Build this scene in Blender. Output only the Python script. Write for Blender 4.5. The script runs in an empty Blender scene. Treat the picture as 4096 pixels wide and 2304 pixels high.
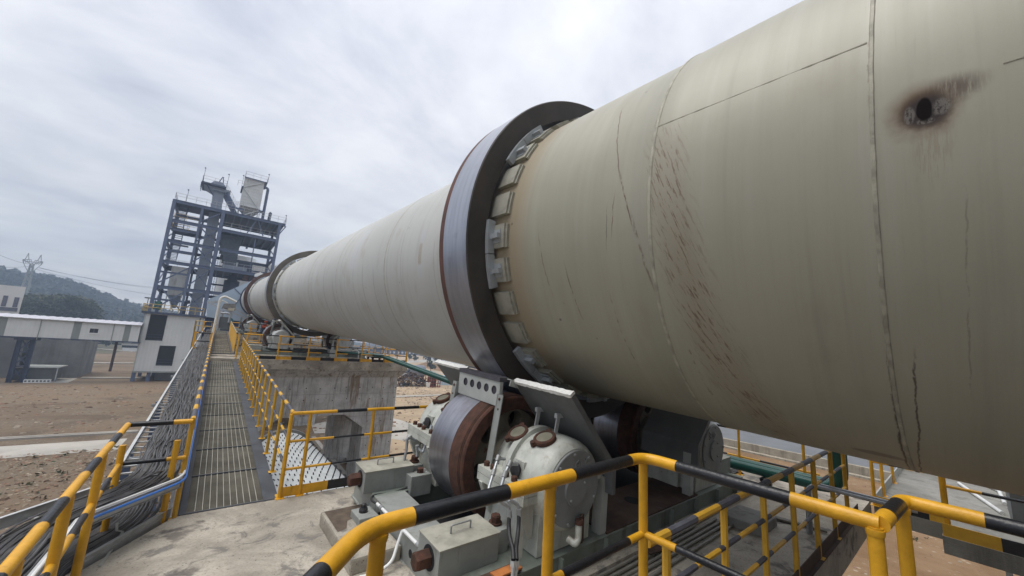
import bpy, bmesh, math, random
from mathutils import Vector, Matrix
random.seed(7)
C = bpy.context.scene.collection
R = math.radians
PI = math.pi

# ---------------------------------------------------------------- camera, world, sun, exposure
FPX, CX, CY = 1480.0, 2048.0, 1152.0            # focal length and centre in photograph pixels
PITCH, ROLL, YAW = 0.16734, R(3.5), 0.681393
_F = Vector((math.sin(YAW)*math.cos(PITCH), math.cos(YAW)*math.cos(PITCH), math.sin(PITCH)))
_R0 = Vector((math.cos(YAW), -math.sin(YAW), 0.0))
_U0 = _R0.cross(_F)
_U = math.cos(ROLL)*_U0 - math.sin(ROLL)*_R0
_RT = math.cos(ROLL)*_R0 + math.sin(ROLL)*_U0
cam_d = bpy.data.cameras.new('camera')
cam_d.sensor_width = 36.0
cam_d.lens = 36.0*FPX/4096.0
cam_d.clip_start = 0.05
cam_d.clip_end = 6000.0
cam = bpy.data.objects.new('camera', cam_d)
C.objects.link(cam)
cam.matrix_world = Matrix(((_RT.x, _U.x, -_F.x, 0), (_RT.y, _U.y, -_F.y, 0), (_RT.z, _U.z, -_F.z, 0), (0, 0, 0, 1)))
bpy.context.scene.camera = cam

SUN_EL, SUN_AZ = R(73), R(285)                   # azimuth clockwise from +Y
world = bpy.data.worlds.new('World')
bpy.context.scene.world = world
world.use_nodes = True

def build_world():
    nt = world.node_tree
    for n in list(nt.nodes): nt.nodes.remove(n)
    N = lambda t: nt.nodes.new(t)
    L = nt.links.new
    out = N('ShaderNodeOutputWorld'); bg = N('ShaderNodeBackground')
    sky = N('ShaderNodeTexSky'); sky.sky_type = 'NISHITA'; sky.sun_disc = False
    sky.sun_elevation = SUN_EL; sky.sun_rotation = SUN_AZ
    sky.air_density = 1.4; sky.dust_density = 3.0
    tc = N('ShaderNodeTexCoord')
    sep = N('ShaderNodeSeparateXYZ'); L(tc.outputs['Generated'], sep.inputs[0])
    # direction projected on a cloud deck: v.xy / (max(v.z,0) + 0.16)
    mx = N('ShaderNodeMath'); mx.operation = 'MAXIMUM'; mx.inputs[1].default_value = 0.0; L(sep.outputs[2], mx.inputs[0])
    ad = N('ShaderNodeMath'); ad.operation = 'ADD'; ad.inputs[1].default_value = 0.17; L(mx.outputs[0], ad.inputs[0])
    dx = N('ShaderNodeMath'); dx.operation = 'DIVIDE'; L(sep.outputs[0], dx.inputs[0]); L(ad.outputs[0], dx.inputs[1])
    dy = N('ShaderNodeMath'); dy.operation = 'DIVIDE'; L(sep.outputs[1], dy.inputs[0]); L(ad.outputs[0], dy.inputs[1])
    cb = N('ShaderNodeCombineXYZ'); L(dx.outputs[0], cb.inputs[0]); L(dy.outputs[0], cb.inputs[1])
    mp = N('ShaderNodeMapping'); mp.inputs['Rotation'].default_value = (0, 0, R(35)); mp.inputs['Scale'].default_value = (1.15, 1.45, 1.0)
    L(cb.outputs[0], mp.inputs[0])
    n1 = N('ShaderNodeTexNoise'); n1.inputs['Scale'].default_value = 1.25; n1.inputs['Detail'].default_value = 7; n1.inputs['Roughness'].default_value = 0.60; n1.inputs['Distortion'].default_value = 0.25
    L(mp.outputs[0], n1.inputs['Vector'])
    r1 = N('ShaderNodeValToRGB')
    e = r1.color_ramp.elements
    e[0].position = 0.34; e[0].color = (3.75, 3.88, 4.42, 1)
    e[1].position = 0.64; e[1].color = (6.1, 6.12, 6.25, 1)
    m = e.new(0.48); m.color = (5.0, 5.06, 5.42, 1)
    L(n1.outputs[0], r1.inputs[0])
    # brighter towards the zenith, as an overcast sky is
    gm = N('ShaderNodeMath'); gm.operation = 'MULTIPLY_ADD'; gm.inputs[1].default_value = 0.55; gm.inputs[2].default_value = 0.80
    L(mx.outputs[0], gm.inputs[0])
    sc = N('ShaderNodeVectorMath'); sc.operation = 'SCALE'; L(r1.outputs[0], sc.inputs[0]); L(gm.outputs[0], sc.inputs[3])
    mixn = N('ShaderNodeMix'); mixn.data_type = 'RGBA'; mixn.inputs[0].default_value = 0.90
    L(sky.outputs[0], mixn.inputs[6]); L(sc.outputs[0], mixn.inputs[7])
    bg.inputs[1].default_value = 0.10
    L(mixn.outputs[2], bg.inputs[0]); L(bg.outputs[0], out.inputs[0])
build_world()

sun_d = bpy.data.lights.new('sun', 'SUN')
sun_d.energy = 1.5; sun_d.angle = R(40); sun_d.color = (1.0, 0.96, 0.9)
sun = bpy.data.objects.new('sun', sun_d); C.objects.link(sun)
_sd = Vector((math.sin(SUN_AZ)*math.cos(SUN_EL), math.cos(SUN_AZ)*math.cos(SUN_EL), math.sin(SUN_EL)))
sun.rotation_euler = _sd.to_track_quat('Z', 'Y').to_euler()
sun.location = _sd*60
vs = bpy.context.scene.view_settings
vs.view_transform = 'Standard'; vs.look = 'None'; vs.gamma = 1.0; vs.use_curve_mapping = False
vs.exposure = 0.72

# ---------------------------------------------------------------- measuring: a photograph pixel to a point at a real depth
def ray(px, py):
    return _F + _RT*((px-CX)/FPX) - _U*((py-CY)/FPX)
def atz(p, z): r = ray(*p); return r*(z/r.z)
def aty(p, y): r = ray(*p); return r*(y/r.y)
def atx(p, x): r = ray(*p); return r*(x/r.x)

# ---------------------------------------------------------------- materials
_mats = {}
class NT:
    """small node-tree writer"""
    def __init__(s, name):
        s.m = bpy.data.materials.new(name); s.m.use_nodes = True
        s.nt = s.m.node_tree
        for n in list(s.nt.nodes): s.nt.nodes.remove(n)
        s.out = s.nt.nodes.new('ShaderNodeOutputMaterial')
        s.b = s.nt.nodes.new('ShaderNodeBsdfPrincipled')
        s.L(s.b.outputs[0], s.out.inputs[0])
        s.tc = s.nt.nodes.new('ShaderNodeTexCoord')
    def L(s, a, b): s.nt.links.new(a, b)
    def put(s, inp, v):
        if hasattr(v, 'links') or isinstance(v, bpy.types.NodeSocket): s.L(v, inp)
        else:
            try: inp.default_value = v
            except Exception: inp.default_value = (v[0], v[1], v[2], 1)
    def math(s, op, a, b=None, c=None, clamp=False):
        n = s.nt.nodes.new('ShaderNodeMath'); n.operation = op; n.use_clamp = clamp
        for i, v in enumerate((a, b, c)):
            if v is not None: s.put(n.inputs[i], v)
        return n.outputs[0]
    def mapv(s, vec, scale=(1, 1, 1), loc=(0, 0, 0), rot=(0, 0, 0)):
        n = s.nt.nodes.new('ShaderNodeMapping'); s.L(vec, n.inputs[0])
        n.inputs['Scale'].default_value = scale; n.inputs['Location'].default_value = loc; n.inputs['Rotation'].default_value = rot
        return n.outputs[0]
    def noise(s, vec, scale=5, detail=4, rough=0.55, dist=0.0, color=False):
        n = s.nt.nodes.new('ShaderNodeTexNoise'); s.L(vec, n.inputs['Vector'])
        n.inputs['Scale'].default_value = scale; n.inputs['Detail'].default_value = detail
        n.inputs['Roughness'].default_value = rough; n.inputs['Distortion'].default_value = dist
        return n.outputs[1 if color else 0]
    def voro(s, vec, scale=5, feat='F1'):
        n = s.nt.nodes.new('ShaderNodeTexVoronoi'); n.feature = feat; s.L(vec, n.inputs['Vector']); n.inputs['Scale'].default_value = scale
        return n.outputs[0]
    def step(s, v, a, b):
        n = s.nt.nodes.new('ShaderNodeMapRange'); n.interpolation_type = 'SMOOTHSTEP'
        s.put(n.inputs[0], v); n.inputs[1].default_value = a; n.inputs[2].default_value = b
        return n.outputs[0]
    def mix(s, f, a, b, mode='MIX'):
        n = s.nt.nodes.new('ShaderNodeMix'); n.data_type = 'RGBA'; n.blend_type = mode
        s.put(n.inputs[0], f); s.put(n.inputs[6], a); s.put(n.inputs[7], b)
        return n.outputs[2]
    def bump(s, h, strength=0.3, dist=0.01):
        n = s.nt.nodes.new('ShaderNodeBump'); n.inputs['Strength'].default_value = strength; n.inputs['Distance'].default_value = dist
        s.put(n.inputs['Height'], h); s.L(n.outputs[0], s.b.inputs['Normal'])
    def fin(s, col, rough=0.6, metal=0.0, spec=None):
        s.put(s.b.inputs['Base Color'], col); s.put(s.b.inputs['Roughness'], rough); s.put(s.b.inputs['Metallic'], metal)
        if spec is not None: s.put(s.b.inputs['Specular IOR Level'], spec)
        return s.m

def c4(c, k=1.0): return (c[0]*k, c[1]*k, c[2]*k, 1.0)

def M(name, col, rough=0.6, metal=0.0, var=0.15, scale=3.0, bump=0.0, bscale=60, rust=0.0, rscale=5.0, rcol=(0.12, 0.045, 0.02), dirt=0.0, dcol=(0.10, 0.085, 0.065), stretch=(1, 1, 1)):
    """a painted, cast or natural surface: mottled colour, optional rust spots, dirt runs and fine relief"""
    if name in _mats: return _mats[name]
    t = NT(name); o = t.tc.outputs['Object']
    v = t.mapv(o, stretch)
    n = t.noise(v, scale, 5, 0.6)
    c = t.mix(t.step(n, 0.3, 0.7), c4(col, 1-var), c4(col, 1+var))
    rr = rough
    if dirt > 0:
        d = t.noise(t.mapv(o, (1, 1, 0.22)), scale*2.3, 6, 0.65)
        c = t.mix(t.math('MULTIPLY', t.step(d, 0.62-dirt*0.2, 0.85-dirt*0.2), min(1, 0.45+dirt*0.5)), c, c4(dcol))
    if rust > 0:
        k = t.noise(o, rscale, 7, 0.68, 0.4)
        k2 = t.step(k, 0.76-rust*0.42, 0.84-rust*0.38)
        rc = t.mix(t.noise(o, rscale*6, 3), c4(rcol, 0.6), c4(rcol, 1.7))
        c = t.mix(k2, c, rc)
        rr = t.math('MULTIPLY_ADD', k2, 0.85-rough, rough)
    else:
        rr = t.math('MULTIPLY_ADD', n, 0.25, rough-0.12)
    if bump > 0: t.bump(t.noise(o, bscale, 4, 0.6), bump, 0.01)
    _mats[name] = t.fin(c, rr, metal)
    return _mats[name]

# ---------------------------------------------------------------- mesh builder
class MB:
    mirror = False
    def __init__(s): s.v = []; s.f = []; s.m = []; s.s = []; s.uv = None
    def add(s, vs, fs, mi=0, smooth=False):
        b = len(s.v); s.v += [tuple(p) for p in vs]
        for k, f in enumerate(fs):
            s.f.append([b+i for i in f]); s.m.append(mi if isinstance(mi, int) else mi[k]); s.s.append(smooth)
        return s
    def box(s, x0, x1, y0, y1, z0, z1, mi=0):
        x0, x1 = min(x0, x1), max(x0, x1); y0, y1 = min(y0, y1), max(y0, y1); z0, z1 = min(z0, z1), max(z0, z1)
        return s.add([(x0, y0, z0), (x1, y0, z0), (x1, y1, z0), (x0, y1, z0), (x0, y0, z1), (x1, y0, z1), (x1, y1, z1), (x0, y1, z1)],
                     [(0, 3, 2, 1), (4, 5, 6, 7), (0, 1, 5, 4), (1, 2, 6, 5), (2, 3, 7, 6), (3, 0, 4, 7)], mi)
    def bbox(s, x0, x1, y0, y1, z0, z1, b=0.01, mi=0):
        """box with chamfered edges"""
        bm = bmesh.new(); bmesh.ops.create_cube(bm, size=1)
        for v in bm.verts: v.co = Vector(((x0+x1)/2+v.co.x*(x1-x0), (y0+y1)/2+v.co.y*(y1-y0), (z0+z1)/2+v.co.z*(z1-z0)))
        bmesh.ops.bevel(bm, geom=list(bm.edges), offset=b, segments=2, affect='EDGES', profile=0.6)
        bm.verts.index_update()
        s.add([v.co[:] for v in bm.verts], [[v.index for v in f.verts] for f in bm.faces], mi); bm.free(); return s
    def beam(s, p, q, w, h, mi=0, up=(0, 0, 1)):
        p, q = Vector(p), Vector(q); d = (q-p).normalized(); u = Vector(up)
        if abs(d.dot(u)) > 0.98: u = Vector((1, 0, 0))
        a = d.cross(u).normalized()*(w/2); b = a.cross(d).normalized()*(h/2)
        return s.add([p-a-b, p+a-b, p+a+b, p-a+b, q-a-b, q+a-b, q+a+b, q-a+b],
                     [(0, 1, 2, 3), (7, 6, 5, 4), (0, 4, 5, 1), (1, 5, 6, 2), (2, 6, 7, 3), (3, 7, 4, 0)], mi)
    def ibeam(s, p, q, w, h, t=0.02, mi=0, up=(0, 0, 1)):
        p, q = Vector(p), Vector(q); u = Vector(up)
        d = (q-p).normalized()
        if abs(d.dot(u)) > 0.98: u = Vector((1, 0, 0))
        a = d.cross(u).normalized(); b = a.cross(d).normalized()
        s.beam(p, q, t, h-2*t, mi, up=b)
        s.beam(p+b*(h/2-t/2), q+b*(h/2-t/2), w, t, mi, up=b); s.beam(p-b*(h/2-t/2), q-b*(h/2-t/2), w, t, mi, up=b)
        return s
    def tube(s, pts, r, n=10, mi=0, caps=True, smooth=True):
        pts = [Vector(p) for p in pts]; k = len(pts)
        rr = r if isinstance(r, (list, tuple)) else [r]*k
        b0 = len(s.v); ref = None
        for i, p in enumerate(pts):
            d = (pts[min(i+1, k-1)]-pts[max(i-1, 0)]).normalized()
            if ref is None:
                ref = Vector((0, 0, 1)) if abs(d.z) < 0.9 else Vector((1, 0, 0))
            a = (ref - d*ref.dot(d)).normalized(); ref = a; c = d.cross(a)
            sc = 1.0
            if 0 < i < k-1:
                d1 = (pts[i]-pts[i-1]).normalized(); d2 = (pts[i+1]-pts[i]).normalized()
                cs = max(0.5, math.sqrt(max(0.0, (1+d1.dot(d2))/2))); sc = 1/cs if cs < 0.999 else 1.0
                bis = (d1-d2)
                bis = bis.normalized() if bis.length > 1e-6 else None
            else: bis = None
            for j in range(n):
                th = 2*PI*j/n
                off = (a*math.cos(th)+c*math.sin(th))*rr[i]
                if bis is not None and sc > 1.0: off = off + bis*(off.dot(bis))*(sc-1)
                s.v.append(tuple(p+off))
        for i in range(k-1):
            for j in range(n):
                s.f.append([b0+i*n+j, b0+i*n+(j+1) % n, b0+(i+1)*n+(j+1) % n, b0+(i+1)*n+j])
                s.m.append(mi if isinstance(mi, int) else mi[i]); s.s.append(smooth)
        if caps:
            s.f.append([b0+j for j in range(n)][::-1]); s.m.append(mi if isinstance(mi, int) else mi[0]); s.s.append(False)
            s.f.append([b0+(k-1)*n+j for j in range(n)]); s.m.append(mi if isinstance(mi, int) else mi[-1]); s.s.append(False)
        return s
    def lathe(s, o, d, prof, n=32, mi=0, smooth=True, x=None, cap0=False, cap1=False):
        """prof: [(along, radius)], mi one per profile segment or one index; sharp where a point is doubled"""
        o, d = Vector(o), Vector(d).normalized()
        a = Vector(x) if x else (Vector((0, 0, 1)) if abs(d.z) < 0.9 else Vector((1, 0, 0)))
        a = (a-d*a.dot(d)).normalized(); c = d.cross(a); b0 = len(s.v); k = len(prof)
        for t, r in prof:
            for j in range(n):
                th = 2*PI*j/n; s.v.append(tuple(o+d*t+(a*math.cos(th)+c*math.sin(th))*r))
        for i in range(k-1):
            if prof[i] == prof[i+1]: continue
            for j in range(n):
                s.f.append([b0+i*n+j, b0+i*n+(j+1) % n, b0+(i+1)*n+(j+1) % n, b0+(i+1)*n+j])
                s.m.append(mi if isinstance(mi, int) else mi[i]); s.s.append(smooth)
        if cap0: s.f.append([b0+j for j in range(n)][::-1]); s.m.append(mi if isinstance(mi, int) else mi[0]); s.s.append(False)
        if cap1: s.f.append([b0+(k-1)*n+j for j in range(n)]); s.m.append(mi if isinstance(mi, int) else mi[-1]); s.s.append(False)
        return s
    def prism(s, poly, axis, a, b, mi=0):
        """extrude a 2-D polygon along an axis: 'x' -> (y,z), 'y' -> (x,z), 'z' -> (x,y)"""
        def P(u, v, w): return (w, u, v) if axis == 'x' else ((u, w, v) if axis == 'y' else (u, v, w))
        n = len(poly)
        vs = [P(u, v, a) for u, v in poly]+[P(u, v, b) for u, v in poly]
        fs = [list(range(n)), list(range(2*n-1, n-1, -1))]+[(i, (i+1) % n+0, n+(i+1) % n, n+i)[::-1] for i in range(n)]
        return s.add(vs, fs, mi)
    def hexbolt(s, o, d, r, h, mi=0):
        s.lathe(o, d, [(0, r), (h*0.85, r), (h*0.85, r), (h, r*0.8)], 6, mi, smooth=False, cap1=True); return s
    def build(s, name, mats, parent=None, local=False, loc=None):
        vs = s.v
        if MB.mirror: vs = [(-p[0], p[1], p[2]) for p in vs]
        off = Vector((0, 0, 0))
        if parent is not None and not local:
            q = parent; off = Vector(q.location)
            while q.parent is not None: q = q.parent; off = off+Vector(q.location)
        elif parent is None and loc is not None and not local: off = Vector(loc)
        if off.length > 0: vs = [(p[0]-off.x, p[1]-off.y, p[2]-off.z) for p in vs]
        me = bpy.data.meshes.new(name); me.from_pydata(vs, [], s.f)
        mats = mats if isinstance(mats, (list, tuple)) else [mats]
        for m in mats: me.materials.append(m)
        me.polygons.foreach_set('material_index', s.m); me.polygons.foreach_set('use_smooth', s.s)
        me.update()
        bm = bmesh.new(); bm.from_mesh(me)
        bmesh.ops.recalc_face_normals(bm, faces=bm.faces) if not getattr(s, 'keepn', False) else None
        bm.to_mesh(me); bm.free()
        if any(s.s) and hasattr(me, 'set_sharp_from_angle'): me.set_sharp_from_angle(angle=R(38))
        o = bpy.data.objects.new(name, me); C.objects.link(o)
        if parent is not None: o.parent = parent
        elif loc is not None and not local: o.location = loc
        return o

def empty(name, loc, label, cat, group=None, rot=(0, 0, 0)):
    o = bpy.data.objects.new(name, None); C.objects.link(o); o.empty_display_size = 0.2
    o.location = loc; o.rotation_euler = rot; tag(o, label, cat, group); return o
def tag(o, label=None, cat=None, group=None, kind=None):
    if label: o['label'] = label
    if cat: o['category'] = cat
    if group: o['group'] = group
    if kind: o['kind'] = kind
    return o
_kids = {}
def copy_tree(o, parent=None):
    c = o.copy(); C.objects.link(c)
    if parent is not None: c.parent = parent
    for ch in list(o.children): copy_tree(ch, c)
    return c
def inst(o, parent, loc, rot=None):
    c = o.copy(); C.objects.link(c); c.parent = parent; c.location = loc
    if rot is not None: c.rotation_euler = rot
    return c
def fillet(pts, rad, n=5):
    pts = [Vector(p) for p in pts]; out = [pts[0]]
    for i in range(1, len(pts)-1):
        a, b, c = pts[i-1], pts[i], pts[i+1]
        u = (a-b).normalized(); w = (c-b).normalized()
        r = min(rad, (a-b).length*0.45, (c-b).length*0.45)
        p, q = b+u*r, b+w*r
        for k in range(n+1):
            t = k/n; out.append(p*(1-t)**2+b*2*t*(1-t)+q*t*t)
    out.append(pts[-1]); return out
def stripes(pts, period=0.5, phase=0.0, duty=0.5, eps=1e-4, breaks=None, start=0):
    """cut a polyline at the stripe borders; returns points and one material index per segment (0 yellow, 1 black)"""
    pts = [Vector(p) for p in pts]
    d = [0.0]
    for a, b in zip(pts, pts[1:]): d.append(d[-1]+(b-a).length)
    if breaks is None:
        breaks = []; k = 0; x = phase
        while x < d[-1]:
            if x > 0: breaks.append(x)
            k += 1; x += period*(duty if k % 2 else 1-duty)
        start = 0 if phase > 0 else 1
        breaks = breaks
    def at(x):
        for i in range(len(d)-1):
            if x <= d[i+1]+1e-9:
                t = (x-d[i])/max(1e-9, d[i+1]-d[i]); return pts[i].lerp(pts[i+1], t)
        return pts[-1]
    allx = sorted(set([x for x in d]+[x for x in breaks if 1e-3 < x < d[-1]-1e-3]))
    P, I = [at(allx[0])], []
    for a, b in zip(allx, allx[1:]):
        mid = (a+b)/2; k = sum(1 for x in breaks if x < mid)
        I.append((start+k) % 2); P.append(at(b))
    return P, I
# ---------------------------------------------------------------- the palette
YEL = M('yellow paint', (0.66, 0.34, 0.016), 0.40, var=0.16, scale=5, rust=0.24, rscale=16, rcol=(0.16, 0.075, 0.02), dirt=0.25, dcol=(0.28, 0.13, 0.012), bump=0.30, bscale=38)
YELD = M('yellow paint dusty', (0.60, 0.34, 0.03), 0.6, var=0.15, scale=4, rust=0.2, rscale=9)
YELP = M('yellow paint faded', (0.52, 0.40, 0.20), 0.65, var=0.2, scale=6)
BLK = M('black paint', (0.012, 0.013, 0.017), 0.33, var=0.3, scale=5, rust=0.10, rscale=20, rcol=(0.10, 0.09, 0.085), bump=0.30, bscale=38)
BLKP = M('black paint faded', (0.07, 0.072, 0.09), 0.6, var=0.3, scale=6)
GREY = M('machine grey paint', (0.27, 0.285, 0.27), 0.55, var=0.12, scale=3, rust=0.10, rscale=7, dirt=0.35, bump=0.1)
GREYL = M('light grey paint', (0.40, 0.42, 0.40), 0.5, var=0.10, scale=3, rust=0.06, rscale=9, dirt=0.2, bump=0.08)
GREYG = M('green grey paint', (0.20, 0.23, 0.20), 0.6, var=0.2, scale=2, rust=0.15, rscale=4, dirt=0.6, bump=0.15)
GREYD = M('dark grey paint', (0.105, 0.115, 0.12), 0.5, var=0.15, scale=3, dirt=0.2)
CAPG = M('end cap grey paint', (0.215, 0.225, 0.225), 0.5, var=0.08, scale=6, rust=0.03, rscale=9, dirt=0.1)
HOUS = M('bearing housing paint', (0.47, 0.485, 0.44), 0.42, var=0.16, scale=5, rust=0.24, rscale=5.5, rcol=(0.26, 0.14, 0.055), dirt=0.5, dcol=(0.22, 0.17, 0.10), bump=0.10)
RUST = M('rusty steel', (0.068, 0.028, 0.017), 0.85, var=0.4, scale=12, bump=0.35, bscale=70)
RUSTD = M('dark rusty steel', (0.06, 0.034, 0.022), 0.8, var=0.4, scale=8, dirt=0.4, bump=0.3, bscale=50)
RUSTB = M('rust brown plate', (0.075, 0.042, 0.028), 0.8, var=0.4, scale=3, dirt=0.5, bump=0.2, bscale=40)
ORNG = M('orange primer', (0.42, 0.15, 0.04), 0.7, var=0.3, scale=6)
GALV = M('galvanised steel', (0.42, 0.44, 0.46), 0.42, 0.6, var=0.15, scale=9)
GALVW = M('bright galvanised edge', (0.50, 0.51, 0.51), 0.5, 0.2, var=0.1, scale=9)
PIPEG = M('grey pipe', (0.30, 0.31, 0.31), 0.5, 0.3, var=0.2, scale=12, rust=0.15, rscale=10)
RUB = M('black rubber', (0.022, 0.022, 0.024), 0.55, var=0.3, scale=8)
CABL = M('cable sheath', (0.080, 0.080, 0.084), 0.5, var=0.35, scale=2)
BLUEC = M('blue cable', (0.055, 0.20, 0.62), 0.5, var=0.1)
GREEN = M('green pipe paint', (0.018, 0.105, 0.085), 0.35, var=0.15, scale=4, dirt=0.15)
BLUST = M('blue grey structural steel', (0.085, 0.115, 0.190), 0.55, var=0.15, scale=0.7, rust=0.05, rscale=1.2)
BLUSD = M('dark structural steel', (0.045, 0.060, 0.105), 0.6, var=0.2, scale=0.8)
BINW = M('bin white panel', (0.55, 0.57, 0.56), 0.5, var=0.08, scale=0.7, dirt=0.35)
BING = M('casing grey panel', (0.25, 0.29, 0.36), 0.5, var=0.12, scale=0.6, dirt=0.3)
WHITE = M('white paint', (0.70, 0.71, 0.70), 0.45, var=0.06, scale=3, dirt=0.15)
HOODB = M('pale blue hood sheet', (0.36, 0.45, 0.55), 0.5, var=0.06, scale=0.6, dirt=0.2)
GLASS = M('dark window glass', (0.012, 0.016, 0.024), 0.12, var=0.2)
DARK = M('dark interior', (0.012, 0.012, 0.014), 0.9, var=0.3)
PORT = M('dusty sight glass', (0.21, 0.20, 0.155), 0.35, var=0.15, scale=9)
GRASSM = M('dry leaf', (0.055, 0.062, 0.022), 0.8, var=0.4, scale=0.4)

def concrete(name, col, stain=0.5, sx=1.0, bump=0.25, green=0.0, fine=1.0, forms=False):
    if name in _mats: return _mats[name]
    t = NT(name); o = t.tc.outputs['Object']
    n = t.noise(o, 0.9*sx, 6, 0.65); g = t.noise(o, 22*fine, 5, 0.7); pit = t.voro(o, 55*fine)
    c = t.mix(t.step(n, 0.3, 0.72), c4(col, 0.74), c4(col, 1.16))
    c = t.mix(t.math('MULTIPLY', t.step(g, 0.35, 0.7), 0.30), c, c4(col, 0.62))
    run = t.noise(t.mapv(o, (2.2*sx, 2.2*sx, 0.13*sx)), 1.6, 6, 0.68)
    c = t.mix(t.math('MULTIPLY', t.step(run, 0.50, 0.66), stain), c, (0.075, 0.062, 0.045, 1))
    if green > 0:
        r2 = t.noise(t.mapv(o, (0.8*sx, 0.8*sx, 0.10*sx), (5, 2, 0)), 1.3, 5, 0.65)
        c = t.mix(t.math('MULTIPLY', t.step(r2, 0.54, 0.64), green), c, (0.16, 0.095, 0.04, 1))
    if forms:
        sep = t.nt.nodes.new('ShaderNodeSeparateXYZ'); t.L(o, sep.inputs[0]); lines = None
        for ax, pd, ww in ((2, 1.22, 0.012), (0, 0.61, 0.006)):
            w = t.math('ABSOLUTE', t.math('SUBTRACT', t.math('FRACT', t.math('MULTIPLY_ADD', sep.outputs[ax], 1/pd, 20.3)), 0.5))
            l = t.step(w, ww/pd*2.2, ww/pd*0.6); lines = l if lines is None else t.math('MAXIMUM', lines, t.math('MULTIPLY', l, 0.5))
        c = t.mix(t.math('MULTIPLY', lines, 0.45), c, c4(col, 0.42))
    t.bump(t.math('ADD', t.math('MULTIPLY', g, 0.8), t.math('MULTIPLY', pit, 0.5)), bump, 0.012)
    _mats[name] = t.fin(c, 0.9, 0.0, 0.25); return _mats[name]
CONP = concrete('pier concrete', (0.50, 0.50, 0.485), 0.55, 2.3, 0.2, green=0.7, forms=True)
COND = concrete('slab concrete', (0.30, 0.295, 0.27), 0.4, 1.0, 0.25)
CONW = concrete('silo concrete', (0.25, 0.26, 0.265), 0.25, 0.35, 0.1)
CONR = concrete('road concrete', (0.42, 0.395, 0.355), 0.05, 0.3, 0.1)

def deck_concrete():
    t = NT('worn deck concrete'); o = t.tc.outputs['Object']
    n = t.noise(o, 1.1, 7, 0.68, 0.5); n2 = t.noise(o, 3.2, 6, 0.7, 0.6); g = t.noise(o, 45, 4, 0.65); pit = t.voro(o, 24)
    pk = t.noise(o, 16, 3, 0.6)
    c = t.mix(t.step(n, 0.30, 0.66), (0.265, 0.24, 0.20, 1), (0.49, 0.45, 0.38, 1))
    c = t.mix(t.math('MULTIPLY', t.step(n2, 0.54, 0.64), 0.80), c, (0.165, 0.155, 0.145, 1))
    c = t.mix(t.math('MULTIPLY', t.step(t.noise(t.mapv(o, (1, 1, 1), (7, 3, 0)), 1.7, 5, 0.6), 0.60, 0.68), 0.7), c, (0.10, 0.09, 0.085, 1))
    c = t.mix(t.math('MULTIPLY', t.step(g, 0.45, 0.72), 0.35), c, (0.15, 0.13, 0.11, 1))
    pm = t.math('MULTIPLY', t.math('SUBTRACT', 1.0, t.step(pit, 0.10, 0.22)), t.step(pk, 0.47, 0.56))
    c = t.mix(t.math('MULTIPLY', pm, 0.8), c, (0.075, 0.062, 0.05, 1))
    t.bump(t.math('ADD', t.math('SUBTRACT', t.math('MULTIPLY', g, 0.5), pm), t.math('MULTIPLY', n2, 1.2)), 0.45, 0.012)
    return t.fin(c, 0.92, 0.0, 0.2)
DECK = deck_concrete()

def earth():
    t = NT('brown earth'); o = t.tc.outputs['Object']
    big = t.noise(o, 0.028, 6, 0.6, 0.6); mid = t.noise(o, 0.22, 7, 0.68, 0.4); fine = t.noise(o, 2.6, 6, 0.72); peb = t.voro(o, 3.4)
    trk = t.noise(t.mapv(o, (0.5, 4.0, 1), rot=(0, 0, R(12))), 0.5, 5, 0.6)
    c = t.mix(t.step(big, 0.36, 0.62), (0.150, 0.113, 0.080, 1), (0.215, 0.155, 0.104, 1))
    c = t.mix(t.math('MULTIPLY', t.step(mid, 0.42, 0.68), 0.75), c, (0.195, 0.160, 0.118, 1))
    c = t.mix(t.math('MULTIPLY', t.step(trk, 0.55, 0.7), 0.4), c, (0.20, 0.165, 0.125, 1))
    c = t.mix(t.math('MULTIPLY', t.step(fine, 0.50, 0.72), 0.55), c, (0.075, 0.055, 0.038, 1))
    damp = t.noise(t.mapv(o, (1, 1.8, 1), (13, 4, 0)), 0.085, 6, 0.62, 0.8)
    c = t.mix(t.math('MULTIPLY', t.step(damp, 0.54, 0.64), 0.55), c, (0.088, 0.068, 0.052, 1))
    sp = t.math('MULTIPLY', t.math('SUBTRACT', 1.0, t.step(peb, 0.12, 0.26)), t.step(mid, 0.40, 0.58))
    c = t.mix(t.math('MULTIPLY', sp, 0.7), c, (0.33, 0.28, 0.225, 1))
    t.bump(t.math('ADD', t.math('MULTIPLY', fine, 1.0), t.math('MULTIPLY', sp, 0.6)), 0.6, 0.12)
    return t.fin(c, 0.95, 0, 0.15)
EARTH = earth()
def earth2():
    t = NT('orange earth'); o = t.tc.outputs['Object']
    mid = t.noise(o, 0.35, 7, 0.65, 0.5); fine = t.noise(o, 2.2, 6, 0.72); peb = t.voro(o, 2.2)
    c = t.mix(t.step(mid, 0.35, 0.65), (0.18, 0.108, 0.056, 1), (0.245, 0.160, 0.090, 1))
    c = t.mix(t.math('MULTIPLY', t.step(fine, 0.50, 0.75), 0.6), c, (0.12, 0.075, 0.035, 1))
    sp = t.math('MULTIPLY', t.math('SUBTRACT', 1.0, t.step(peb, 0.10, 0.22)), t.step(mid, 0.45, 0.6))
    c = t.mix(t.math('MULTIPLY', sp, 0.6), c, (0.42, 0.36, 0.29, 1))
    gr = t.noise(o, 0.8, 5, 0.7)
    c = t.mix(t.math('MULTIPLY', t.step(gr, 0.63, 0.70), 0.6), c, (0.10, 0.105, 0.04, 1))
    t.bump(fine, 0.5, 0.1)
    return t.fin(c, 0.95, 0, 0.15)
EARTH2 = earth2()
ASPH = M('grey asphalt', (0.13, 0.135, 0.14), 0.85, var=0.12, scale=0.4, dirt=0.15, bump=0.2, bscale=30)

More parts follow.
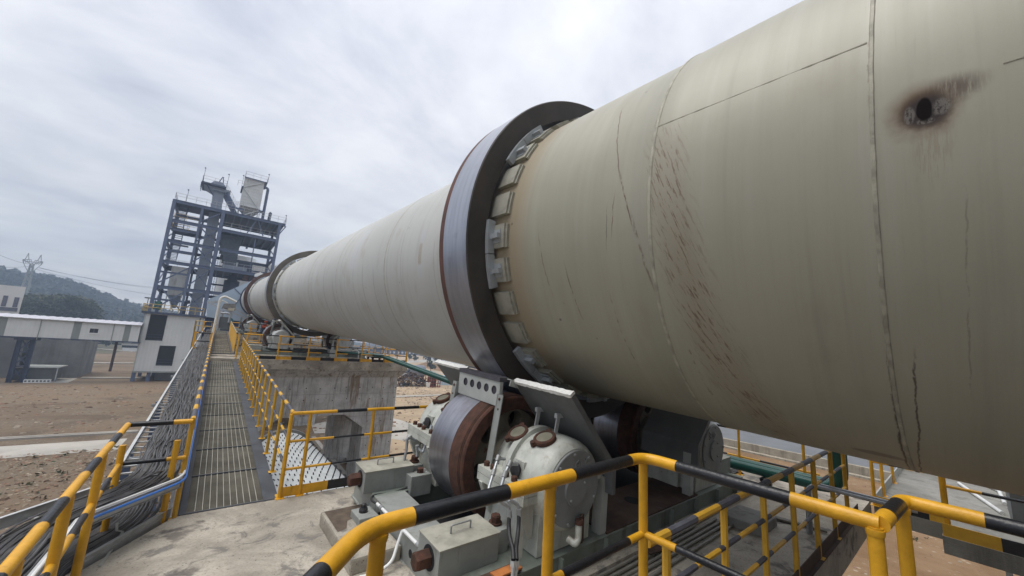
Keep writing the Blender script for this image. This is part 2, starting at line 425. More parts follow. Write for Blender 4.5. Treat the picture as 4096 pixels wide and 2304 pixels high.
def corrugated(name, col, period=0.2, axis='x'):
    if name in _mats: return _mats[name]
    t = NT(name); o = t.tc.outputs['Object']
    sep = t.nt.nodes.new('ShaderNodeSeparateXYZ'); t.L(o, sep.inputs[0])
    w = t.math('SINE', t.math('MULTIPLY', sep.outputs['XYZ'.index(axis.upper())], 2*PI/period))
    n = t.noise(o, 0.5, 5, 0.6); run = t.noise(t.mapv(o, (1.5, 1.5, 0.08)), 1.0, 5, 0.6)
    c = t.mix(t.step(n, 0.3, 0.7), c4(col, 0.94), c4(col, 1.05))
    c = t.mix(t.math('MULTIPLY', t.step(run, 0.55, 0.8), 0.25), c, c4(col, 0.6))
    c = t.mix(t.math('MULTIPLY', t.step(w, 0.55, 1.0), 0.08), c, c4(col, 0.55))
    t.bump(w, 0.25, 0.02)
    _mats[name] = t.fin(c, 0.45); return _mats[name]
CLAD = corrugated('white corrugated cladding', (0.60, 0.62, 0.61), 0.42)
CLADG = corrugated('grey corrugated cladding', (0.22, 0.245, 0.235), 0.42)
CLADY = corrugated('lavender roof sheet', (0.50, 0.50, 0.55), 0.85)

# ---------------------------------------------------------------- the setting
GZ = -8.0
def sheet(name, pts, z, mat, kind='structure', label=None, thick=None):
    b = MB()
    pts = [(p[0], p[1]) for p in pts]
    if thick:
        b.prism(pts, 'z', z-thick, z)
    else: b.add([(x, y, z) for x, y in pts], [list(range(len(pts)))])
    o = b.build(name, mat); tag(o, label=label, kind=kind); return o
S4 = 1.811
def z3(x, y): return (x/1.9217, 1550+y/1.9217)
def z4(x, y): return (700+x/1.811, 1200+y/1.811)
def z5(x, y): return (1500+x/1.811, 1400+y/1.811)
def z6(x, y): return (1200+x/2.3418, 1750+y/2.3418)
def z7(x, y): return (2200+x/2.058, 1600+y/2.058)
def z8(x, y): return (3000+x/2.0584, 1600+y/2.0584)
def zt(x, y): return (500+x/1.9325, 600+y/1.9325)
def zl(x, y): return (x/2.576, 1000+y/2.576)
def zp(x, y): return (1300+x/4.529, 1330+y/4.529)
def zs(x, y): return (800+x/5.367, 1130+y/5.367)
def zg(x, y): return (x/2.898, 1050+y/2.898)
def gnd(*pts): return [atz(p, GZ) for p in pts]

b = MB(); b.add([(-3000, -3000, GZ), (3000, -3000, GZ), (3000, 3000, GZ), (-3000, 3000, GZ)], [(0, 1, 2, 3)])
ground = b.build('ground', EARTH); tag(ground, kind='structure')

# concrete road crossing the yard on the left, its drain kerbs, and the paths on the right
a = gnd(z3(0, 455), z3(980, 392), z3(900, 478), z3(0, 548))
sheet('concrete_road', [(a[0].x-25, a[0].y-1), a[0], a[1], a[2], a[3], (a[3].x-25, a[3].y-1)], GZ+0.012, CONR)
for k in (0, 1):
    p, q = atz(z3(0, 399+10*k), GZ), atz(z3(1060, 340+7*k), GZ)
    b = MB(); d = (q-p); b.beam((p.x-d.x, p.y-d.y, GZ+0.06), (q.x, q.y, GZ+0.06), 0.22, 0.14); tag(b.build('drain_kerb', CONR), kind='structure')
pa = gnd(z4(985, 905), z4(1100, 880), z4(1240, 868), z4(1580, 858), z4(1640, 872), z4(1811, 935), z4(2000, 1010), z4(2000, 1110), z4(1811, 1075), z4(1640, 1018), z4(1580, 1008), z4(1450, 1010), z4(1200, 960), z4(1010, 968))
sheet('concrete_path', [(p.x, p.y) for p in pa], GZ+0.016, CONR)
for u0, v0, u1, v1, w in ((770, 1170, 1378, 1128, .42), (840, 1322, 1460, 1326, .25), (860, 1008, 1385, 1008, .5)):
    p, q = (atz(zl(u0, v0), GZ), atz(zl(u1, v1), GZ)) if v0 > 1050 and v0 != 1170 else (atz(zl(u0, v0), GZ), atz(zl(u1, v1+42), GZ))
    b = MB(); b.beam((p.x, p.y, GZ+0.08), (q.x, q.y, GZ+0.08), w*4, 0.18); tag(b.build('drain_kerb', CONR), kind='structure')
p = gnd(zl(600, 1322), zl(800, 1322), zl(700, 1368), zl(245, 1372), zl(250, 1330))
sheet('concrete_apron', p, GZ+0.02, CONR)
# trench kerbs seen past the studded cooler
for k in (0, 1):
    p, q = atz(z4(1000+40*k, 1010), GZ), atz(z4(1180+5*k, 1265-80*k), GZ)
    b = MB(); b.beam((p.x+0.5*k, p.y, GZ+0.1), (q.x+0.5*k, q.y-6, GZ+0.1), 0.28, 0.25); tag(b.build('trench_kerb', CONR), kind='structure')
# orange earth plots, roads and asphalt on the right
p = gnd(zp(1625, 600), zp(1850, 530), zp(2180, 560), zp(2300, 640), zp(2160, 720))
sheet('orange_plot', p, GZ+0.02, EARTH2)
p = gnd(zp(430, 180), zp(700, 215), zp(1000, 240), zp(1000, 290), zp(600, 262), zp(450, 235))
sheet('orange_plot', p, GZ+0.02, EARTH2)
p = gnd(zp(1400, 520), zp(1800, 490), zp(2536, 585), zp(2536, 640), zp(1850, 535), zp(1430, 556))
sheet('white_road', p, GZ+0.03, CONR)
p = gnd(zp(1390, 735), zp(1650, 730), zp(1990, 700), zp(2200, 760), zp(2200, 770), zp(1990, 718), zp(1640, 745), zp(1380, 760))
sheet('white_road', p, GZ+0.03, CONR)
p = gnd(zp(1290, 1155), zp(2190, 1130), zp(2190, 1143), zp(1290, 1180))
sheet('garden_kerb', p, GZ+0.10, CONR, thick=0.1)
p = gnd(zp(420, 110), zp(880, 220), zp(1400, 320), zp(1700, 400), zp(1680, 420), zp(1100, 400), zp(430, 150))
sheet('pale_ground', p, GZ+0.01, M('pale dust', (0.36, 0.27, 0.175), 0.9, var=0.2, scale=0.2))
sheet('orange_yard', [(11, -25), (39.5, -25), (40.2, 10), (40.4, 16.5), (41.5, 30), (30, 30), (20, 26), (11, 20)], GZ+0.014, EARTH2)
sheet('asphalt_road', [(41.5, -40), (75, -40), (75, 24), (56, 24), (44, 30), (42.0, 17), (42.0, 9)], GZ+0.02, ASPH)
b = MB(); b.beam((41.0, -40, GZ+0.35), (41.3, 40, GZ+0.35), 0.35, 0.75); b.beam((40.2, -40, GZ+0.08), (40.6, 40, GZ+0.08), 0.5, 0.16)
tag(b.build('kerb_wall', concrete('kerb concrete', (0.36, 0.32, 0.25), 0.5, 1, 0.2)), kind='structure')

# stones lying on the earth
def rubble(name, n, area, smin, smax, mats, label):
    b = MB()
    for _ in range(n):
        x, y = area(); s = random.uniform(smin, smax)*random.choice((0.6, 1, 1, 1.5)); k = random.randint(4, 6); a0 = random.uniform(0, 6.3)
        h = s*random.uniform(0.25, 0.6); mi = random.randrange(len(mats))
        base = [(x+math.cos(a0+2*PI*j/k)*s*random.uniform(.6, 1.2), y+math.sin(a0+2*PI*j/k)*s*random.uniform(.6, 1.2), GZ-0.02) for j in range(k)]
        top = [(x+(p[0]-x)*random.uniform(.4, .8), y+(p[1]-y)*random.uniform(.4, .8), GZ+h*random.uniform(.6, 1)) for p in base]
        b.add(base+top, [list(range(k, 2*k))]+[(j, (j+1) % k, k+(j+1) % k, k+j) for j in range(k)], mi)
    o = b.build(name, mats); tag(o, label=label, kind='stuff'); return o
STN = [M('stone %s' % s, c, 0.9, var=0.25, scale=2) for s, c in (('tan', (0.23, 0.18, 0.125)), ('pale', (0.30, 0.25, 0.19)), ('brown', (0.15, 0.10, 0.065)), ('pink', (0.24, 0.145, 0.10)))]
def ar1():
    while True:
        y = random.uniform(15, 37); x = random.uniform(-14, 1)
        if x > -0.35*y-1: return x, y-0.0
rubble('loose_stones', 5200, ar1, 0.035, 0.115, STN, 'tan and pale stones strewn over the brown yard')
rubble('loose_stones', 1200, lambda: (random.uniform(-32, -2), random.uniform(42, 75)), 0.06, 0.2, STN, 'scattered stones on the far brown yard')
rubble('loose_stones', 2600, lambda: (random.uniform(4, 40), random.uniform(26, 75)), 0.07, 0.22, STN, 'pale stones on the earth beyond the concrete piers')
rubble('loose_stones', 1100, lambda: (random.uniform(14, 39), random.uniform(-6, 22)), 0.03, 0.12, STN, 'small pale stones on the orange earth')

# ---------------------------------------------------------------- hills and far trees
RIDGE = [(-900, 75), (-420, 66), (-260, 52), (-190, 44), (-124, 35.5), (-114, 33.5), (-104, 32), (-92.5, 29), (-78, 25), (-64, 20), (-49, 16.5), (-39, 14.5), (-20, 11), (0, 6), (40, 2), (120, -2), (300, -6), (900, -8)]
def ridge(x):
    for (a, za), (c, zc) in zip(RIDGE, RIDGE[1:]):
        if a <= x <= c: return za+(zc-za)*(x-a)/(c-a)
    return -8
def hillz(x, y):
    t = max(0.0, min(1.0, (y-235)/215)); t = t*t*(3-2*t)
    k = 450.0/max(y, 235)
    xr = x*k if y < 450 else x
    z = GZ-0.6+(ridge(xr)-GZ)*t + 2.0*t*(math.sin(x*0.09+y*0.05)+math.sin(x*0.041-y*0.033))*0.6
    return z
b = MB(); nx, ny = 90, 26; xs = [-520+1000*i/nx for i in range(nx+1)]; ys = [230+520*j/ny for j in range(ny+1)]
b.add([(x, y, hillz(x, y)) for y in ys for x in xs], [(j*(nx+1)+i, j*(nx+1)+i+1, (j+1)*(nx+1)+i+1, (j+1)*(nx+1)+i) for j in range(ny) for i in range(nx)], smooth=True)
tag(b.build('hill', M('forest floor', (0.022, 0.030, 0.028), 0.95, var=0.4, scale=0.05)), kind='structure')
ORD = ('first', 'second', 'third', 'fourth', 'fifth', 'sixth', 'seventh', 'eighth', 'ninth', 'tenth', 'eleventh', 'twelfth', 'thirteenth', 'fourteenth', 'fifteenth')
FARL = [M('far leaf %s' % n, c, 0.85, var=0.3, scale=0.3) for n, c in (('dark', (0.016, 0.025, 0.024)), ('mid', (0.024, 0.036, 0.030)), ('olive', (0.040, 0.046, 0.034)), ('bronze', (0.045, 0.040, 0.034)))]
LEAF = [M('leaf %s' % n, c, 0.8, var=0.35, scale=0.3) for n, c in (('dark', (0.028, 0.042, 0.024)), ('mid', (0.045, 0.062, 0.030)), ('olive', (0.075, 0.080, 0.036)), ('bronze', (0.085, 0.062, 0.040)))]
BARK = M('bark', (0.07, 0.055, 0.042), 0.9, var=0.3, scale=3)
def leafquad(b, p, s, mi):
    a = Vector((random.gauss(0, 1), random.gauss(0, 1), random.gauss(0, .6))).normalized()
    c = a.cross(Vector((random.gauss(0, 1), random.gauss(0, 1), random.gauss(0, 1)))).normalized()
    a *= s; c *= s*0.7
    b.add([p-a, p-c*0.8+a*0.1, p+a, p+c], [(0, 1, 2, 3)], mi)
b = MB(); b.keepn = True
for _ in range(9000):
    y = random.uniform(250, 470); x = random.uniform(-330, 70)*y/450
    z = hillz(x, y); h = random.uniform(2.2, 4.6); w = h*random.uniform(.3, .5); mi0 = random.choice((0, 0, 0, 1, 1, 2, 3))
    for _k in range(7):
        u = random.random(); th = random.uniform(0, 2*PI); rr = w*math.sqrt(random.random())*(1-u*0.65)
        leafquad(b, Vector((x+rr*math.cos(th), y+rr*math.sin(th), z+h*(0.15+0.85*u))), random.uniform(.8, 1.5), min(3, max(0, mi0+random.choice((0, 0, 1, -1)))))
tag(b.build('forest', FARL), label='dark blue green forest covering the hillside', kind='stuff')

def tree(x, y, z, h, w, label, group, leaves=700, ls=0.35, trunkf=0.3, mats=(0, 1, 2), dense=1.0, cat='tree'):
    root = empty('tree', (x, y, z), label, cat, group)
    b = MB(); top = Vector((random.uniform(-.1, .1)*h, random.uniform(-.1, .1)*h, h*0.85))
    b.tube([(0, 0, -0.1), (top.x*.3, top.y*.3, h*.35), tuple(top)], [h*.025+.03, h*.018+.02, .02], 6)
    cl = []
    for k in range(7):
        u = random.uniform(trunkf, .95); th = random.uniform(0, 2*PI); r = w*0.5*random.uniform(.5, 1)*(1.1-abs(u-.55))
        e = Vector((math.cos(th)*r, math.sin(th)*r, h*u)); s0 = Vector((top.x*u*.7, top.y*u*.7, h*max(trunkf*.8, u-.18)))
        b.tube([tuple(s0), tuple(e)], [h*.012+.015, .012], 5); cl.append((e, w*random.uniform(.22, .4)))
    cl.append((Vector((top.x, top.y, h*.9)), w*.25))
    b.build('trunk', BARK, root, local=True)
    b = MB(); b.keepn = True
    for _ in range(int(leaves*dense)):
        c, rr = random.choice(cl); d = Vector((random.gauss(0, 1), random.gauss(0, 1), random.gauss(0, .8))).normalized()*rr*random.uniform(.5, 1.08)
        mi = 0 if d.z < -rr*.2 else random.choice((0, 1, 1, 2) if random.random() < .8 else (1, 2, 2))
        leafquad(b, c+d, ls*random.uniform(.6, 1.3), mi)
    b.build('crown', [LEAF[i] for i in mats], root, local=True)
    return root
# the near dark clump in front of the hill
CL = [(120, 640, 8), (215, 655, 9.5), (300, 640, 11), (390, 650, 11), (470, 650, 12), (545, 655, 12), (620, 655, 12), (690, 660, 12.5), (760, 665, 12), (830, 668, 11.5), (900, 668, 8.5), (350, 670, 8), (520, 672, 8), (700, 680, 8), (860, 690, 7)]
for i, (u, v, s) in enumerate(sorted(CL)):
    y = 190+random.uniform(-8, 8); p = aty(zl(u, v+8), y)
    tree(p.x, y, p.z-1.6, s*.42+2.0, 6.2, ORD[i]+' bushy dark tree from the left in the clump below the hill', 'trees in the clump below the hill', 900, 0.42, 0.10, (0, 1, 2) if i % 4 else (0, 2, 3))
sheet('clump_bank', [(-110, 160), (-20, 160), (-20, 240), (-110, 240)], GZ+0.05, M('bank scrub', (0.09, 0.08, 0.045), 0.95, var=0.3, scale=0.1))
# lone trees standing on the ridge
for i, (u, v) in enumerate([(30, 185), (150, 215), (330, 250), (545, 310), (640, 335), (700, 355), (735, 365), (905, 420), (1080, 478), (1110, 488), (1145, 500), (1180, 510), (1290, 545)]):
    p = aty(zl(u, v), 448); hh = random.uniform(3.4, 5.4)
    tree(p.x, 448, hillz(p.x, 448), hh+1.2, hh*.6, ORD[i]+' ragged pine from the left silhouetted on the ridge line', 'pines silhouetted on the ridge', 160, 0.8, 0.4, (0, 0, 1))
# young planted trees on the right and far left
for i, (u, v, h) in enumerate(((1525, 505, 2.6), (1620, 520, 3.0), (1855, 560, 5.5), (2050, 600, 4.6), (1910, 700, 3.0))):
    p = atz(zp(u, v), GZ)
    tree(p.x, p.y, GZ, h, h*.7, ORD[i]+' young tree from the left in the planting beside the pale far road' if i < 4 else 'low round young tree nearest the scrap yard', 'young trees along the far right road', 220, 0.4, 0.35, (0, 1, 2))
for i, (u, v, h) in enumerate(((845, 1000, 5.5), (930, 1000, 4.2), (1090, 1000, 4.0))):
    p = atz(zl(u, v), GZ)
    tree(p.x, p.y, GZ, h, h*.8, ORD[i]+' young tree from the left seen under the white gallery', 'young trees under the gallery', 220, 0.6, 0.35, (0, 1, 2))

# weeds on the bare earth
b = MB(); b.keepn = True; random.seed(33)
for _ in range(260):
    if random.random() < .5: x, y = ar1()
    elif random.random() < .5: x, y = random.uniform(12, 38), random.uniform(-4, 20)
    else: x, y = random.uniform(8, 34), random.uniform(28, 70)
    s_ = random.uniform(.04, .13)
    for _k in range(7): leafquad(b, Vector((x+random.gauss(0, s_*1.2), y+random.gauss(0, s_*1.2), GZ+s_*random.uniform(.2, 1.1))), s_*random.uniform(.5, 1), random.choice((0, 1, 2)))
tag(b.build('weeds', LEAF[1:]), label='small weeds dotted over the bare earth', kind='stuff')
# ---------------------------------------------------------------- the kiln
SL = math.asin(0.0532259862)
K = Vector((0, math.cos(SL), math.sin(SL)))
KO = Vector((4.992, -0.0748, 1.404))             # a point of the kiln axis
KR = 2.2
TY = (4.32, 25.6, 43.6)                          # the three tyres along the axis
LEN = 57.0

def kiln_paint():
    t = NT('kiln shell paint')
    uvn = t.nt.nodes.new('ShaderNodeUVMap'); uvn.uv_map = 'UVMap'
    uv = uvn.outputs[0]; o = t.tc.outputs['Object']
    sep = t.nt.nodes.new('ShaderNodeSeparateXYZ'); t.L(uv, sep.inputs[0]); u, v = sep.outputs[0], sep.outputs[1]
    n0 = t.noise(o, 0.55, 5, 0.6, 0.3)
    rings = t.noise(t.mapv(uv, (0.10, 3.2, 1)), 1.6, 7, 0.72)
    fine = t.noise(t.mapv(uv, (0.9, 26, 1)), 2.0, 4, 0.7)
    gr = t.noise(o, 120, 3, 0.7)
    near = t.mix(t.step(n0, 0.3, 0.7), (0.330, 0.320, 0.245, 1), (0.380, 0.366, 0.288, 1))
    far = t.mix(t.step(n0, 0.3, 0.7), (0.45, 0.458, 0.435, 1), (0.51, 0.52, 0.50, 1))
    c = t.mix(t.step(v, 3.6, 5.6), near, far)  # near end darkened in colour in place of shade; far shell greyer white
    c = t.mix(t.math('MULTIPLY', t.step(rings, 0.50, 0.70), 0.26), c, (0.245, 0.232, 0.182, 1))
    c = t.mix(t.math('MULTIPLY', t.step(rings, 0.50, 0.32), 0.20), c, (0.46, 0.46, 0.40, 1))
    c = t.mix(t.math('MULTIPLY', t.step(fine, 0.60, 0.75), 0.20), c, (0.20, 0.182, 0.135, 1))
    c = t.mix(t.math('MULTIPLY', t.step(gr, 0.5, 0.8), 0.20), c, (0.235, 0.22, 0.165, 1))
    blot = t.noise(t.mapv(uv, (1, 1.6, 1)), 0.8, 5, 0.6)
    c = t.mix(t.math('MULTIPLY', t.step(blot, 0.55, 0.72), 0.35), c, (0.295, 0.255, 0.185, 1))
    # warm band hugging the tyre and its shoes
    wb = t.math('MULTIPLY', t.step(v, 3.2, 3.55), t.step(v, 5.3, 4.75))
    c = t.mix(t.math('MULTIPLY', wb, 0.55), c, (0.33, 0.245, 0.15, 1))
    wob = t.noise(t.mapv(uv, (2.0, 2.0, 1)), 1.5, 4, 0.65)
    wob2 = t.noise(uv, 9, 4, 0.65)
    wu = t.math('ADD', u, t.math('MULTIPLY', t.math('SUBTRACT', wob2, 0.5), 0.05))
    wv = t.math('ADD', v, t.math('ADD', t.math('MULTIPLY', t.math('SUBTRACT', wob, 0.5), 0.05), t.math('MULTIPLY', t.math('SUBTRACT', wob2, 0.5), 0.018)))
    brk = t.noise(t.mapv(uv, (3.5, 9, 1)), 3.0, 4, 0.7)
    def U(a): return R(a)*KR
    def scratch(a0, v0, a1, v1, w, col, k=1.0, broken=0.5):
        nonlocal c
        u0, u1 = U(a0), U(a1)
        # distance across the line, in v, limited to u0..u1
        dv = t.math('ABSOLUTE', t.math('SUBTRACT', wv, t.math('MULTIPLY_ADD', t.math('SUBTRACT', u, u0), (v1-v0)/(u1-u0), v0)))
        m = t.math('MULTIPLY', t.step(dv, w*.50, w*0.08), t.math('MULTIPLY', t.step(u, u0-0.1, u0+0.15), t.step(u, u1+0.1, u1-0.15)))
        m = t.math('MULTIPLY', m, t.step(brk, broken-0.05, broken+0.08))
        c = t.mix(t.math('MULTIPLY', m, k*.85), c, col)
    RU = (0.105, 0.052, 0.030, 1); DK = (0.045, 0.034, 0.026, 1); PALE = (0.55, 0.55, 0.50, 1)
    scratch(150, 2.26, 176, 2.02, .020, RU, 0.9, 0.38); scratch(175, 2.02, 190, 1.86, .022, RU, 1.0, 0.42); scratch(186, 1.88, 204, 1.72, .035, RU, 0.9, 0.46)
    scratch(180, 2.06, 190, 2.10, .014, RU, 0.9, 0.4); scratch(183, 2.14, 193, 2.16, .012, DK, 0.8, 0.4)
    scratch(186, 3.10, 204, 2.98, .016, RU, 0.9, 0.45); scratch(196, 2.72, 212, 2.62, .018, DK, 0.8, 0.45); scratch(205, 2.2, 226, 2.15, .025, DK, 0.7, 0.52)
    scratch(160, 0.30, 178, 0.305, .028, RU, 0.9, 0.47); scratch(195, 0.30, 256, 0.33, .022, DK, 0.7, 0.48); scratch(222, 0.305, 258, 0.33, .020, DK, 0.95, 0.34)
    scratch(216, 0.20, 258, 0.27, .016, DK, 0.95, 0.4);  scratch(192, -0.02, 222, 0.0, .012, DK, 0.35, 0.46)
    scratch(158, 1.72, 178, 1.70, .05, RU, 0.7, 0.55); scratch(196, 1.69, 222, 1.69, .035, DK, 0.85, 0.47); scratch(214, 1.55, 244, 1.45, .05, RU, 0.7, 0.56)
    for v0, a0, a1, w, k in ((4.92, 150, 250, .018, .8), (5.06, 165, 240, .030, .75), (5.25, 175, 250, .016, .7), (5.7, 178, 245, .02, .5), (7.15, 150, 225, .02, .55), (7.9, 160, 215, .02, .5), (8.7, 185, 250, .022, .85), (9.5, 180, 235, .022, .8), (10.3, 160, 245, .024, .75), (11.6, 150, 200, .03, .6), (12.4, 185, 240, .035, .85), (13.6, 170, 240, .03, .8), (15.5, 160, 240, .03, .7), (18, 165, 230, .04, .6), (21, 160, 240, .05, .5), (30, 150, 240, .06, .4)):
        scratch(a0, v0, a1, v0-0.06-v0*0.004, w*1.25, RU if v0 < 6 else DK, k, 0.40)
    # the worn band of slanting scrapes
    cl = t.math('MULTIPLY_ADD', t.math('SUBTRACT', u, U(162)), (1.18-1.68)/(U(240)-U(162)), 1.66)
    bw = t.math('ABSOLUTE', t.math('SUBTRACT', v, cl))
    sl = t.noise(t.mapv(t.mapv(uv, rot=(0, 0, R(22))), (3.2, 26.0, 1)), 1.5, 5, 0.75)
    mk = t.math('MULTIPLY', t.step(bw, 0.26, 0.04), t.math('MULTIPLY', t.step(u, U(162), U(174)), t.step(u, U(262), U(238))))
    c = t.mix(t.math('MULTIPLY', t.math('MULTIPLY', mk, t.step(sl, 0.525, 0.61)), 0.85), c, (0.115, 0.066, 0.038, 1))
    c = t.mix(t.math('MULTIPLY', mk, 0.26), c, (0.24, 0.17, 0.115, 1))
    # paler old paint at the plate joint, and patches on the far shell
    pj = t.math('MULTIPLY', t.step(v, 1.70, 1.72), t.step(v, 1.92, 1.86))
    c = t.mix(t.math('MULTIPLY', pj, 0.22), c, (0.27, 0.27, 0.225, 1))
    for (a0, a1, v0, v1, col, k) in ((150, 181, 10.1, 10.7, (0.50, 0.52, 0.54, 1), .5), (170, 176, 6.10, 6.28, (0.48, 0.50, 0.52, 1), .6), (177, 187, 6.16, 6.28, (0.33, 0.26, 0.18, 1), .55), (187, 193, 6.10, 6.28, (0.47, 0.50, 0.52, 1), .5)):
        m = t.math('MULTIPLY', t.math('MULTIPLY', t.step(wu, U(a0), U(a0)+.06), t.step(wu, U(a1)+.06, U(a1))), t.math('MULTIPLY', t.step(wv, v0, v0+.03), t.step(wv, v1+.03, v1)))
        c = t.mix(t.math('MULTIPLY', m, k), c, col)
    # smear low on the belly
    du = t.math('DIVIDE', t.math('SUBTRACT', wu, U(247)), 0.055); dv = t.math('DIVIDE', t.math('SUBTRACT', v, 0.47), 0.16)
    c = t.mix(t.math('MULTIPLY', t.step(t.math('ADD', t.math('MULTIPLY', du, du), t.math('MULTIPLY', dv, dv)), 1.2, 0.5), 0.55), c, (0.07, 0.065, 0.075, 1))
    # the burnt hot spot, its scraped plate and soot
    du = t.math('SUBTRACT', wu, U(180.3)); dv = t.math('SUBTRACT', v, 0.10)
    def blob(cu, cv, ru, rv, a, b2, nz=0.5):
        x = t.math('DIVIDE', t.math('SUBTRACT', du, cu), ru); y = t.math('DIVIDE', t.math('SUBTRACT', dv, cv), rv)
        d = t.math('SQRT', t.math('ADD', t.math('MULTIPLY', x, x), t.math('MULTIPLY', y, y)))
        return t.step(t.math('ADD', d, t.math('MULTIPLY', t.math('SUBTRACT', wob2, 0.5), nz)), a, b2)
    vert = t.noise(t.mapv(uv, (5, 60, 1)), 1.5, 3, 0.7)
    c = t.mix(t.math('MULTIPLY', blob(0.0, 0.01, .17, .15, 1.2, 0.35), 0.85), c, (0.13, 0.066, 0.030, 1))
    c = t.mix(t.math('MULTIPLY', t.math('MULTIPLY', blob(-.075, -.10, .085, .13, 1.2, 0.15), t.step(vert, 0.25, 0.55)), 0.9), c, (0.085, 0.055, 0.035, 1))
    c = t.mix(t.math('MULTIPLY', t.math('MULTIPLY', blob(.24, -.02, .20, .09, 1.2, 0.3), t.step(vert, 0.42, 0.62)), 0.35), c, (0.22, 0.15, 0.09, 1))
    c = t.mix(t.math('MULTIPLY', blob(0.01, 0.0, .108, .105, 1.2, 0.5), 0.93), c, (0.055, 0.050, 0.052, 1))
    scr = t.math('MULTIPLY', t.math('MAXIMUM', blob(0.015, 0.055, .055, .022, 1.1, 0.7, 1.3), t.math('MAXIMUM', blob(0.0, -0.06, .045, .035, 1.1, 0.6, 1.2), blob(.065, .0, .018, .035, 1.1, .6, 1.0))), t.step(t.noise(t.mapv(uv, (14, 30, 1)), 3, 4, 0.7), 0.40, 0.52))
    c = t.mix(t.math('MULTIPLY', scr, 0.42), c, (0.30, 0.29, 0.26, 1))
    c = t.mix(t.math('MULTIPLY', blob(0.0, 0.0, .068, .029, 1.1, 0.85, 0.5), 0.97), c, (0.012, 0.010, 0.010, 1))
    burn = blob(0.0, 0.0, .12, .11, 1.2, 0.5)
    # spots
    vs2 = t.voro(t.mapv(uv, (1.3, 1.3, 1)), 2.0); sp = t.math('MULTIPLY', t.step(vs2, 0.055, 0.03), t.step(wob, 0.5, 0.55))
    c = t.mix(t.math('MULTIPLY', sp, 0.7), c, DK)
    t.bump(t.math('ADD', t.math('MULTIPLY', t.noise(t.mapv(uv, (0.7, 1.0, 1)), 1.3, 2, 0.5), 2.2), t.math('ADD', t.math('MULTIPLY', rings, 0.45), t.math('MULTIPLY', fine, 0.25))), 0.16, 0.015)
    return t.fin(c, t.math('ADD', t.math('MULTIPLY_ADD', rings, 0.25, 0.34), t.math('MULTIPLY', burn, 0.5), clamp=True), 0.0, t.math('MULTIPLY_ADD', burn, -0.38, 0.45))
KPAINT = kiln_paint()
SEAM = M('weld seam', (0.36, 0.345, 0.275), 0.6, var=0.25, scale=9, rust=0.17, rscale=9, rcol=(0.07, 0.04, 0.025), bump=0.5, bscale=60)

def tyre_tread():
    t = NT('polished tyre tread'); o = t.tc.outputs['Object']
    n = t.noise(t.mapv(o, (0.7, 6, 0.7)), 2.0, 4, 0.6); n2 = t.noise(o, 4, 5, 0.6)
    c = t.mix(t.step(n, 0.3, 0.7), (0.32, 0.335, 0.385, 1), (0.41, 0.425, 0.475, 1))
    c = t.mix(t.math('MULTIPLY', t.step(n2, 0.55, 0.75), 0.3), c, (0.20, 0.19, 0.20, 1))
    return t.fin(c, t.math('MULTIPLY_ADD', n, 0.22, 0.27), 0.9)
TREAD = tyre_tread()
TSIDE = M('tyre side face', (0.050, 0.043, 0.037), 0.62, var=0.25, scale=2.2, dirt=0.35, dcol=(0.06, 0.035, 0.025), bump=0.2, bscale=25)
TRUST = M('tyre edge rust', (0.105, 0.047, 0.036), 0.75, var=0.25, scale=3, bump=0.2, bscale=40)

kiln = empty('rotary_kiln', KO, 'huge beige rotary kiln cylinder running uphill towards the tower, with a burnt spot', 'kiln', rot=(SL, 0, 0))
def ring_shell(name, y0r, mats, parent):
    b = MB(); n = 160
    vs, fs = [], []; ys = [y for y, _ in y0r]
    for y, r in y0r:
        for j in range(n+1):
            th = 2*PI*j/n; vs.append((r*math.cos(th), y, r*math.sin(th)))
    for i in range(len(ys)-1):
        for j in range(n): fs.append((i*(n+1)+j, (i+1)*(n+1)+j, (i+1)*(n+1)+j+1, i*(n+1)+j+1))
    b.add(vs, fs, 0, True); b.keepn = True
    o = b.build(name, mats, parent, local=True)
    uvl = o.data.uv_layers.new(name='UVMap')
    for li, lp in enumerate(o.data.loops):
        vi = lp.vertex_index; j = vi % (n+1); i = vi//(n+1)
        uvl.data[li].uv = (2*PI*j/n*KR, ys[i])
    return o
prof = [(-6.0, 2.222)]
y = -5.5
while y < 1.6: prof.append((y, 2.222)); y += 0.7
prof += [(1.69, 2.222), (1.74, 2.2)]
y = 2.4
while y < LEN: prof.append((y, 2.2)); y += 1.6
prof.append((LEN, 2.2))
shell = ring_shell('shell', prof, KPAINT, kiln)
def ringbead(y, w, h, a0=0, a1=360, r=KR+0.0, name='weld_seam', mat=SEAM):
    b = MB(); n = max(8, int((a1-a0)/3)); vs = []
    for j in range(n+1):
        th = R(a0+(a1-a0)*j/n); wob = random.uniform(-.0012, .0012)
        for dy, rr in ((-w/2, r-0.004), (-w/4, r+h), (w/4, r+h), (w/2, r-0.004)):
            vs.append((rr*math.cos(th), y+dy+wob, rr*math.sin(th)))
    b.add(vs, [(j*4+k, j*4+k+1, (j+1)*4+k+1, (j+1)*4+k) for j in range(n) for k in range(3)], 0, True)
    return b.build(name, mat, kiln, local=True)
ringbead(0.30, 0.030, 0.007, 60, 300, 2.222); ringbead(1.69, 0.04, 0.005, 60, 300, 2.222)
for yy in (8.0, 12.0, 16.0, 20.0, 30.0, 36.0): ringbead(yy, 0.04, 0.004, 60, 300, 2.2)
def longseam(y0, y1, ang, r=2.219):
    b = MB(); p = lambda y: (r*math.cos(R(ang)), y, r*math.sin(R(ang)))
    n = 24; b.tube([p(y0+(y1-y0)*k/n) for k in range(n+1)], [0.006+random.uniform(-.002, .002) for _ in range(n+1)], 6)
    return b.build('weld_seam', SEAM, kiln, local=True)
longseam(0.32, 1.68, 165.4); longseam(-2.5, -0.16, 177.0); longseam(4.8, 8.0, 120, 2.2)

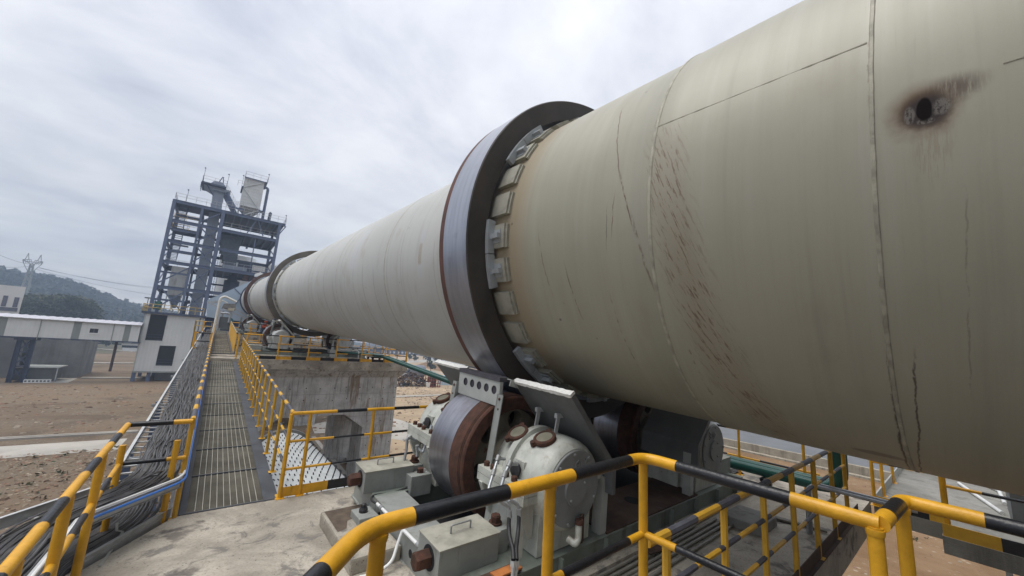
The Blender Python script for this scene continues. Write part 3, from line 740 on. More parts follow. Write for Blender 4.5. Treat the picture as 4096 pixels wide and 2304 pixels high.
def tyre(y, hw, mats, tread_from):
    b = MB(); ro, ri = 2.64, 2.335
    b.lathe((0, y, 0), (0, 1, 0), [(-hw, ri), (-hw, ro-.015), (-hw, ro-.015), (-hw+.015, ro), (tread_from, ro), (tread_from+.002, ro), (hw-.015, ro), (hw, ro-.015), (hw, ro-.015), (hw, ri), (hw, ri), (-hw, ri)], 160,
            [1, 1, 1, 0, 2, 2, 2, 1, 1, 1, 1], True, x=(1, 0, 0))
    return b.build('tyre', mats, kiln, local=True)
tyre(TY[0], 0.365, [TREAD, TSIDE, TRUST], 0.235)
tyre(TY[1], 0.36, [TREAD, M('tyre side tan grey', (0.12, 0.108, 0.090), 0.7, var=0.2, scale=2), TRUST], 0.25)
TR3 = M('dusty rust tyre', (0.105, 0.062, 0.052), 0.8, var=0.2, scale=3)
tyre(TY[2], 0.36, [TR3, TR3, TR3], 0.25)
# shoe plates under each tyre, with lug and stop
PADC = M('shoe plate paint', (0.33, 0.325, 0.27), 0.6, var=0.2, scale=5, rust=0.28, rscale=9, rcol=(0.20, 0.10, 0.05))
PADG = M('stop block grey', (0.36, 0.39, 0.41), 0.5, var=0.1, scale=5, rust=0.08, rscale=9)
def arcbox(b, a0, a1, y0, y1, r0, r1, n=3, mi=0):
    vs = []
    for k in range(n+1):
        th = R(a0+(a1-a0)*k/n)
        for yy, rr in ((y0, r0), (y1, r0), (y1, r1), (y0, r1)): vs.append((rr*math.cos(th), yy, rr*math.sin(th)))
    fs = [(k*4+j, k*4+(j+1) % 4, (k+1)*4+(j+1) % 4, (k+1)*4+j) for k in range(n) for j in range(4)]+[(0, 1, 2, 3), (n*4+3, n*4+2, n*4+1, n*4)]
    b.add(vs, fs, mi); return b
NP = 32
for t_i, ty in enumerate(TY):
    e = -0.365; proto = None
    for k in range(NP):
        ang = k*360.0/NP+(4 if t_i == 0 else 0)
        if proto is None:
            b = MB(); arcbox(b, -3.9, 3.9, e-0.275, e+0.05, 2.195, 2.262); arcbox(b, -3.9, 3.9, e-0.305, e-0.262, 2.195, 2.235); pp = b.build('shoe_plate', PADC, kiln, local=True)
            b = MB(); arcbox(b, -.8, .8, e-0.22, e-0.02, 2.255, 2.325, 1); lg = b.build('lug', PADG, kiln, local=True)
            b = MB(); arcbox(b, -5.5, 5.5, e-0.070, e-0.012, 2.255, 2.362, 3); arcbox(b, -2.2, 2.2, e-0.21, e-0.065, 2.255, 2.272, 2); st = b.build('stop_block', PADG, kiln, local=True)
            proto = (pp, lg, st)
            for o in proto: o.location = (0, ty, 0); o.rotation_euler = (0, -R(ang), 0)
        else:
            inst(proto[0], kiln, (0, ty, 0), (0, -R(ang), 0))
            if k % 4 in (2, 3): continue
            inst(proto[1], kiln, (0, ty, 0), (0, -R(ang), 0))
            inst(proto[2], kiln, (0, ty, 0), (0, -R(ang), 0))
# seal ring at the feed end
b = MB(); b.lathe((0, 0, 0), (0, 1, 0), [(55.2, 2.2), (55.2, 2.34), (55.35, 2.34), (55.35, 2.2)], 96, 0, True, x=(1, 0, 0)); b.build('seal_ring', BLUSD, kiln, local=True)

# feed hood at the far end
hood = empty('feed_hood', (4, 57, -0.3), 'pale blue sloping sheet steel hood at the far end of the kiln', 'hood')
b = MB(); b.prism([(-0.3, 3.75), (4.55, 7.45), (7.6, 7.45), (9.4, 4.6), (9.0, 1.2), (-0.1, 1.75)], 'y', 56.9, 61.5); b.build('casing', HOODB, hood)
b = MB(); b.beam((2.05, 56.86, 5.5), (3.0, 56.86, 4.6), .05, .1); b.beam((2.0, 56.84, 2.6), (2.8, 56.84, 4.4), .05, .08); b.build('joint_flange', BLUST, hood)
b = MB(); b.prism([(3.9, 7.45), (4.9, 7.45), (4.9, 7.75), (4.4, 8.05), (3.9, 7.75)], 'y', 57.2, 58.2); b.build('vent_cap', WHITE, hood)
b = MB(); b.box(-0.2, 4.8, 57.5, 61, -1.5, 1.7); b.build('base_box', M('navy painted steel', (0.02, 0.035, 0.09), 0.6, var=0.2), hood)
for x in (0.2, 8.6):
    for yy in (57.8, 60.8): b = MB(); b.box(x-.25, x+.25, yy-.25, yy+.25, -8, -1.5); b.build('leg', BLUSD, hood)
# unseen firing hood, added right of the frame to shade the near end
fh = empty('shade_hood', (5, -8.4, -2.3), 'unseen grey firing hood added to shade the near end of the kiln', 'hood')
b = MB(); b.box(1.6, 8.4, -11, -6.02, -2.3, 5.2); b.build('casing', GREYD, fh)
bb = empty('shade_building', (4, -4.2, -8), 'unseen grey concrete building added behind the foreground to shade the kiln', 'building')  # unseen building, added to block the sky behind and darken the near kiln
b = MB(); b.box(-3, 1.5, -4.6, -4.2, -8, 9.0); b.box(8.6, 15, -4.6, -4.2, -2.0, 9.0); b.box(1.5, 8.6, -4.6, -4.2, 4.6, 9.0); b.box(1.5, 8.6, -4.6, -4.2, -8, -2.3); b.box(-3, -2.6, -14, -4.6, -8, 9.0); b.build('wall', CONW, bb)
b = MB(); b.box(-3.6, 15.6, -14, -3.2, 9.0, 9.3); b.build('roof', GREYD, bb)

# ---------------------------------------------------------------- support rollers (built about the tyre centre, kiln frame)
def roller_tread():
    t = NT('roller tread steel'); o = t.tc.outputs['Object']
    n = t.noise(t.mapv(o, (0.8, 6, 0.8)), 2.0, 4, 0.6); n2 = t.noise(o, 3, 5, 0.6)
    c = t.mix(t.step(n, 0.3, 0.7), (0.27, 0.27, 0.30, 1), (0.37, 0.37, 0.41, 1))
    c = t.mix(t.math('MULTIPLY', t.step(n2, 0.5, 0.7), 0.3), c, (0.12, 0.095, 0.08, 1))
    return t.fin(c, t.math('MULTIPLY_ADD', n, 0.22, 0.22), 0.88)
RTREAD = roller_tread()
XR, ZR, RR = -1.714, -2.953, 0.77

def web_disc(y, r0, r1, nh, hr, hc):
    """an annular plate with round lightening holes"""
    bm = bmesh.new(); n = 48; edges = []
    def loop(cx, cz, r, m):
        vs = [bm.verts.new((cx+r*math.cos(2*PI*j/m), y, cz+r*math.sin(2*PI*j/m))) for j in range(m)]
        return [bm.edges.new((vs[j], vs[(j+1) % m])) for j in range(m)]
    edges += loop(XR, ZR, r1, n); edges += loop(XR, ZR, r0, 32)
    for k in range(nh):
        a = 2*PI*k/nh+0.35; edges += loop(XR+hc*math.cos(a), ZR+hc*math.sin(a), hr, 18)
    bmesh.ops.triangle_fill(bm, use_beauty=True, use_dissolve=False, edges=edges, normal=(0, -1, 0))
    bm.verts.index_update()
    b = MB(); b.add([v.co[:] for v in bm.verts], [[v.index for v in f.verts] for f in bm.faces]); bm.free()
    for k in range(nh):
        a = 2*PI*k/nh+0.35; b.lathe((XR+hc*math.cos(a), y, ZR+hc*math.sin(a)), (0, 1, 0), [(0, hr), (0.14, hr*0.92)], 18, 0)
    return b

def support_roller(root):
    Y = (0, 1, 0)
    b = MB()
    b.lathe((XR, 0, ZR), Y, [(-.42, .60), (-.42, .745), (-.42, .745), (-.40, .758), (-.40, .758), (-.13, RR), (-.13, RR), (.39, RR), (.40, .76), (.40, .76), (.40, .60)], 96, [1, 1, 1, 1, 1, 0, 0, 0, 1, 1], True, x=(1, 0, 0))
    for yy in (-.36, -.33): b.lathe((XR, 0, ZR), Y, [(yy-.006, .75), (yy, .768), (yy+.006, .75)], 96, 2, True, x=(1, 0, 0))
    b.lathe((XR, 0, ZR), Y, [(-.42, .60), (-.30, .585)], 64, 2, True, x=(1, 0, 0)); b.lathe((XR, 0, ZR), Y, [(.40, .60), (.30, .585)], 64, 2, True, x=(1, 0, 0))
    rl = b.build('roller', [RTREAD, RUST, RUSTD], root, local=True)
    web_disc(-.30, .30, .585, 6, .115, .45).build('web', RUSTWEB, rl, local=True); web_disc(.30, .30, .585, 6, .115, .45).build('web', RUSTWEB, rl, local=True)
    b = MB(); b.lathe((XR, 0, ZR), Y, [(-.47, .19), (-.47, .30), (-.45, .31), (.45, .31), (.47, .30), (.47, .19)], 40, 0, x=(1, 0, 0)); b.build('hub', RUSTWEB, rl, local=True)
    b = MB(); b.lathe((XR, 0, ZR), Y, [(-1.2, .17), (1.2, .17)], 28, 0, x=(1, 0, 0)); b.build('shaft', RUSTD, root, local=True)
    for s in (-1, 1):
        Yd = (0, s, 0); O = (XR, 0, ZR)
        b = MB()
        b.lathe(O, Yd, [(.54, .26), (.54, .38), (.57, .405), (.66, .415), (.82, .42), (.82, .42), (.82, .50), (.82, .50), (.90, .50), (.90, .50), (.90, .45), (.90, .45), (.98, .47), (1.18, .475), (1.30, .47), (1.36, .455), (1.41, .43), (1.435, .40), (1.435, .40), (1.435, .10)], 64, 0, True, x=(1, 0, 0))
        # pedestal under the drum
        zb = -3.575
        b.prism([(XR-.50, zb), (XR+.50, zb), (XR+.44, ZR-.05), (XR-.44, ZR-.05)], 'y', s*.58, s*1.12)
        b.prism([(XR-.40, zb), (XR+.40, zb), (XR+.40, ZR-.1), (XR-.40, ZR-.1)], 'y', s*1.12, s*1.36)
        h = b.build('bearing_housing', HOUS, root, local=True)
        b = MB(); b.box(XR-.64, XR-.40, s*.56, s*1.36, ZR-.02, ZR+.05); b.box(XR-.64, XR-.44, s*.56, s*1.36, ZR-.10, ZR-.025)
        b.prism([(XR-.66, ZR-.1), (XR-.44, ZR-.1), (XR-.44, ZR-.45), (XR-.50, ZR-.45)], 'y', s*.62, s*.68); b.prism([(XR-.66, ZR-.1), (XR-.44, ZR-.1), (XR-.44, ZR-.45), (XR-.50, ZR-.45)], 'y', s*1.25, s*1.31)
        b.build('split_flange', HOUS, h, local=True)
        b = MB(); b.box(XR+.40, XR+.64, s*.56, s*1.36, ZR-.02, ZR+.05); b.build('split_flange', HOUS, h, local=True)
        b0 = MB(); b0.hexbolt((XR-.57, 0, ZR+.05), (0, 0, 1), .036, .05); b0 = b0.build('flange_bolt', RUST, h, local=True); b0.location = (0, s*.63, 0)
        for q, yy in enumerate((.75, .98, 1.12, 1.27)): inst(b0, h, (0, s*yy, 0))
        for q, yy in enumerate((.63, .98, 1.27)): b = MB(); b.hexbolt((XR-.57, s*yy, ZR-.10), (0, 0, -1), .03, .05); b.build('flange_bolt', RUST, h, local=True)
        cap = MB(); cap.lathe(O, Yd, [(1.425, .388), (1.455, .388), (1.46, .38), (1.46, .38), (1.46, .0001)], 64, 0, True, x=(1, 0, 0))
        cap.lathe(O, Yd, [(1.46, .165), (1.485, .162), (1.485, .162), (1.485, .0001)], 40, 0, True, x=(1, 0, 0))
        if s < 0:   # cast maker's mark: a hexagon and an E
            cx, cz = XR+.10, ZR+.235
            for k in range(6):
                p = lambda k: (cx-.075+.05*math.cos(PI/6+k*PI/3), -1.463, cz+.05*math.sin(PI/6+k*PI/3)); cap.beam(p(k), p(k+1), .014, .012)
            cap.beam((cx-.095, -1.463, cz), (cx-.055, -1.463, cz), .014, .012); cap.beam((cx-.075, -1.463, cz-.03), (cx-.075, -1.463, cz+.02), .012, .014)
            cap.box(cx+.03, cx+.045, -1.472, -1.458, cz-.055, cz+.055)
            for q in (-.055, -.008, .04): cap.box(cx+.03, cx+.095, -1.4715, -1.4585, cz+q, cz+q+.016)
        cap.build('end_cap', CAPG, h, local=True)
        for k in range(9):
            b = MB()
            a = k*2*PI/9+.3; b.lathe((XR+.35*math.cos(a), s*1.455, ZR+.35*math.sin(a)), Yd, [(0, .017), (.016, .017), (.022, .008)], 8, 0, cap1=True); b.build('cap_bolt', PIPEG, h, local=True)
        for a in (.4, 2.2, 4.0): b = MB(); b.lathe((XR+.13*math.cos(a), s*1.48, ZR+.13*math.sin(a)), Yd, [(0, .015), (.014, .015), (.02, .008)], 8, 0, cap1=True); b.build('cap_bolt', PIPEG, h, local=True)
        for yy, an in ((.77, 122), (1.15, 114)):
            d = Vector((math.cos(R(an)), 0, math.sin(R(an)))); p = Vector((XR, s*yy, ZR))+d*.40
            b = MB(); b.lathe(p, d, [(0, .108), (.075, .104)], 32, 1, True); b.lathe(p, d, [(.07, .115), (.07, .128), (.110, .128), (.118, .12), (.118, .120), (.118, .094), (.112, .092)], 36, 0, True)
            b.lathe(p, d, [(.111, .095), (.111, .0001)], 32, 2, True)
            q = d.cross(Vector((0, 1, 0))).normalized()
            for sg in (-1, 1):
                c0 = p+d*.09+(q*.125+Vector((0, 1, 0))*.06*sg)*sg
                b.lathe(c0-d*.03, d, [(0, .034), (.05, .034), (.058, .022)], 10, 0, cap1=True)
            b.build('inspection_port', [RUST, HOUS, PORT], h, local=True)
        b = MB(); b.lathe((XR-.43, s*1.04, ZR+.12), (-1, 0, .12), [(0, .05), (.05, .05), (.055, .075), (.075, .075), (.08, .06)], 20, 1, cap1=True); b.box(XR-.455, XR-.40, s*.96, s*1.13, ZR+.06, ZR+.22, 0)
        b.build('oil_plug', [HOUS, RUB], h, local=True)
        # heat shield between bearing and shell
        b = MB()
        P0, P1, P2 = Vector((-1.93, 0, -1.99)), Vector((-1.12, 0, -2.83)), Vector((-1.10, 0, -3.12))
        b.prism([(P0.x, P0.z), (P0.x+.06, P0.z+.03), (P1.x+.065, P1.z+.03), (P2.x+.06, P2.z), (P2.x, P2.z), (P1.x, P1.z)], 'y', s*.56, s*1.50)
        hs = b.build('heat_shield', SHLD, root, local=True)
        b = MB(); n = 26
        vs = []
        for k in range(n+1):
            yy = s*(.555+.95*k/n); j = lambda: random.uniform(-.004, .004)
            vs += [(P0.x-.025+j(), yy, P0.z+.02+j()), (P0.x-.004, yy, P0.z-.012+j()), (P0.x+.06+j(), yy, P0.z+.035+j()), (P0.x+.035+j(), yy, P0.z+.06+j())]
        b.add(vs, [(k*4+q, k*4+(q+1) % 4, (k+1)*4+(q+1) % 4, (k+1)*4+q) for k in range(n) for q in range(4)]+[(0, 1, 2, 3), (n*4, n*4+3, n*4+2, n*4+1)]); b.build('insulation_edge', INSUL, hs, local=True)
        for yy in (.80, 1.13):
            b = MB()
            b.beam((XR-.02, s*yy, ZR+.42), (XR+.02, s*yy, -2.27), .055, .012, up=(0, 1, 0)); b.box(XR-.06, XR+.03, s*yy-.03, s*yy+.03, ZR+.40, ZR+.46, 1)
            b.box(XR-.03, XR+.12, s*yy-.02, s*yy+.02, -2.30, -2.25)
            b.build('shield_strut', [GALVW, RUST], hs, local=True)
        b = MB(); b.prism([(-1.16, -3.58), (-1.04, -3.58), (-1.04, -2.95), (-1.14, -2.95)], 'y', s*1.28, s*1.40); b.build('shield_foot', GREYL, hs, local=True)
    # graphite block holder over the roller: perforated plate, dark blocks, angle brackets
    bm = bmesh.new(); y0, y1, z0, z1, xx = -.50, .42, -2.27, -1.99, -2.11
    vs = [bm.verts.new((xx, yy, zz)) for yy, zz in ((y0, z0), (y1, z0), (y1, z1), (y0, z1))]; ed = [bm.edges.new((vs[i], vs[(i+1) % 4])) for i in range(4)]
    hz = -2.10
    for k in range(5):
        cy = y0+.10+.165*k; vv = [bm.verts.new((xx, cy+.052*math.cos(2*PI*j/18), hz+.052*math.sin(2*PI*j/18))) for j in range(18)]
        ed += [bm.edges.new((vv[j], vv[(j+1) % 18])) for j in range(18)]
    bmesh.ops.triangle_fill(bm, use_beauty=True, edges=ed, normal=(-1, 0, 0)); bm.verts.index_update()
    b = MB(); b.add([v.co[:] for v in bm.verts], [[v.index for v in f.verts] for f in bm.faces]); bm.free()
    b.box(xx+.012, xx+.022, y0, y1, z0, z1, 1); b.box(xx+.001, xx+.05, y0, y1, z0-.012, z0, 0); b.box(xx, xx+.05, y0-.012, y0-.001, z0, z1); b.box(xx, xx+.05, y1+.001, y1+.012, z0, z1)
    g = b.build('graphite_holder', [GREYL, M('graphite', (0.045, 0.043, 0.055), 0.5, var=0.2)], root, local=True)
    b = MB(); b.box(xx-.012, xx+.13, y0-.015, y1+.015, z1+.001, z1+.055); b.build('graphite_block', M('graphite block', (0.075, 0.072, 0.085), 0.6, var=0.2, scale=8), g, local=True)
    for yy, sg in ((y0-.07, -1), (y1+.07, 1)):
        b = MB(); b.beam((xx-.02, yy, -2.13), (xx-.10, yy, ZR+.05), .10, .012, up=(1, 0, 0)); b.beam((xx+.012, yy+.05*sg*-1, -2.13), (xx-.06, yy+.05*sg*-1, ZR+.05), .012, .09, up=(1, 0, 0))
        b.beam((xx-.06, yy, ZR+.06), (xx+.04, yy, ZR+.06), .16, .012)
        for zz in (-2.18, -2.30): b.hexbolt((xx-.028, yy, zz), (-1, 0, 0), .016, .018, 1)
        b.build('angle_bracket', [GREY, RUST], g, local=True)
    b = MB(); b.beam((xx+.10, y0-.08, -1.99), (xx+.42, y0-.08, -2.06), .012, .075, up=(0, 0, 1)); b.beam((xx+.10, y0-.04, -1.95), (xx+.42, y0-.04, -2.02), .075, .012); b.build('tie_angle', GREYL, g, local=True)
RUSTWEB = M('roller web paint', (0.185, 0.165, 0.125), 0.75, var=0.25, scale=4, rust=0.35, rscale=5, dirt=0.4)
SHLD = M('heat shield grey', (0.135, 0.142, 0.145), 0.5, var=0.12, scale=4, rust=0.04, rscale=12, dirt=0.12)
INSUL = M('white insulation', (0.78, 0.78, 0.75), 0.9, var=0.08, scale=20, bump=0.5, bscale=60)

def station(y):
    return tuple(KO+K*y)
RL = [('steel support roller with rust rim and white bearing housings in the foreground under the kiln', 'grey shielded support roller in deep shade on the far side of the foreground deck'),
      ('grey support roller on the middle pier on the walkway side of the kiln', 'grey support roller on the middle pier on the far side of the kiln'),
      ('distant grey support roller on the third pier beside the walkway', 'distant support roller on the third pier beyond the kiln')]
rolls = []
for m in (0, 1):
    MB.mirror = bool(m)
    r = empty('support_roller', station(TY[0]-.165), RL[0][m], 'support roller', 'support rollers under the kiln tyres', rot=(SL, 0, 0))
    support_roller(r); rolls.append(r); MB.mirror = False

# ---------------------------------------------------------------- base frame on the deck
def base_frame(root):
    for s in (-1, 1):
        b = MB(); b.box(-3.02, 3.02, s*.66, s*1.44, -3.60, -3.585); b.box(-3.02, 3.02, s*1.40, s*1.42, -3.87, -3.60); b.box(-3.0, 3.0, s*.68, s*.70, -3.87, -3.60); b.box(-3.02, 3.02, s*1.36, s*1.50, -3.885, -3.87)
        for x in [k*0.75-2.6 for k in range(8)]: b.box(x-.01, x+.01, s*1.41, s*1.48, -3.87, -3.60)
        b.build('side_beam', GREYG, root, local=True)
        b = MB(); b.box(-1.05, 1.25, s*.68, s*1.42, -3.584, -3.565); b.build('cover_plate', RUSTB, root, local=True)
        b = MB(); b.lathe((0.05, s*1.05, -3.566), (0, 0, 1), [(0, .115), (.004, .115), (.004, .0001)], 28, 0); b.build('access_hole', DARK, root, local=True)
    for sx in (-1, 1):
        b = MB(); b.box(sx*3.02, sx*2.62, -.66, .66, -3.60, -3.585); b.box(sx*3.02, sx*3.0, -1.40, 1.40, -3.87, -3.60); b.box(sx*2.64, sx*2.62, -.66, .66, -3.87, -3.60)
        b.box(sx*3.04, sx*3.02, -1.44, 1.44, -3.885, -3.86); b.build('end_beam', GREY, root, local=True)
        b = MB()
        for yy in (-.45, .45, -1.15): b.lathe((sx*3.022, yy, -3.72), (sx, 0, 0), [(0, .04), (.002, .04), (.002, .0001)], 16, 0)
        b.build('slot_hole', DARK, root, local=True)
    b = MB(); b.box(-2.6, 2.6, -.66, .66, -3.875, -3.868); b.build('dark_floor', DARK, root, local=True)  # black plate standing in for the dark of the frame opening
    for sx in (-1, 1):
        for s in (-1, 1):
            x0, x1, yc = sx*3.13, sx*2.47, s*.985
            b = MB(); b.bbox(x0, x1, yc-.20, yc+.20, -3.585, -3.33, .006); bx = b.build('adjuster_box', GREY, root, local=True)
            b = MB(); b.bbox(min(x0, x1)-.008, max(x0, x1)+.008, yc-.208, yc+.208, -3.329, -3.316, .004); b.build('lid', LIDG, bx, local=True)
            b = MB(); xm = (x0+x1)/2; b.tube(fillet([(xm-.11, yc, -3.32), (xm-.11, yc, -3.245), (xm+.11, yc, -3.245), (xm+.11, yc, -3.32)], .012, 3), .009, 6); b.build('handle', PIPEG, bx, local=True)
            b = MB(); b.lathe((x0, yc-.02, -3.455), (sx, 0, 0), [(-.004, .105), (.004, .105), (.004, .06)], 24, 1); b.hexbolt((x0+sx*.01, yc-.02, -3.455), (sx, 0, 0), .083, .135, 0)
            b.build('adjuster_bolt', [RUST, DARK], bx, local=True)
            b = MB(); b.bbox(sx*2.44, sx*2.28, yc-.12, yc+.12, -3.585, -3.36, .006); b.hexbolt((sx*2.36, yc+.02, -3.36), (0, 0, 1), .055, .09, 1); b.lathe((sx*2.36, yc+.02, -3.36), (0, 0, 1), [(0, .07), (.02, .07), (.02, .05)], 20, 1); b.build('anchor_block', [GREY, RUST], root, local=True)
LIDG = M('lid dusty grey', (0.33, 0.32, 0.27), 0.75, var=0.2, scale=5, rust=0.10, rscale=12, dirt=0.3)
frames = [empty('roller_base_frame', station(TY[0]-.17), 'green grey steel base frame with rusty hex bolts on the near deck', 'base frame', 'roller base frames on the piers', rot=(SL, 0, 0))]
base_frame(frames[0])
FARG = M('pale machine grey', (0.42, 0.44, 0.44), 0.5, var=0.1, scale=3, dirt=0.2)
FL = ['grey roller base frame on the middle pier behind the striped railing', 'grey roller base frame on the distant third pier']
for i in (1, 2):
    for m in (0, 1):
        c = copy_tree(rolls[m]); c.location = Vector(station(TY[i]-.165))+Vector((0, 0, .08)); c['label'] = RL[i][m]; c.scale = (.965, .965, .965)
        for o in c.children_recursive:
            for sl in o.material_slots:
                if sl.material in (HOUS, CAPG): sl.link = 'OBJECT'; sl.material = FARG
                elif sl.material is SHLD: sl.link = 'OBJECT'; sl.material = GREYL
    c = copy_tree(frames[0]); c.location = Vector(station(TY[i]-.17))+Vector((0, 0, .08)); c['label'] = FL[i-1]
# ---------------------------------------------------------------- concrete piers
def pier(name, x0, x1, y0, y1, zt, label, cols, lint, hz=0.75, flare=0.33, slab=0.45, left_poly=None, holes=True):
    root = empty(name, ((x0+x1)/2, (y0+y1)/2, GZ), label, 'pier', 'concrete piers carrying the kiln')
    b = MB()
    if left_poly: b.prism(left_poly, 'z', zt-slab, zt)
    else: b.box(x0, x1, y0, y1, zt-slab, zt)
    b.build('deck_slab', DECK, root)
    b = MB(); f = flare; a, c = zt-slab, zt-slab-0.42
    b.add([(x0, y0, a-.002), (x1, y0, a-.002), (x1, y1, a-.002), (x0, y1, a-.002), (x0+f, y0+f, c), (x1-f, y0+f, c), (x1-f, y1-f, c), (x0+f, y1-f, c)],
          [(0, 1, 2, 3), (7, 6, 5, 4), (0, 4, 5, 1), (1, 5, 6, 2), (2, 6, 7, 3), (3, 7, 4, 0)])
    b.build('flared_cap', CONP, root)
    (l0, l1), (r0, r1) = cols
    zl_ = lint
    poly = [(l0, GZ-.2), (l1, GZ-.2), (l1, zl_-hz), (l1+1.05, zl_), (r0-1.05, zl_), (r0, zl_-hz), (r0, GZ-.2), (r1, GZ-.2), (r1, c-.003), (l0, c-.003)]
    yf0, yf1 = y0+f+.004, y1-f-.004
    for ya, yb in ((yf0, yf0+1.9), (yf1-1.9, yf1)):
        b = MB()
        # portal frame as strips so that the outline keeps its opening
        b.prism([(l0, GZ-.2), (l1, GZ-.2), (l1, c-.003), (l0, c-.003)], 'y', ya, yb)
        b.prism([(r0, GZ-.2), (r1, GZ-.2), (r1, c-.003), (r0, c-.003)], 'y', ya, yb)
        b.prism([(l1, zl_-hz), (l1+1.05, zl_), (r0-1.05, zl_), (r0, zl_-hz), (r0, c-.003), (l1, c-.003)], 'y', ya, yb)
        b.build('portal_frame', CONP, root)
    b = MB(); b.box(r0+.35, r1-.002, yf0+1.9, yf1-1.9, zl_-1.0, c-.003); b.box(l0+.002, l1-.35, yf0+1.9, yf1-1.9, zl_-1.0, c-.003); b.build('side_wall', CONP, root)
    if holes:
        b = MB(); random.seed(3)
        x = l0+.35
        while x < r1:
            z = c-.55
            while z > GZ+.5:
                if (z > zl_ or x < l1 or x > r0) and random.random() < .8:
                    b.lathe((x+random.uniform(-.05, .05), yf0-.003, z+random.uniform(-.04, .04)), (0, 1, 0), [(0, .0001), (0, .030)], 8, 0)
                z -= .62
            x += .68
        o = b.build('tie_holes', M('tie hole dark', (0.03, 0.028, 0.026), 0.9), root); o['kind'] = 'stuff'  # flat dark discs stand in for the shade inside the tie holes
    return root
pier('concrete_pier', -0.55, 9.62, 1.33, 6.35, -2.25, 'near concrete pier deck holding the foreground roller, dusty and pitted', ((0.6, 2.4), (6.6, 8.6)), -5.2,
     left_poly=[(-0.55, 1.33), (9.62, 1.33), (9.62, 6.35), (0.06, 6.35), (-0.55, 5.40)], holes=False)
pier('concrete_pier', 0.28, 9.72, 21.5, 29.6, -1.13, 'stained concrete pier with an open portal behind the near walkway railing', ((0.7, 2.45), (7.6, 9.33)), -3.97)
pier('concrete_pier', 0.75, 9.72, 39.4, 47.4, -0.22, 'third concrete pier further along the kiln', ((1.1, 2.6), (7.6, 9.3)), -3.6, holes=False)
# plinths under the frames
def plinth(x0, x1, y0, y1, z0, z1, label, mat=None):
    b = MB(); b.bbox(x0, x1, y0, y1, z0, z1, .025); o = b.build('concrete_plinth', mat or DECK); tag(o, label, 'plinth'); return o
plinth(1.44, 1.955, 4.0, 5.26, -2.26, -2.10, 'low concrete plinth with a brown stained top at the corner of the near base frame')
b = MB(); b.add([(1.475, 4.62, -2.0965), (1.58, 4.66, -2.0965), (1.64, 4.84, -2.0965), (1.78, 4.90, -2.0965), (1.80, 5.06, -2.0965), (1.92, 5.08, -2.0965), (1.92, 5.22, -2.0965), (1.475, 5.22, -2.0965)], [(0, 1, 2, 3, 4, 5, 6, 7)]); tag(b.build('mud_patch', M('brown mud', (0.10, 0.075, 0.055), 0.9, var=0.3, scale=8)), kind='structure')
for k, zt in ((1, -1.13), (2, -0.22)):
    y = TY[k]
    for s in (-1, 1):
        plinth(2.0, 7.98, y+s*1.62-.25-.05, y+s*1.62+.25-.05, zt-.02, zt+.12, ('low concrete plinth along the %s edge of the roller base frame on the %s pier' % ('front' if s < 0 else 'rear', 'middle' if k == 1 else 'third')))

# ---------------------------------------------------------------- handrails
RAILG = 'yellow and black handrails'
def handrail(base, label, h=1.13, mids=(0.76, 0.40), posts=None, period=1.0, duty=0.5, phase=0.0, rt=0.026, rm=0.019, rp=0.026, toe=None, group=RAILG, start=None, end_drop=0.0, mat=None, cat='handrail', nseg=8, tilt=None):
    base = [Vector(p) for p in base]; root = empty('handrail', base[0], label, cat, group)
    Y_, B_ = mat or (YEL, BLK)
    up = lambda hh: [p+Vector((0, 0, hh)) for p in base]
    P, I = stripes(up(h), period, phase, duty); b = MB(); b.tube(P, rt, nseg, I); b.build('top_rail', [Y_, B_], root)
    for q, m in enumerate(mids):
        P, I = stripes(up(m), period, phase, duty); b = MB(); b.tube(P, rm, max(6, nseg-2), I); b.build('mid_rail', [Y_, B_], root)
    pr = None
    for p in (posts or base):
        p = Vector(p)
        if pr is None:
            b = MB(); b.tube([(0, 0, -0.0), (0, 0, h-rt*.6)], rp, nseg, 0); b.box(-.055, .055, -.055, .055, 0, .008); pr = b.build('post', [Y_], root, local=True); pr.location = p-base[0]
        else: inst(pr, root, p-base[0])
    if toe:
        b = MB(); P, I = stripes(up(toe/2+.01), period, phase, duty)
        for a, c, i in zip(P, P[1:], I): b.beam(a, c, .006, toe, i)
        b.build('toe_board', [Y_, B_], root)
    return root
def lerp_posts(a, c, n): a, c = Vector(a), Vector(c); return [a.lerp(c, k/n) for k in range(n+1)]

# walkway geometry: rises with the kiln
def wz(y): return -2.25+0.0655*(y-6.35)
def wl(y): return 0.11+0.0172*(y-6.35)          # left edge of the grating
def wr(y): return 1.11+0.0150*(y-6.35)
# far end of the near deck: across from the walkway to the box
handrail([(1.17, 6.36, -2.25), (3.6, 6.36, -2.25)], 'yellow and black handrail across the far edge of the near deck beside the duct', posts=[(1.17, 6.36, -2.25), (1.42, 6.36, -2.25)]+[(2.37+.95*k, 6.36, -2.25) for k in range(2)], period=0.92, phase=0.62, duty=0.5, toe=0.13, h=1.15, mids=(.76, .38))
# right rail of the first walkway run
ys = [6.45+0.935*k for k in range(16)]
handrail([(wr(6.4)+.08, 6.4, wz(6.4)), (wr(20.6)+.06, 20.6, wz(20.6))], 'long yellow and black handrail on the kiln side of the first grating walkway', posts=[(wr(y)+.07, y, wz(y)) for y in ys], period=0.70, phase=0.12, duty=0.62, h=1.15, mat=(YELD, BLKP))
# left rail of the first run, carrying on past the planks
handrail([(wl(6.3)-.05, 6.3, wz(6.3)), (wl(37)-.05, 37, wz(37))], 'yellow and black handrail between the grating walkway and the cable ladder', posts=[(wl(y)-.05, y, wz(y)-.02) for y in [6.33]+[8.2+1.9*k for k in range(15)]], period=0.70, phase=0.10, duty=0.6, h=1.15, mids=(), rt=.028, mat=(YELD, BLKP))
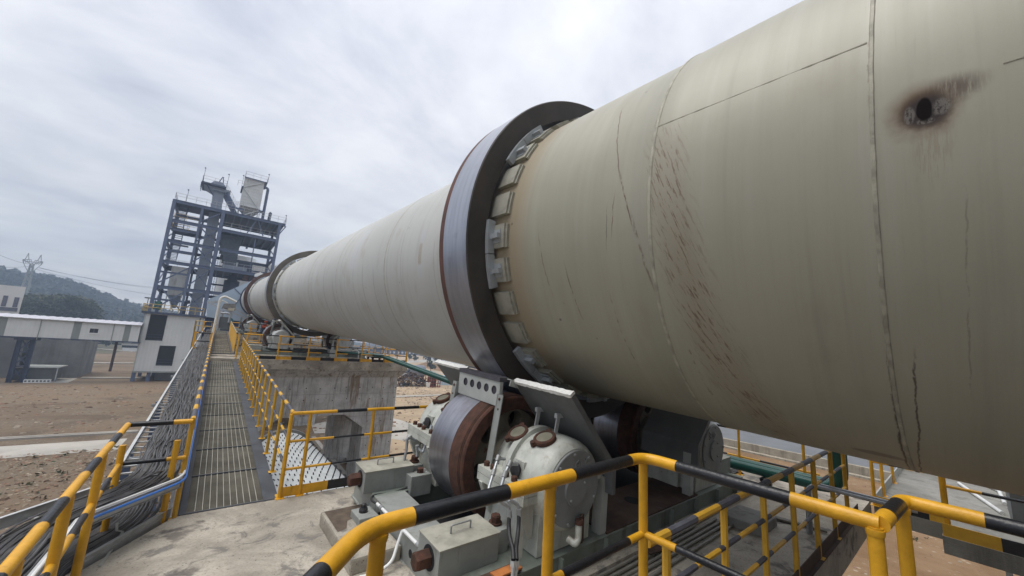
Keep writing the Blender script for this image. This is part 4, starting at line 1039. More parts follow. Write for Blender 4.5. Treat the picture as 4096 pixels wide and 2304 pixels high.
# left rail round the near deck
L0 = [(-0.03, 6.28, -2.25), (-0.53, 6.28, -2.25)]
root = handrail([(0.06, 6.30, -2.25), (-0.52, 6.30, -2.25), (-0.53, 5.0, -2.25), (-0.53, 1.6, -2.25)], 'yellow and black handrail bending round the cable ladders at the left of the near deck',
         posts=[(-0.05, 6.30, -2.45), (-0.52, 6.26, -2.45), (-0.53, 5.0, -2.25), (-0.53, 3.90, -2.25), (-0.53, 2.98, -2.25), (-0.53, 2.0, -2.25)], h=1.13, mids=(0.70,), period=0.98, phase=0.18, duty=0.42, rt=.030, rm=.024, rp=.032, nseg=12)
# stair-side rail along the front edge of the near deck
handrail([(2.3, 1.36, -2.25), (7.95, 1.36, -2.25)], 'striped handrail along the front edge of the near deck under the kiln', posts=[(2.53+.905*k, 1.36, -2.25) for k in range(6)]+[(7.9, 1.36, -2.25)], h=1.13, mids=(.82, .50), period=0.78, phase=0.25, duty=0.5, mat=(YELD, BLKP), rt=.027, rm=.020, rp=.028)
b = MB(); b.box(4.6, 8.55, 1.338, 1.346, -2.245, -2.10); b.box(4.6, 8.55, 1.30, 1.338, -2.252, -2.244); tag(b.build('edge_plate', RUSTD), 'rusty kick plate along the front edge of the near deck', 'kick plate')
# far (right) side of the near deck
handrail([(9.0, 1.9, -2.25), (9.0, 6.3, -2.25)], 'striped handrail along the far side of the near deck beyond the green pipes', posts=[(9.0, y, -2.25) for y in (2.12, 3.22, 4.3, 5.4, 6.25)], h=0.91, mids=(.36,), period=1.1, phase=0.45, duty=0.45, rt=.026, rm=.02)
# middle pier
handrail([(1.45, 21.55, -1.13), (9.66, 21.55, -1.13)], 'striped handrail with toe board across the front of the middle pier', posts=[(1.6+1.34*k, 21.55, -1.13) for k in range(7)], period=1.34, phase=0.75, duty=0.5, h=1.15, toe=.15, rt=.03, rm=.024, rp=.035)
handrail([(9.66, 21.6, -1.13), (9.66, 29.4, -1.13)], 'striped handrail along the far side of the middle pier', posts=[(9.66, 21.7+1.35*k, -1.13) for k in range(6)], period=1.3, duty=0.5, h=1.15, rt=.03, rm=.022, rp=.032)
handrail([(1.5, 29.4, -1.13), (9.66, 29.4, -1.13)], 'striped handrail across the rear of the middle pier', posts=[(1.5+1.35*k, 29.4, -1.13) for k in range(7)], period=1.3, duty=0.5, h=1.15, rt=.03, rm=.022, rp=.032)
handrail([(1.3, 21.55, -1.13), (1.42, 24.6, -1.13)], 'short striped handrail turning onto the middle pier beside the planks', posts=[(1.3, 21.55, -1.13), (1.36, 23.1, -1.13)], period=.7, duty=0.5, h=1.15, mat=(YELD, BLKP))
# third pier
handrail([(1.7, 39.5, -0.22), (9.66, 39.5, -0.22)], 'striped handrail across the front of the distant third pier', posts=[(1.7+1.35*k, 39.5, -0.22) for k in range(7)], period=1.34, phase=.5, duty=0.5, h=1.15, rt=.035, rm=.03, rp=.04)
handrail([(9.66, 39.6, -0.22), (9.66, 47, -0.22)], 'striped handrail along the far side of the distant third pier', posts=[(9.66, 39.7+1.6*k, -0.22) for k in range(5)], period=1.3, duty=0.5, h=1.15, rt=.035, rm=.03, rp=.04)
# ---------------------------------------------------------------- grating walkway
GRAT = M('grating bar', (0.30, 0.285, 0.24), 0.65, 0.1, var=0.3, scale=1.3, rust=0.10, rscale=2.5, rcol=(0.30, 0.17, 0.05))
GRATW = M('grating cross rod', (0.37, 0.36, 0.31), 0.55, 0.1, var=0.2, scale=3)
EDGE = M('walkway edge plate', (0.055, 0.062, 0.075), 0.6, var=0.3, scale=3, dirt=0.3)
def walkway(y0, y1, label, fine):
    root = empty('walkway', ((wl(y0)+wr(y0))/2, y0, wz(y0)), label, 'walkway', 'grating walkways beside the kiln')
    # grating panels about 1.2 m long
    n = max(1, int(round((y1-y0)/1.25))); L = (y1-y0)/n
    for k in range(n):
        a, c = y0+k*L+.012, y0+(k+1)*L-.012
        b = MB(); x0, x1 = lambda y: wl(y)+.13, lambda y: wr(y)-.17
        pit = .034 if a < fine else .10
        y = a+.01
        while y < c:
            b.beam((wl(y)+.02, y, wz(y)-.016), (wr(y)-.03, y, wz(y)-.016), .0075 if a < fine else .028, .030, 0); y += pit
        m = 9
        for j in range(m+1):
            f = j/m; pa = (wl(a)+.14+f*(wr(a)-wl(a)-.34), a, wz(a)+.001); pc = (wl(c)+.14+f*(wr(c)-wl(c)-.34), c, wz(c)+.001)
            b.beam(pa, pc, .007 if a < 9 else .006, .008, 1)
        b.beam((wl(a)+.02, a, wz(a)-.010), (wr(a)-.03, a, wz(a)-.010), .035 if a < fine else .07, .034, 2)
        b.build('grating_panel', [GRAT, GRATW, EDGE], root)
        # darker bare strips along both sides
    for fx in (0, 1):
        b = MB()
        if fx == 0: A, Bq, Cq, D = (wl(y0)-.01, y0), (wl(y0)+.055, y0), (wl(y1)+.055, y1), (wl(y1)-.01, y1)
        else: A, Bq, Cq, D = (wr(y0)-.13, y0), (wr(y0)+.02, y0), (wr(y1)+.02, y1), (wr(y1)-.13, y1)
        b.add([(p[0], p[1], wz(p[1])+.006) for p in (A, Bq, Cq, D)]+[(p[0], p[1], wz(p[1])-.0) for p in (A, Bq, Cq, D)], [(0, 1, 2, 3), (7, 6, 5, 4), (0, 4, 5, 1), (1, 5, 6, 2), (2, 6, 7, 3), (3, 7, 4, 0)])
        b.build('edge_plate', EDGE, root)
    b = MB()
    for f in (wl, wr):
        q = f is wr
        b.beam((f(y0)+(.03 if q else -.02), y0, wz(y0)-.11), (f(y1)+(.03 if q else -.02), y1, wz(y1)-.11), .05, .20)
    y = y0+.3
    while y < y1: b.beam((wl(y), y, wz(y)-.12), (wr(y), y, wz(y)-.12), .06, .12); y += 1.5
    b.build('channel', EDGE, root)
    b = MB(); y = y0
    b.add([(wl(y0), y0, wz(y0)-.034), (wr(y0), y0, wz(y0)-.034), (wr(y1), y1, wz(y1)-.034), (wl(y1), y1, wz(y1)-.034)], [(0, 1, 2, 3)])
    b.build('dust_tray', M('walkway dust', (0.29, 0.265, 0.21), 0.9, var=0.35, scale=1.6, stretch=(1, 2.5, 1), dirt=0.5), root)
    return root
walkway(6.36, 21.45, 'long dusty steel grating walkway from the near deck to the middle pier', 12)
walkway(24.6, 44.0, 'second grating walkway running on from the middle pier towards the tower', 0)
for k, (ya, yb) in enumerate(((21.5, 22.25), (22.32, 23.3))):
    b = MB(); b.prism([(wl(ya)-.02, ya), (wr(ya)+.05, ya+.1), (wr(yb)+.08, yb+.08), (wl(yb)-.02, yb)], 'z', wz(ya)-.02, wz(ya)+.035)
    o = b.build('plank', M('pale planks', (0.46, 0.43, 0.37), 0.85, var=0.12, scale=3, dirt=0.3)); tag(o, ('nearer' if k == 0 else 'further')+' pale plank laid across the walkway at the middle pier', 'plank')
b = MB(); b.add([(.3, 23.3, -1.10), (1.45, 23.3, -1.10), (1.45, 24.65, -1.09), (.3, 24.65, -1.09)], [(0, 1, 2, 3)]); tag(b.build('path', DECK), kind='structure')
# yellow panelled side of the second run
root = empty('yellow_screen', (1.38, 24.8, wz(24.8)), 'solid yellow mesh screen along the second walkway', 'screen')
b = MB(); b.beam((1.36, 24.8, wz(24.8)+.52), (1.62, 40, wz(40)+.52), .03, 1.02); b.build('panel', M('yellow mesh screen', (0.66, 0.36, 0.02), 0.55, var=0.12, scale=6, rust=0.05), root)
b = MB(); P, I = stripes([(1.36, 24.8, wz(24.8)+1.08), (1.62, 40, wz(40)+1.08)], .6); b.tube(P, .035, 6, I); b.build('top_rail', [YELP, BLKP], root)

# ---------------------------------------------------------------- cable ladders
def offset_path(path, dx):
    """shift a plan path sideways (to the left for negative dx)"""
    P = [Vector(p) for p in path]; out = []
    for i, p in enumerate(P):
        d = Vector((0, 0, 0))
        if i > 0: d += (P[i]-P[i-1]).normalized()
        if i < len(P)-1: d += (P[i+1]-P[i]).normalized()
        d.z = 0; d.normalize(); n = Vector((-d.y, d.x, 0))      # left of travel
        k = 1.0
        if 0 < i < len(P)-1:
            d1 = (P[i]-P[i-1]); d1.z = 0; d1.normalize(); k = 1/max(.5, abs(n.dot(Vector((-d1.y, d1.x, 0)))))
        out.append(p+n*dx*k)
    return out
# travelling towards the camera, so "left of travel" is the walkway (kiln) side
tz = lambda y: wz(y)+0.47
PATH1 = [(wl(40)-.40, 40, tz(40)-.1), (wl(22.2)-.40, 22.2, tz(22)-.1), (wl(6.3)-.37, 6.25, -1.80), (-0.93, 5.42, -1.80), (-1.0, 4.2, -1.82), (-1.02, 0.8, -1.85)]
PATH1[1] = (wl(22.2)-.40, 22.2, tz(22.2)-.08)
def ladder(path, w, label, rungs=.30, hh=.10, rmat=GALV, lo=0):
    root = empty('cable_ladder', path[-2], label, 'cable tray', 'cable ladders beside the walkway')
    for sd in (-1, 1):
        q = offset_path(path, sd*w/2); b = MB()
        for a, c in zip(q, q[1:]):
            b.beam(a, c, .006, hh, 0)
            t = Vector((0, 0, hh/2)); b.beam(a+t, c+t, .034, .006, 1); b.beam(a-t, c-t, .03, .006, 0)
            if hh > .11: b.beam(a+Vector((0, 0, .02)), c+Vector((0, 0, .02)), .016, .012, 0)
        b.build('side_rail', [rmat, GALVW], root)
    pts = [Vector(p) for p in path]; first = None
    for a, c in zip(pts, pts[1:]):
        L = (c-a).length; k = 0.0
        while k < L:
            p = a.lerp(c, k/L)
            if -1 < p.y < 23:
                d = (c-a).normalized(); ang = math.atan2(d.y, d.x)+PI/2
                if first is None:
                    b = MB(); b.box(-w/2, w/2, -.02, .02, -hh/2, -hh/2+.016); first = b.build('rung', GALVW, root, local=True); first.location = p-Vector(root.location); first.rotation_euler = (0, 0, ang)
                else: inst(first, root, p-Vector(root.location), (0, 0, ang))
            k += rungs
    return root
ladder(PATH1, .62, 'upper galvanised cable ladder heaped with black cables beside the walkway', .27)
PATH2 = [(-.30, 7.4, -2.22), (-.30, 6.46, -2.22), (-.86, 5.52, -2.22), (-.90, 4.6, -2.22), (-.92, 0.9, -2.22)]
ladder(PATH2, .62, 'lower galvanised cable ladder turning round the corner of the near deck', .33, .15)
# heap of black cables in the upper ladder
def along(path, s):
    P = [Vector(p) for p in path]
    for a, c in zip(P, P[1:]):
        L = (c-a).length
        if s <= L: return a.lerp(c, s/L), (c-a).normalized()
        s -= L
    return P[-1], (P[-1]-P[-2]).normalized()
FP = fillet(PATH1, .8, 4); TL = sum((Vector(c)-Vector(a)).length for a, c in zip(FP, FP[1:]))
random.seed(21)
b = MB()
for k in range(175):
    ph = [random.uniform(0, 6.3) for _ in range(4)]; l0 = (random.random()-.5)*.46+.06; lay = random.choice((0, 0, 1, 1, 2, 3)); rad = random.uniform(.0055, .0105)
    s = 10.0 if k % 3 else 2.0
    pts = []; wa = random.uniform(.008, .035); end = TL
    while s < end:
        p, d = along(FP, s); n = Vector((-d.y, d.x, 0)).normalized()
        lat = l0+wa*math.sin(s*1.15+ph[0])+wa*.7*math.sin(s*2.7+ph[1])+.012*math.sin(s*6.1+ph[3])
        lat = max(-.22, min(.27, lat))
        pts.append(p+n*lat+Vector((0, 0, -.04+.013*lay*1.5+.02*(1-abs(lat)/.3)+.008*math.sin(s*2.2+ph[2])))); s += .22 if s > TL-12 else .6
    b.tube(pts, rad, 5, random.choice((0, 0, 1)), caps=False)
o = b.build('cable_heap', [CABL, M('cable sheath dusty', (0.085, 0.083, 0.080), 0.65, var=0.3, scale=2)]); tag(o, 'tangle of black cables lying in the upper cable ladder', 'cables', kind='stuff')
# a few loops standing up from the heap
for k, (s, l, h) in enumerate(((TL-7.0, .16, .18), (TL-6.3, .2, .13), (TL-5.6, .1, .10))):
    p, d = along(FP, s); n = Vector((-d.y, d.x, 0)); c = p+n*l+Vector((0, 0, .05))
    b = MB(); b.tube([c+d*(.16*math.cos(t*.5-.5))*1.2+n*.10*math.sin(t*.5-.5)+Vector((0, 0, h*max(0, math.sin(t*.5*.9)))) for t in range(12)], .009, 6); tag(b.build('cable_loop', CABL), ('largest', 'middle', 'smallest')[k]+' loose cable loop standing up from the cable heap', 'cable')
# white and blue lines strapped to the walkway side of the ladder
q = offset_path(PATH1, .335); q2 = offset_path(PATH1, .355)
b = MB(); b.tube(fillet([p+Vector((0, 0, .075)) for p in q], .15, 4), .013, 8); tag(b.build('white_pipe', WHITE), 'thin white pipe clipped along the upper cable ladder rail', 'pipe')
b = MB(); b.tube(fillet([p+Vector((0, 0, .025)) for p in q2], .15, 4), .014, 8); tag(b.build('blue_cable', BLUEC), 'bright blue cable running along the upper cable ladder rail', 'cable')
# thicker cables in the lower ladder
FP2 = fillet(PATH2, .6, 4); T2 = sum((Vector(c)-Vector(a)).length for a, c in zip(FP2, FP2[1:]))
b = MB()
for k in range(46):
    l0 = random.uniform(-.24, .10) if k < 38 else random.uniform(.10, .24); ph = random.uniform(0, 6); s = .2; pts = []; rad = random.uniform(.009, .02)
    while s < T2:
        p, d = along(FP2, s); n = Vector((-d.y, d.x, 0)).normalized(); pts.append(p+n*(l0+.03*math.sin(s*1.3+ph))+Vector((0, 0, -.045+.02*random.random()))); s += .2
    b.tube(pts, rad, 6, 0, caps=False)
tag(b.build('cable_bundle', CABL), 'bundle of thick black cables in the lower cable ladder', 'cables', kind='stuff')
for k, (x, y, sx, sy, a) in enumerate(((-.36, 6.35, .16, .12, 20), (-.50, 6.02, .18, .07, 30))):
    b = MB(); b.box(-sx, sx, -sy, sy, -.004, .004); o = b.build('mint_sheet', M('mint green sheet', (0.25, 0.60, 0.42), 0.5, var=0.1)); o.location = (x, y, -2.33); o.rotation_euler = (0, 0, R(a)); tag(o, ('larger' if k == 0 else 'smaller')+' scrap of mint green sheet under the lower cable ladder', 'sheet')
p = [atz(z3(900, 1040), -2.13), atz(z3(897, 1098), -2.16), atz(z3(945, 1108), -2.17), atz(z3(870, 1230), -2.235), atz(z3(765, 1375), -2.244)]
b = MB()
for a, c in zip(p, p[1:]): b.beam(a, c, .022, .003)
tag(b.build('strap', M('pale webbing strap', (0.40, 0.42, 0.38), 0.8, var=0.15)), 'pale webbing strap hanging from the lower cable ladder onto the deck', 'strap')
b = MB(); b.box(-.5, .12, 4.02, 4.14, -2.248, -2.20); b.box(-.5, .1, 4.14, 4.15, -2.248, -2.15); tag(b.build('angle_iron', GREYD), 'dark angle iron lying on the deck at the bottom left', 'angle iron')
# ladder supports
for k, y in enumerate((7.9, 11.5, 15.5, 19.5)):
    root = empty('ladder_bracket', (wl(y)-.4, y, GZ), ('steel trestle under the cable ladder, number %s from the deck' % ('one', 'two', 'three', 'four')[k]), 'bracket', 'trestles under the cable ladder')
    b = MB(); b.beam((wl(y)-.85, y, tz(y)-.22), (wl(y), y, tz(y)-.22), .06, .06); b.build('arm', GALV, root)
    b = MB(); b.beam((wl(y)-.8, y+.4, GZ), (wl(y)-.75, y+.4, tz(y)-.2), .12, .12, up=(0, 1, 0)); b.beam((wr(y), y+.4, GZ), (wr(y), y+.4, wz(y)-.2), .12, .12, up=(0, 1, 0)); b.build('post', BLUST, root)

# ---------------------------------------------------------------- studded white cooler shell between the piers
root = empty('cooler_shell', (2.6, 10, GZ), 'white studded cylindrical cooler shell lying below the walkway railing', 'cooler')
b = MB(); b.lathe((2.6, 4.2, -3.98), (0, 1, -.012), [(2.5, .95), (10.6, .95)], 64, 0, True, cap0=True); b.build('shell', M('white cooler paint', (0.52, 0.55, 0.56), 0.4, var=0.10, scale=2, dirt=0.2), root)
b = MB(); b.lathe((2.6, 4.2, -3.98), (0, 1, -.012), [(10.55, .93), (10.55, 1.04), (10.75, 1.04), (10.75, .93)], 64, 0, True); b.build('end_ring', M('ring grey', (0.15, 0.15, 0.145), 0.6, var=0.2, rust=0.2), root)
b = MB(); random.seed(5)
for i in range(11, 46):
    for j in range(26):
        an = R(-25+230*j/25+(4.6 if i % 2 else 0)); y = 4.4+.22*i
        d = Vector((math.cos(an), 0, math.sin(an))); c = Vector((2.6, y, -3.98-.012*(y-4.2)))+d*.945
        b.beam(c, c+d*.055, .022, .022, up=(0, 1, 0)); b.beam(c+d*.045+Vector((0, -.018, 0)), c+d*.045+Vector((0, .018, 0)), .012, .012)
o = b.build('stud', M('dark stud', (0.03, 0.03, 0.035), 0.7), root); o['kind'] = 'stuff'
for y in (8, 13):
    b = MB(); b.prism([(1.4, GZ), (3.8, GZ), (3.5, -4.6), (2.6, -4.95), (1.7, -4.6)], 'y', y-.4, y+.4); b.build('saddle', COND, root)
# ---------------------------------------------------------------- foreground guard rail round the camera platform
root = empty('platform', (1.3, 0.4, -1.76), 'grating platform floor behind the foreground guard rail', 'platform')
b = MB(); b.box(0.45, 2.25, -1.6, 1.30, -1.80, -1.76); b.build('floor_plate', EDGE, root)
for x in (.55, 2.15):
    for y in (-1.4, 1.2): b = MB(); b.box(x-.04, x+.04, y-.04, y+.04, GZ, -1.80); b.build('leg', GREYD, root)
zr = -0.60
def onrail(p): return atz(p, zr)
A0 = atz((1120, 2470), zr); A1 = Vector((0.455, 1.235, zr)); A2 = Vector((.60, 1.318, zr)); B0 = Vector((2.205, 1.335, zr)); C0 = Vector((2.215, .305, zr)); D0 = Vector((2.70, .265, zr)); E0 = Vector((2.72, -1.5, zr))
path = [A0]+fillet([A0, A1, B0], .09, 5)[1:-1]+[B0]
path = fillet([A0, Vector((.50, 1.30, zr)), Vector((2.215, 1.335, zr)), Vector((2.215, .285, zr))], .11, 7)
root = empty('guard_rail', (1.3, 1.33, -1.76), 'thick yellow and black guard rail crossing the foreground in front of the roller', 'handrail')
# stripe borders from the painted bands, walked along the rail
def breaks_for(path, marks):
    out = []; P = path; 
    for m in marks:
        best = None; s = 0
        for a, c in zip(P, P[1:]):
            L = (c-a).length; t = max(0, min(1, (m-a).dot(c-a)/(L*L))); q = a.lerp(c, t); e = (q-m).length
            if best is None or e < best[0]: best = (e, s+t*L)
            s += L
        out.append(best[1])
    return out
marks = [onrail((1281, 2300)), onrail((1640, 2058)), onrail((2020, 1965)), onrail((2266, 1893)), onrail((2507, 1840)), onrail((2714, 1864)), onrail((3172, 1990))]
P, I = stripes(path, breaks=breaks_for(path, marks), start=1); b = MB(); b.tube(P, .031, 24, I); b.build('top_rail', [YEL, BLK], root)
# jog towards the right and the next straight
path = fillet([Vector((2.215, .285, zr)), D0, E0], .05, 6)
path = [Vector((2.215, .285, zr)), Vector((2.60, .268, zr))]+fillet([Vector((2.60, .268, zr)), D0+Vector((.02, 0, 0)), E0], .06, 6)[1:]
marks = [onrail((3525, 2060)), onrail((3580, 2015)), onrail((3940, 2085))]
P, I = stripes(path, breaks=breaks_for(path, marks), start=0); b = MB(); b.tube(P, .031, 24, I); b.build('top_rail', [YEL, BLK], root)
zm = -1.035
path = [atz((1120, 2700), zm)]+[Vector((.50, 1.30, zm)), Vector((2.215, 1.335, zm)), Vector((2.215, .285, zm))]
path = [Vector((.50, 1.30, zm)), Vector((2.215, 1.335, zm)), Vector((2.215, .285, zm))]
mk = [atz(z7(70, 1425), zm), atz(z7(625, 1155), zm), atz(z7(1065, 1210), zm), atz(z7(1690, 1500), zm)]
P, I = stripes(path, breaks=breaks_for(path, mk), start=0); b = MB(); b.tube(P, .021, 16, I); b.build('mid_rail', [YEL, BLK], root)
for (x, y) in ((.545, 1.29), (1.385, 1.325), (2.212, 1.335), (2.205, .30), (2.66, .262), (2.71, -.9)):
    b = MB(); b.tube([(x, y, -1.76), (x, y, zr-.012)], .0265, 20); b.tube([(x, y, zr-.045), (x, y, zr-.030), (x, y, zr-.02)], [.0285, .0315, .030], 20); b.build('post', YEL, root)

# ---------------------------------------------------------------- pipes and hoses round the near bearing
def pipe_thing(name, pts, r, mat, label, cat='pipe', rad=.06, n=10, ends=None, group=None):
    root = empty(name, pts[0], label, cat, group)
    b = MB(); b.tube(fillet(pts, rad, 5), r, n); b.build('tube', mat, root)
    if ends:
        b = MB()
        for p, d in ends: b.lathe(p, d, [(-.03, r*1.45), (.03, r*1.45)], 12, 0, cap0=True, cap1=True)
        b.build('fitting', PIPEG, root)
    return root
Yp = 2.95
pts = [aty(z5(940, 790), 3.33), aty(z5(890, 785), 3.30), aty(z5(858, 890), 3.24), aty(z5(822, 1005), 3.18), aty(z5(830, 1070), 3.12)]
pipe_thing('oil_pipe', pts, .017, GALV, 'elbowed grey oil pipe dropping from the bearing flange, the one nearer the roller', ends=[(pts[1], pts[2]-pts[1]), (pts[2], pts[3]-pts[2])], group='oil pipes at the near bearing')
pts = [aty(z5(1030, 825), 3.02), aty(z5(975, 825), 3.0), aty(z5(940, 900), 2.98), aty(z5(915, 985), 2.95), aty(z5(905, 1060), 2.92)]
pipe_thing('oil_pipe', pts, .017, GALV, 'elbowed grey oil pipe dropping from the bearing flange, the one nearer the end cap', ends=[(pts[1], pts[2]-pts[1]), (pts[2], pts[3]-pts[2])], group='oil pipes at the near bearing')
for k, (u, v) in enumerate(((0, 0), (72, -12))):
    a = [aty(z5(900+u, 1095+v), 2.86), aty(z5(968+u*.95, 1130+v), 2.84), aty(z5(972+u, 1190+v), 2.83)]
    root = pipe_thing('oil_hose', a, .018, GALV, ('left' if k == 0 else 'right')+' one of two oil lines bending down into a black hose beside the adjuster box', cat='hose', rad=.04, ends=[(a[2], a[2]-a[1])])
    h = [a[2], aty(z5(968+u*1.0, 1280), 2.80), aty(z5(975+u*.8, 1360), 2.74), aty(z5(1000+u*.3, 1440), 2.66), aty(z5(1003+u*.3, 1520), 2.60)]
    b = MB(); b.tube(fillet(h, .1, 5), .019, 10); b.build('hose', RUB, root)
    e = h[-1]; b = MB(); b.lathe(e, (0, 0, -1), [(0, .026), (.05, .026), (.05, .02), (.09, .02)], 6, 0, False, cap1=True); b.tube([e+Vector((0, 0, -.08)), (e.x, e.y, -2.26)], .015, 8); b.build('fitting', GALVW, root)
# far bearing pipework
Yf = 5.35
p = [aty(z5(415, 510), Yf), aty(z5(375, 498), Yf), aty(z5(350, 520), Yf), aty(z5(318, 600), Yf-.02), aty(z5(300, 648), Yf-.05)]
pipe_thing('oil_pipe', p, .018, PIPEG, 'rusty grey pipe with an elbow on the far bearing of the foreground roller', rad=.03, ends=[(p[1], p[2]-p[1])])
p = [aty(z5(292, 655), Yf-.05), aty(z5(250, 630), Yf-.1), aty(z5(234, 640), Yf-.1), aty(z5(228, 720), Yf-.1), aty(z5(212, 800), Yf-.1)]
pipe_thing('oil_pipe', p, .020, GALV, 'shiny valve pipe with a black hose tail left of the far bearing', rad=.02, ends=[(p[1], p[2]-p[1])])
p = [aty(z5(410, 545), 5.1), aty(z5(345, 745), 5.05), aty(z5(305, 705), 5.1), aty(z5(303, 770), 5.1)]
pipe_thing('oil_pipe', p, .018, GALV, 'slanting grey pipe alongside the roller ending in a rusty stub', rad=.03, ends=[(p[2], p[3]-p[2])])
# drain elbow under the near end cap
p = [aty(z5(1478, 1240), 2.72), aty(z5(1472, 1370), 2.72), aty(z5(1450, 1408), 2.72), aty(z5(1395, 1365), 2.80)]
root = pipe_thing('drain_elbow', p, .034, HOUS, 'fat pale drain elbow below the near end cap', cat='pipe', rad=.06, n=14)
b = MB(); q = p[0]; b.lathe(q, (0, 0, 1), [(-.03, .042), (.015, .042), (.015, .03), (.005, .03), (.005, .0001)], 16, 0); b.build('rusty_rim', RUST, root)
q = p[1]; b = MB(); b.beam((q.x+.06, 2.74, q.z-.06), (q.x+.06, 2.74, q.z+.2), .02, .05); b.beam((q.x+.10, 2.76, q.z-.06), (q.x+.10, 2.76, q.z+.2), .02, .05); b.build('clamp_bracket', RUSTD, root)
# conduit along the end of the base frame, cable and hose
p = [(2.62, 5.0, -1.70), (2.60, 4.96, -1.86), (2.25, 4.97, -1.935), (1.96, 4.98, -1.92), (1.90, 4.85, -1.93), (1.935, 4.74, -1.935)]
root = pipe_thing('sensor_cable', p, .013, RUB, 'black cable draped from the shiny sensor behind the far adjuster box', cat='cable', rad=.08)
b = MB(); b.lathe((2.66, 5.06, -1.77), (.3, -1, .1), [(0, .02), (.0, .058), (.03, .062), (.06, .055), (.075, .025), (.16, .014)], 18, 0, cap1=True); b.build('sensor_head', GALVW, root)
p = [(1.938, 4.74, -1.936), (1.938, 3.9, -1.938), (1.938, 3.52, -1.94)]
pipe_thing('conduit', p, .018, WHITE, 'white conduit along the end of the near base frame', ends=[((1.938, 4.6, -1.936), (0, 1, 0)), ((1.938, 3.6, -1.94), (0, 1, 0))])
p = [(1.92, 3.95, -1.94), (1.87, 3.93, -2.05), (1.80, 3.86, -2.17), (1.62, 3.86, -2.225), (1.50, 3.9, -2.228)]
pipe_thing('conduit', p, .017, WHITE, 'white flexible conduit looping down from the base frame onto the deck', rad=.12)
b = MB(); b.bbox(1.70, 1.93, 4.62, 4.94, -2.252, -2.02, .012); o = b.build('corner_block', GREY); tag(o, 'small grey steel block at the base frame end under a black bolt', 'block')
b = MB(); b.lathe((1.80, 4.80, -2.02), (0, 0, 1), [(0, .05), (.03, .052), (.05, .042), (.05, .032), (.085, .03), (.10, .012)], 10, 0, False, cap1=True); tag(b.build('black_bolt', RUB), 'black greased bolt standing on the small grey block', 'bolt')
b = MB(); b.bbox(2.42, 2.72, 4.86, 5.06, -2.0, -1.74, .008); b.hexbolt((2.60, 4.98, -1.74), (0, 0, 1), .05, .06, 1); o = b.build('rear_block', [GREY, RUST]); tag(o, 'grey block with a rusty bolt between the far adjuster box and the roller', 'block')
b = MB(); b.beam((2.66, 2.92, -1.96), (2.72, 2.98, -1.52), .06, .02, up=(0, 1, 0)); tag(b.build('flat_bar', HOUS), 'pale flat bar leaning behind the near anchor block', 'bar')
b = MB(); b.box(1.98, 2.62, 2.83, 2.93, -2.02, -1.985, 0); b.box(2.30, 2.60, 2.80, 2.90, -1.984, -1.97, 1); tag(b.build('shim_plate', [RUSTB, ORNG]), 'rust and orange primed plate under the near adjuster box', 'plate')
# conduits lying across the deck in front of the frame
for k in range(5):
    y = 2.60-.075*k; xe = 6.68+.05*k
    pts = [(2.2, y+.03*(k % 2), -2.222), (xe, y, -2.222), (xe+.12, y-.12, -2.222), (7.1, 1.40+.03*k, -2.222)] if k > 1 else [(2.2, y, -2.222), (5.6+.5*k, y, -2.222)]
    pipe_thing('floor_conduit', pts, .019, M('dusty conduit', (0.22, 0.21, 0.18), 0.6, 0.2, var=0.2, scale=5, dirt=0.4), ['longest straight', 'second straight', 'third bent', 'fourth bent', 'outermost bent'][k]+' dusty conduit of the row lying along the near deck', rad=.12, n=8, group='floor conduits on the near deck')
b = MB(); b.box(2.0, 8.0, 2.62, 2.70, -2.252, -2.18); tag(b.build('grout_kerb', DECK), 'grout kerb along the front of the near base frame', 'kerb')
b = MB(); b.bbox(6.1, 6.75, 1.95, 2.45, -2.252, -2.12, .02); tag(b.build('concrete_plinth', COND), 'small concrete block by the conduits in front of the shaded roller', 'plinth')
b = MB(); b.prism([(4.3, 2.5), (4.7, 2.45), (4.75, 2.58), (4.35, 2.62)], 'z', -2.20, -2.185); tag(b.build('scrap_plate', RUSTD), 'dark scrap plate lying against the near base frame', 'plate')
# rag
bm = bmesh.new(); bmesh.ops.create_icosphere(bm, subdivisions=3, radius=1)
for v in bm.verts: v.co = Vector((v.co.x*.28, v.co.y*.10, max(-.01, v.co.z*.06)))*(1+.35*math.sin(v.co.x*9+v.co.y*7)*math.cos(v.co.z*8))
bm.verts.index_update(); b = MB(); b.add([v.co[:] for v in bm.verts], [[v.index for v in f.verts] for f in bm.faces]); bm.free()
o = b.build('rag', RUB); p = atz(z7(1460, 585), -2.24); o.location = (p.x, p.y, -2.24); o.rotation_euler = (0, 0, R(-60)); tag(o, 'crumpled black rag on the deck beside the shaded end cap', 'rag')

# ---------------------------------------------------------------- green pipes
for k, (x, lb) in enumerate(((8.25, 'nearer'), (8.52, 'further'))):
    pts = [(x, 1.50, -0.7), (x, 1.50, -1.90), (x, 6.4, -1.90), (x, 11.5, -1.66), (x, 22.0, -0.80), (x, 23.3, -0.78), (6.8-k*.2, 24.1+k*.3, -0.74)]
    root = pipe_thing('green_pipe', pts, .085, GREEN, lb+' of two dark green pipes running from the near deck to the middle pier', rad=.25, n=16, group='green pipes')
b = MB()
for y in (2.55, 5.2):
    b.box(8.1, 8.66, y-.03, y+.03, -2.03, -1.99); b.box(8.2, 8.26, y-.03, y+.03, -2.25, -2.03); b.box(8.5, 8.56, y-.03, y+.03, -2.25, -2.03); b.box(8.17, 8.6, y-.05, y+.05, -2.06, -2.03)
tag(b.build('pipe_stand', BLK), 'black steel stands holding the green pipes on the near deck', 'stand')
b = MB()
for y in (22.4, 23.2):
    for x in (7.9, 8.6): b.box(x-.05, x+.05, y-.05, y+.05, -1.13, -.88)
    b.box(7.8, 8.75, y-.05, y+.05, -.93, -.87)
tag(b.build('pipe_stand', BLK), 'black steel stand holding the green pipes on the middle pier', 'stand')
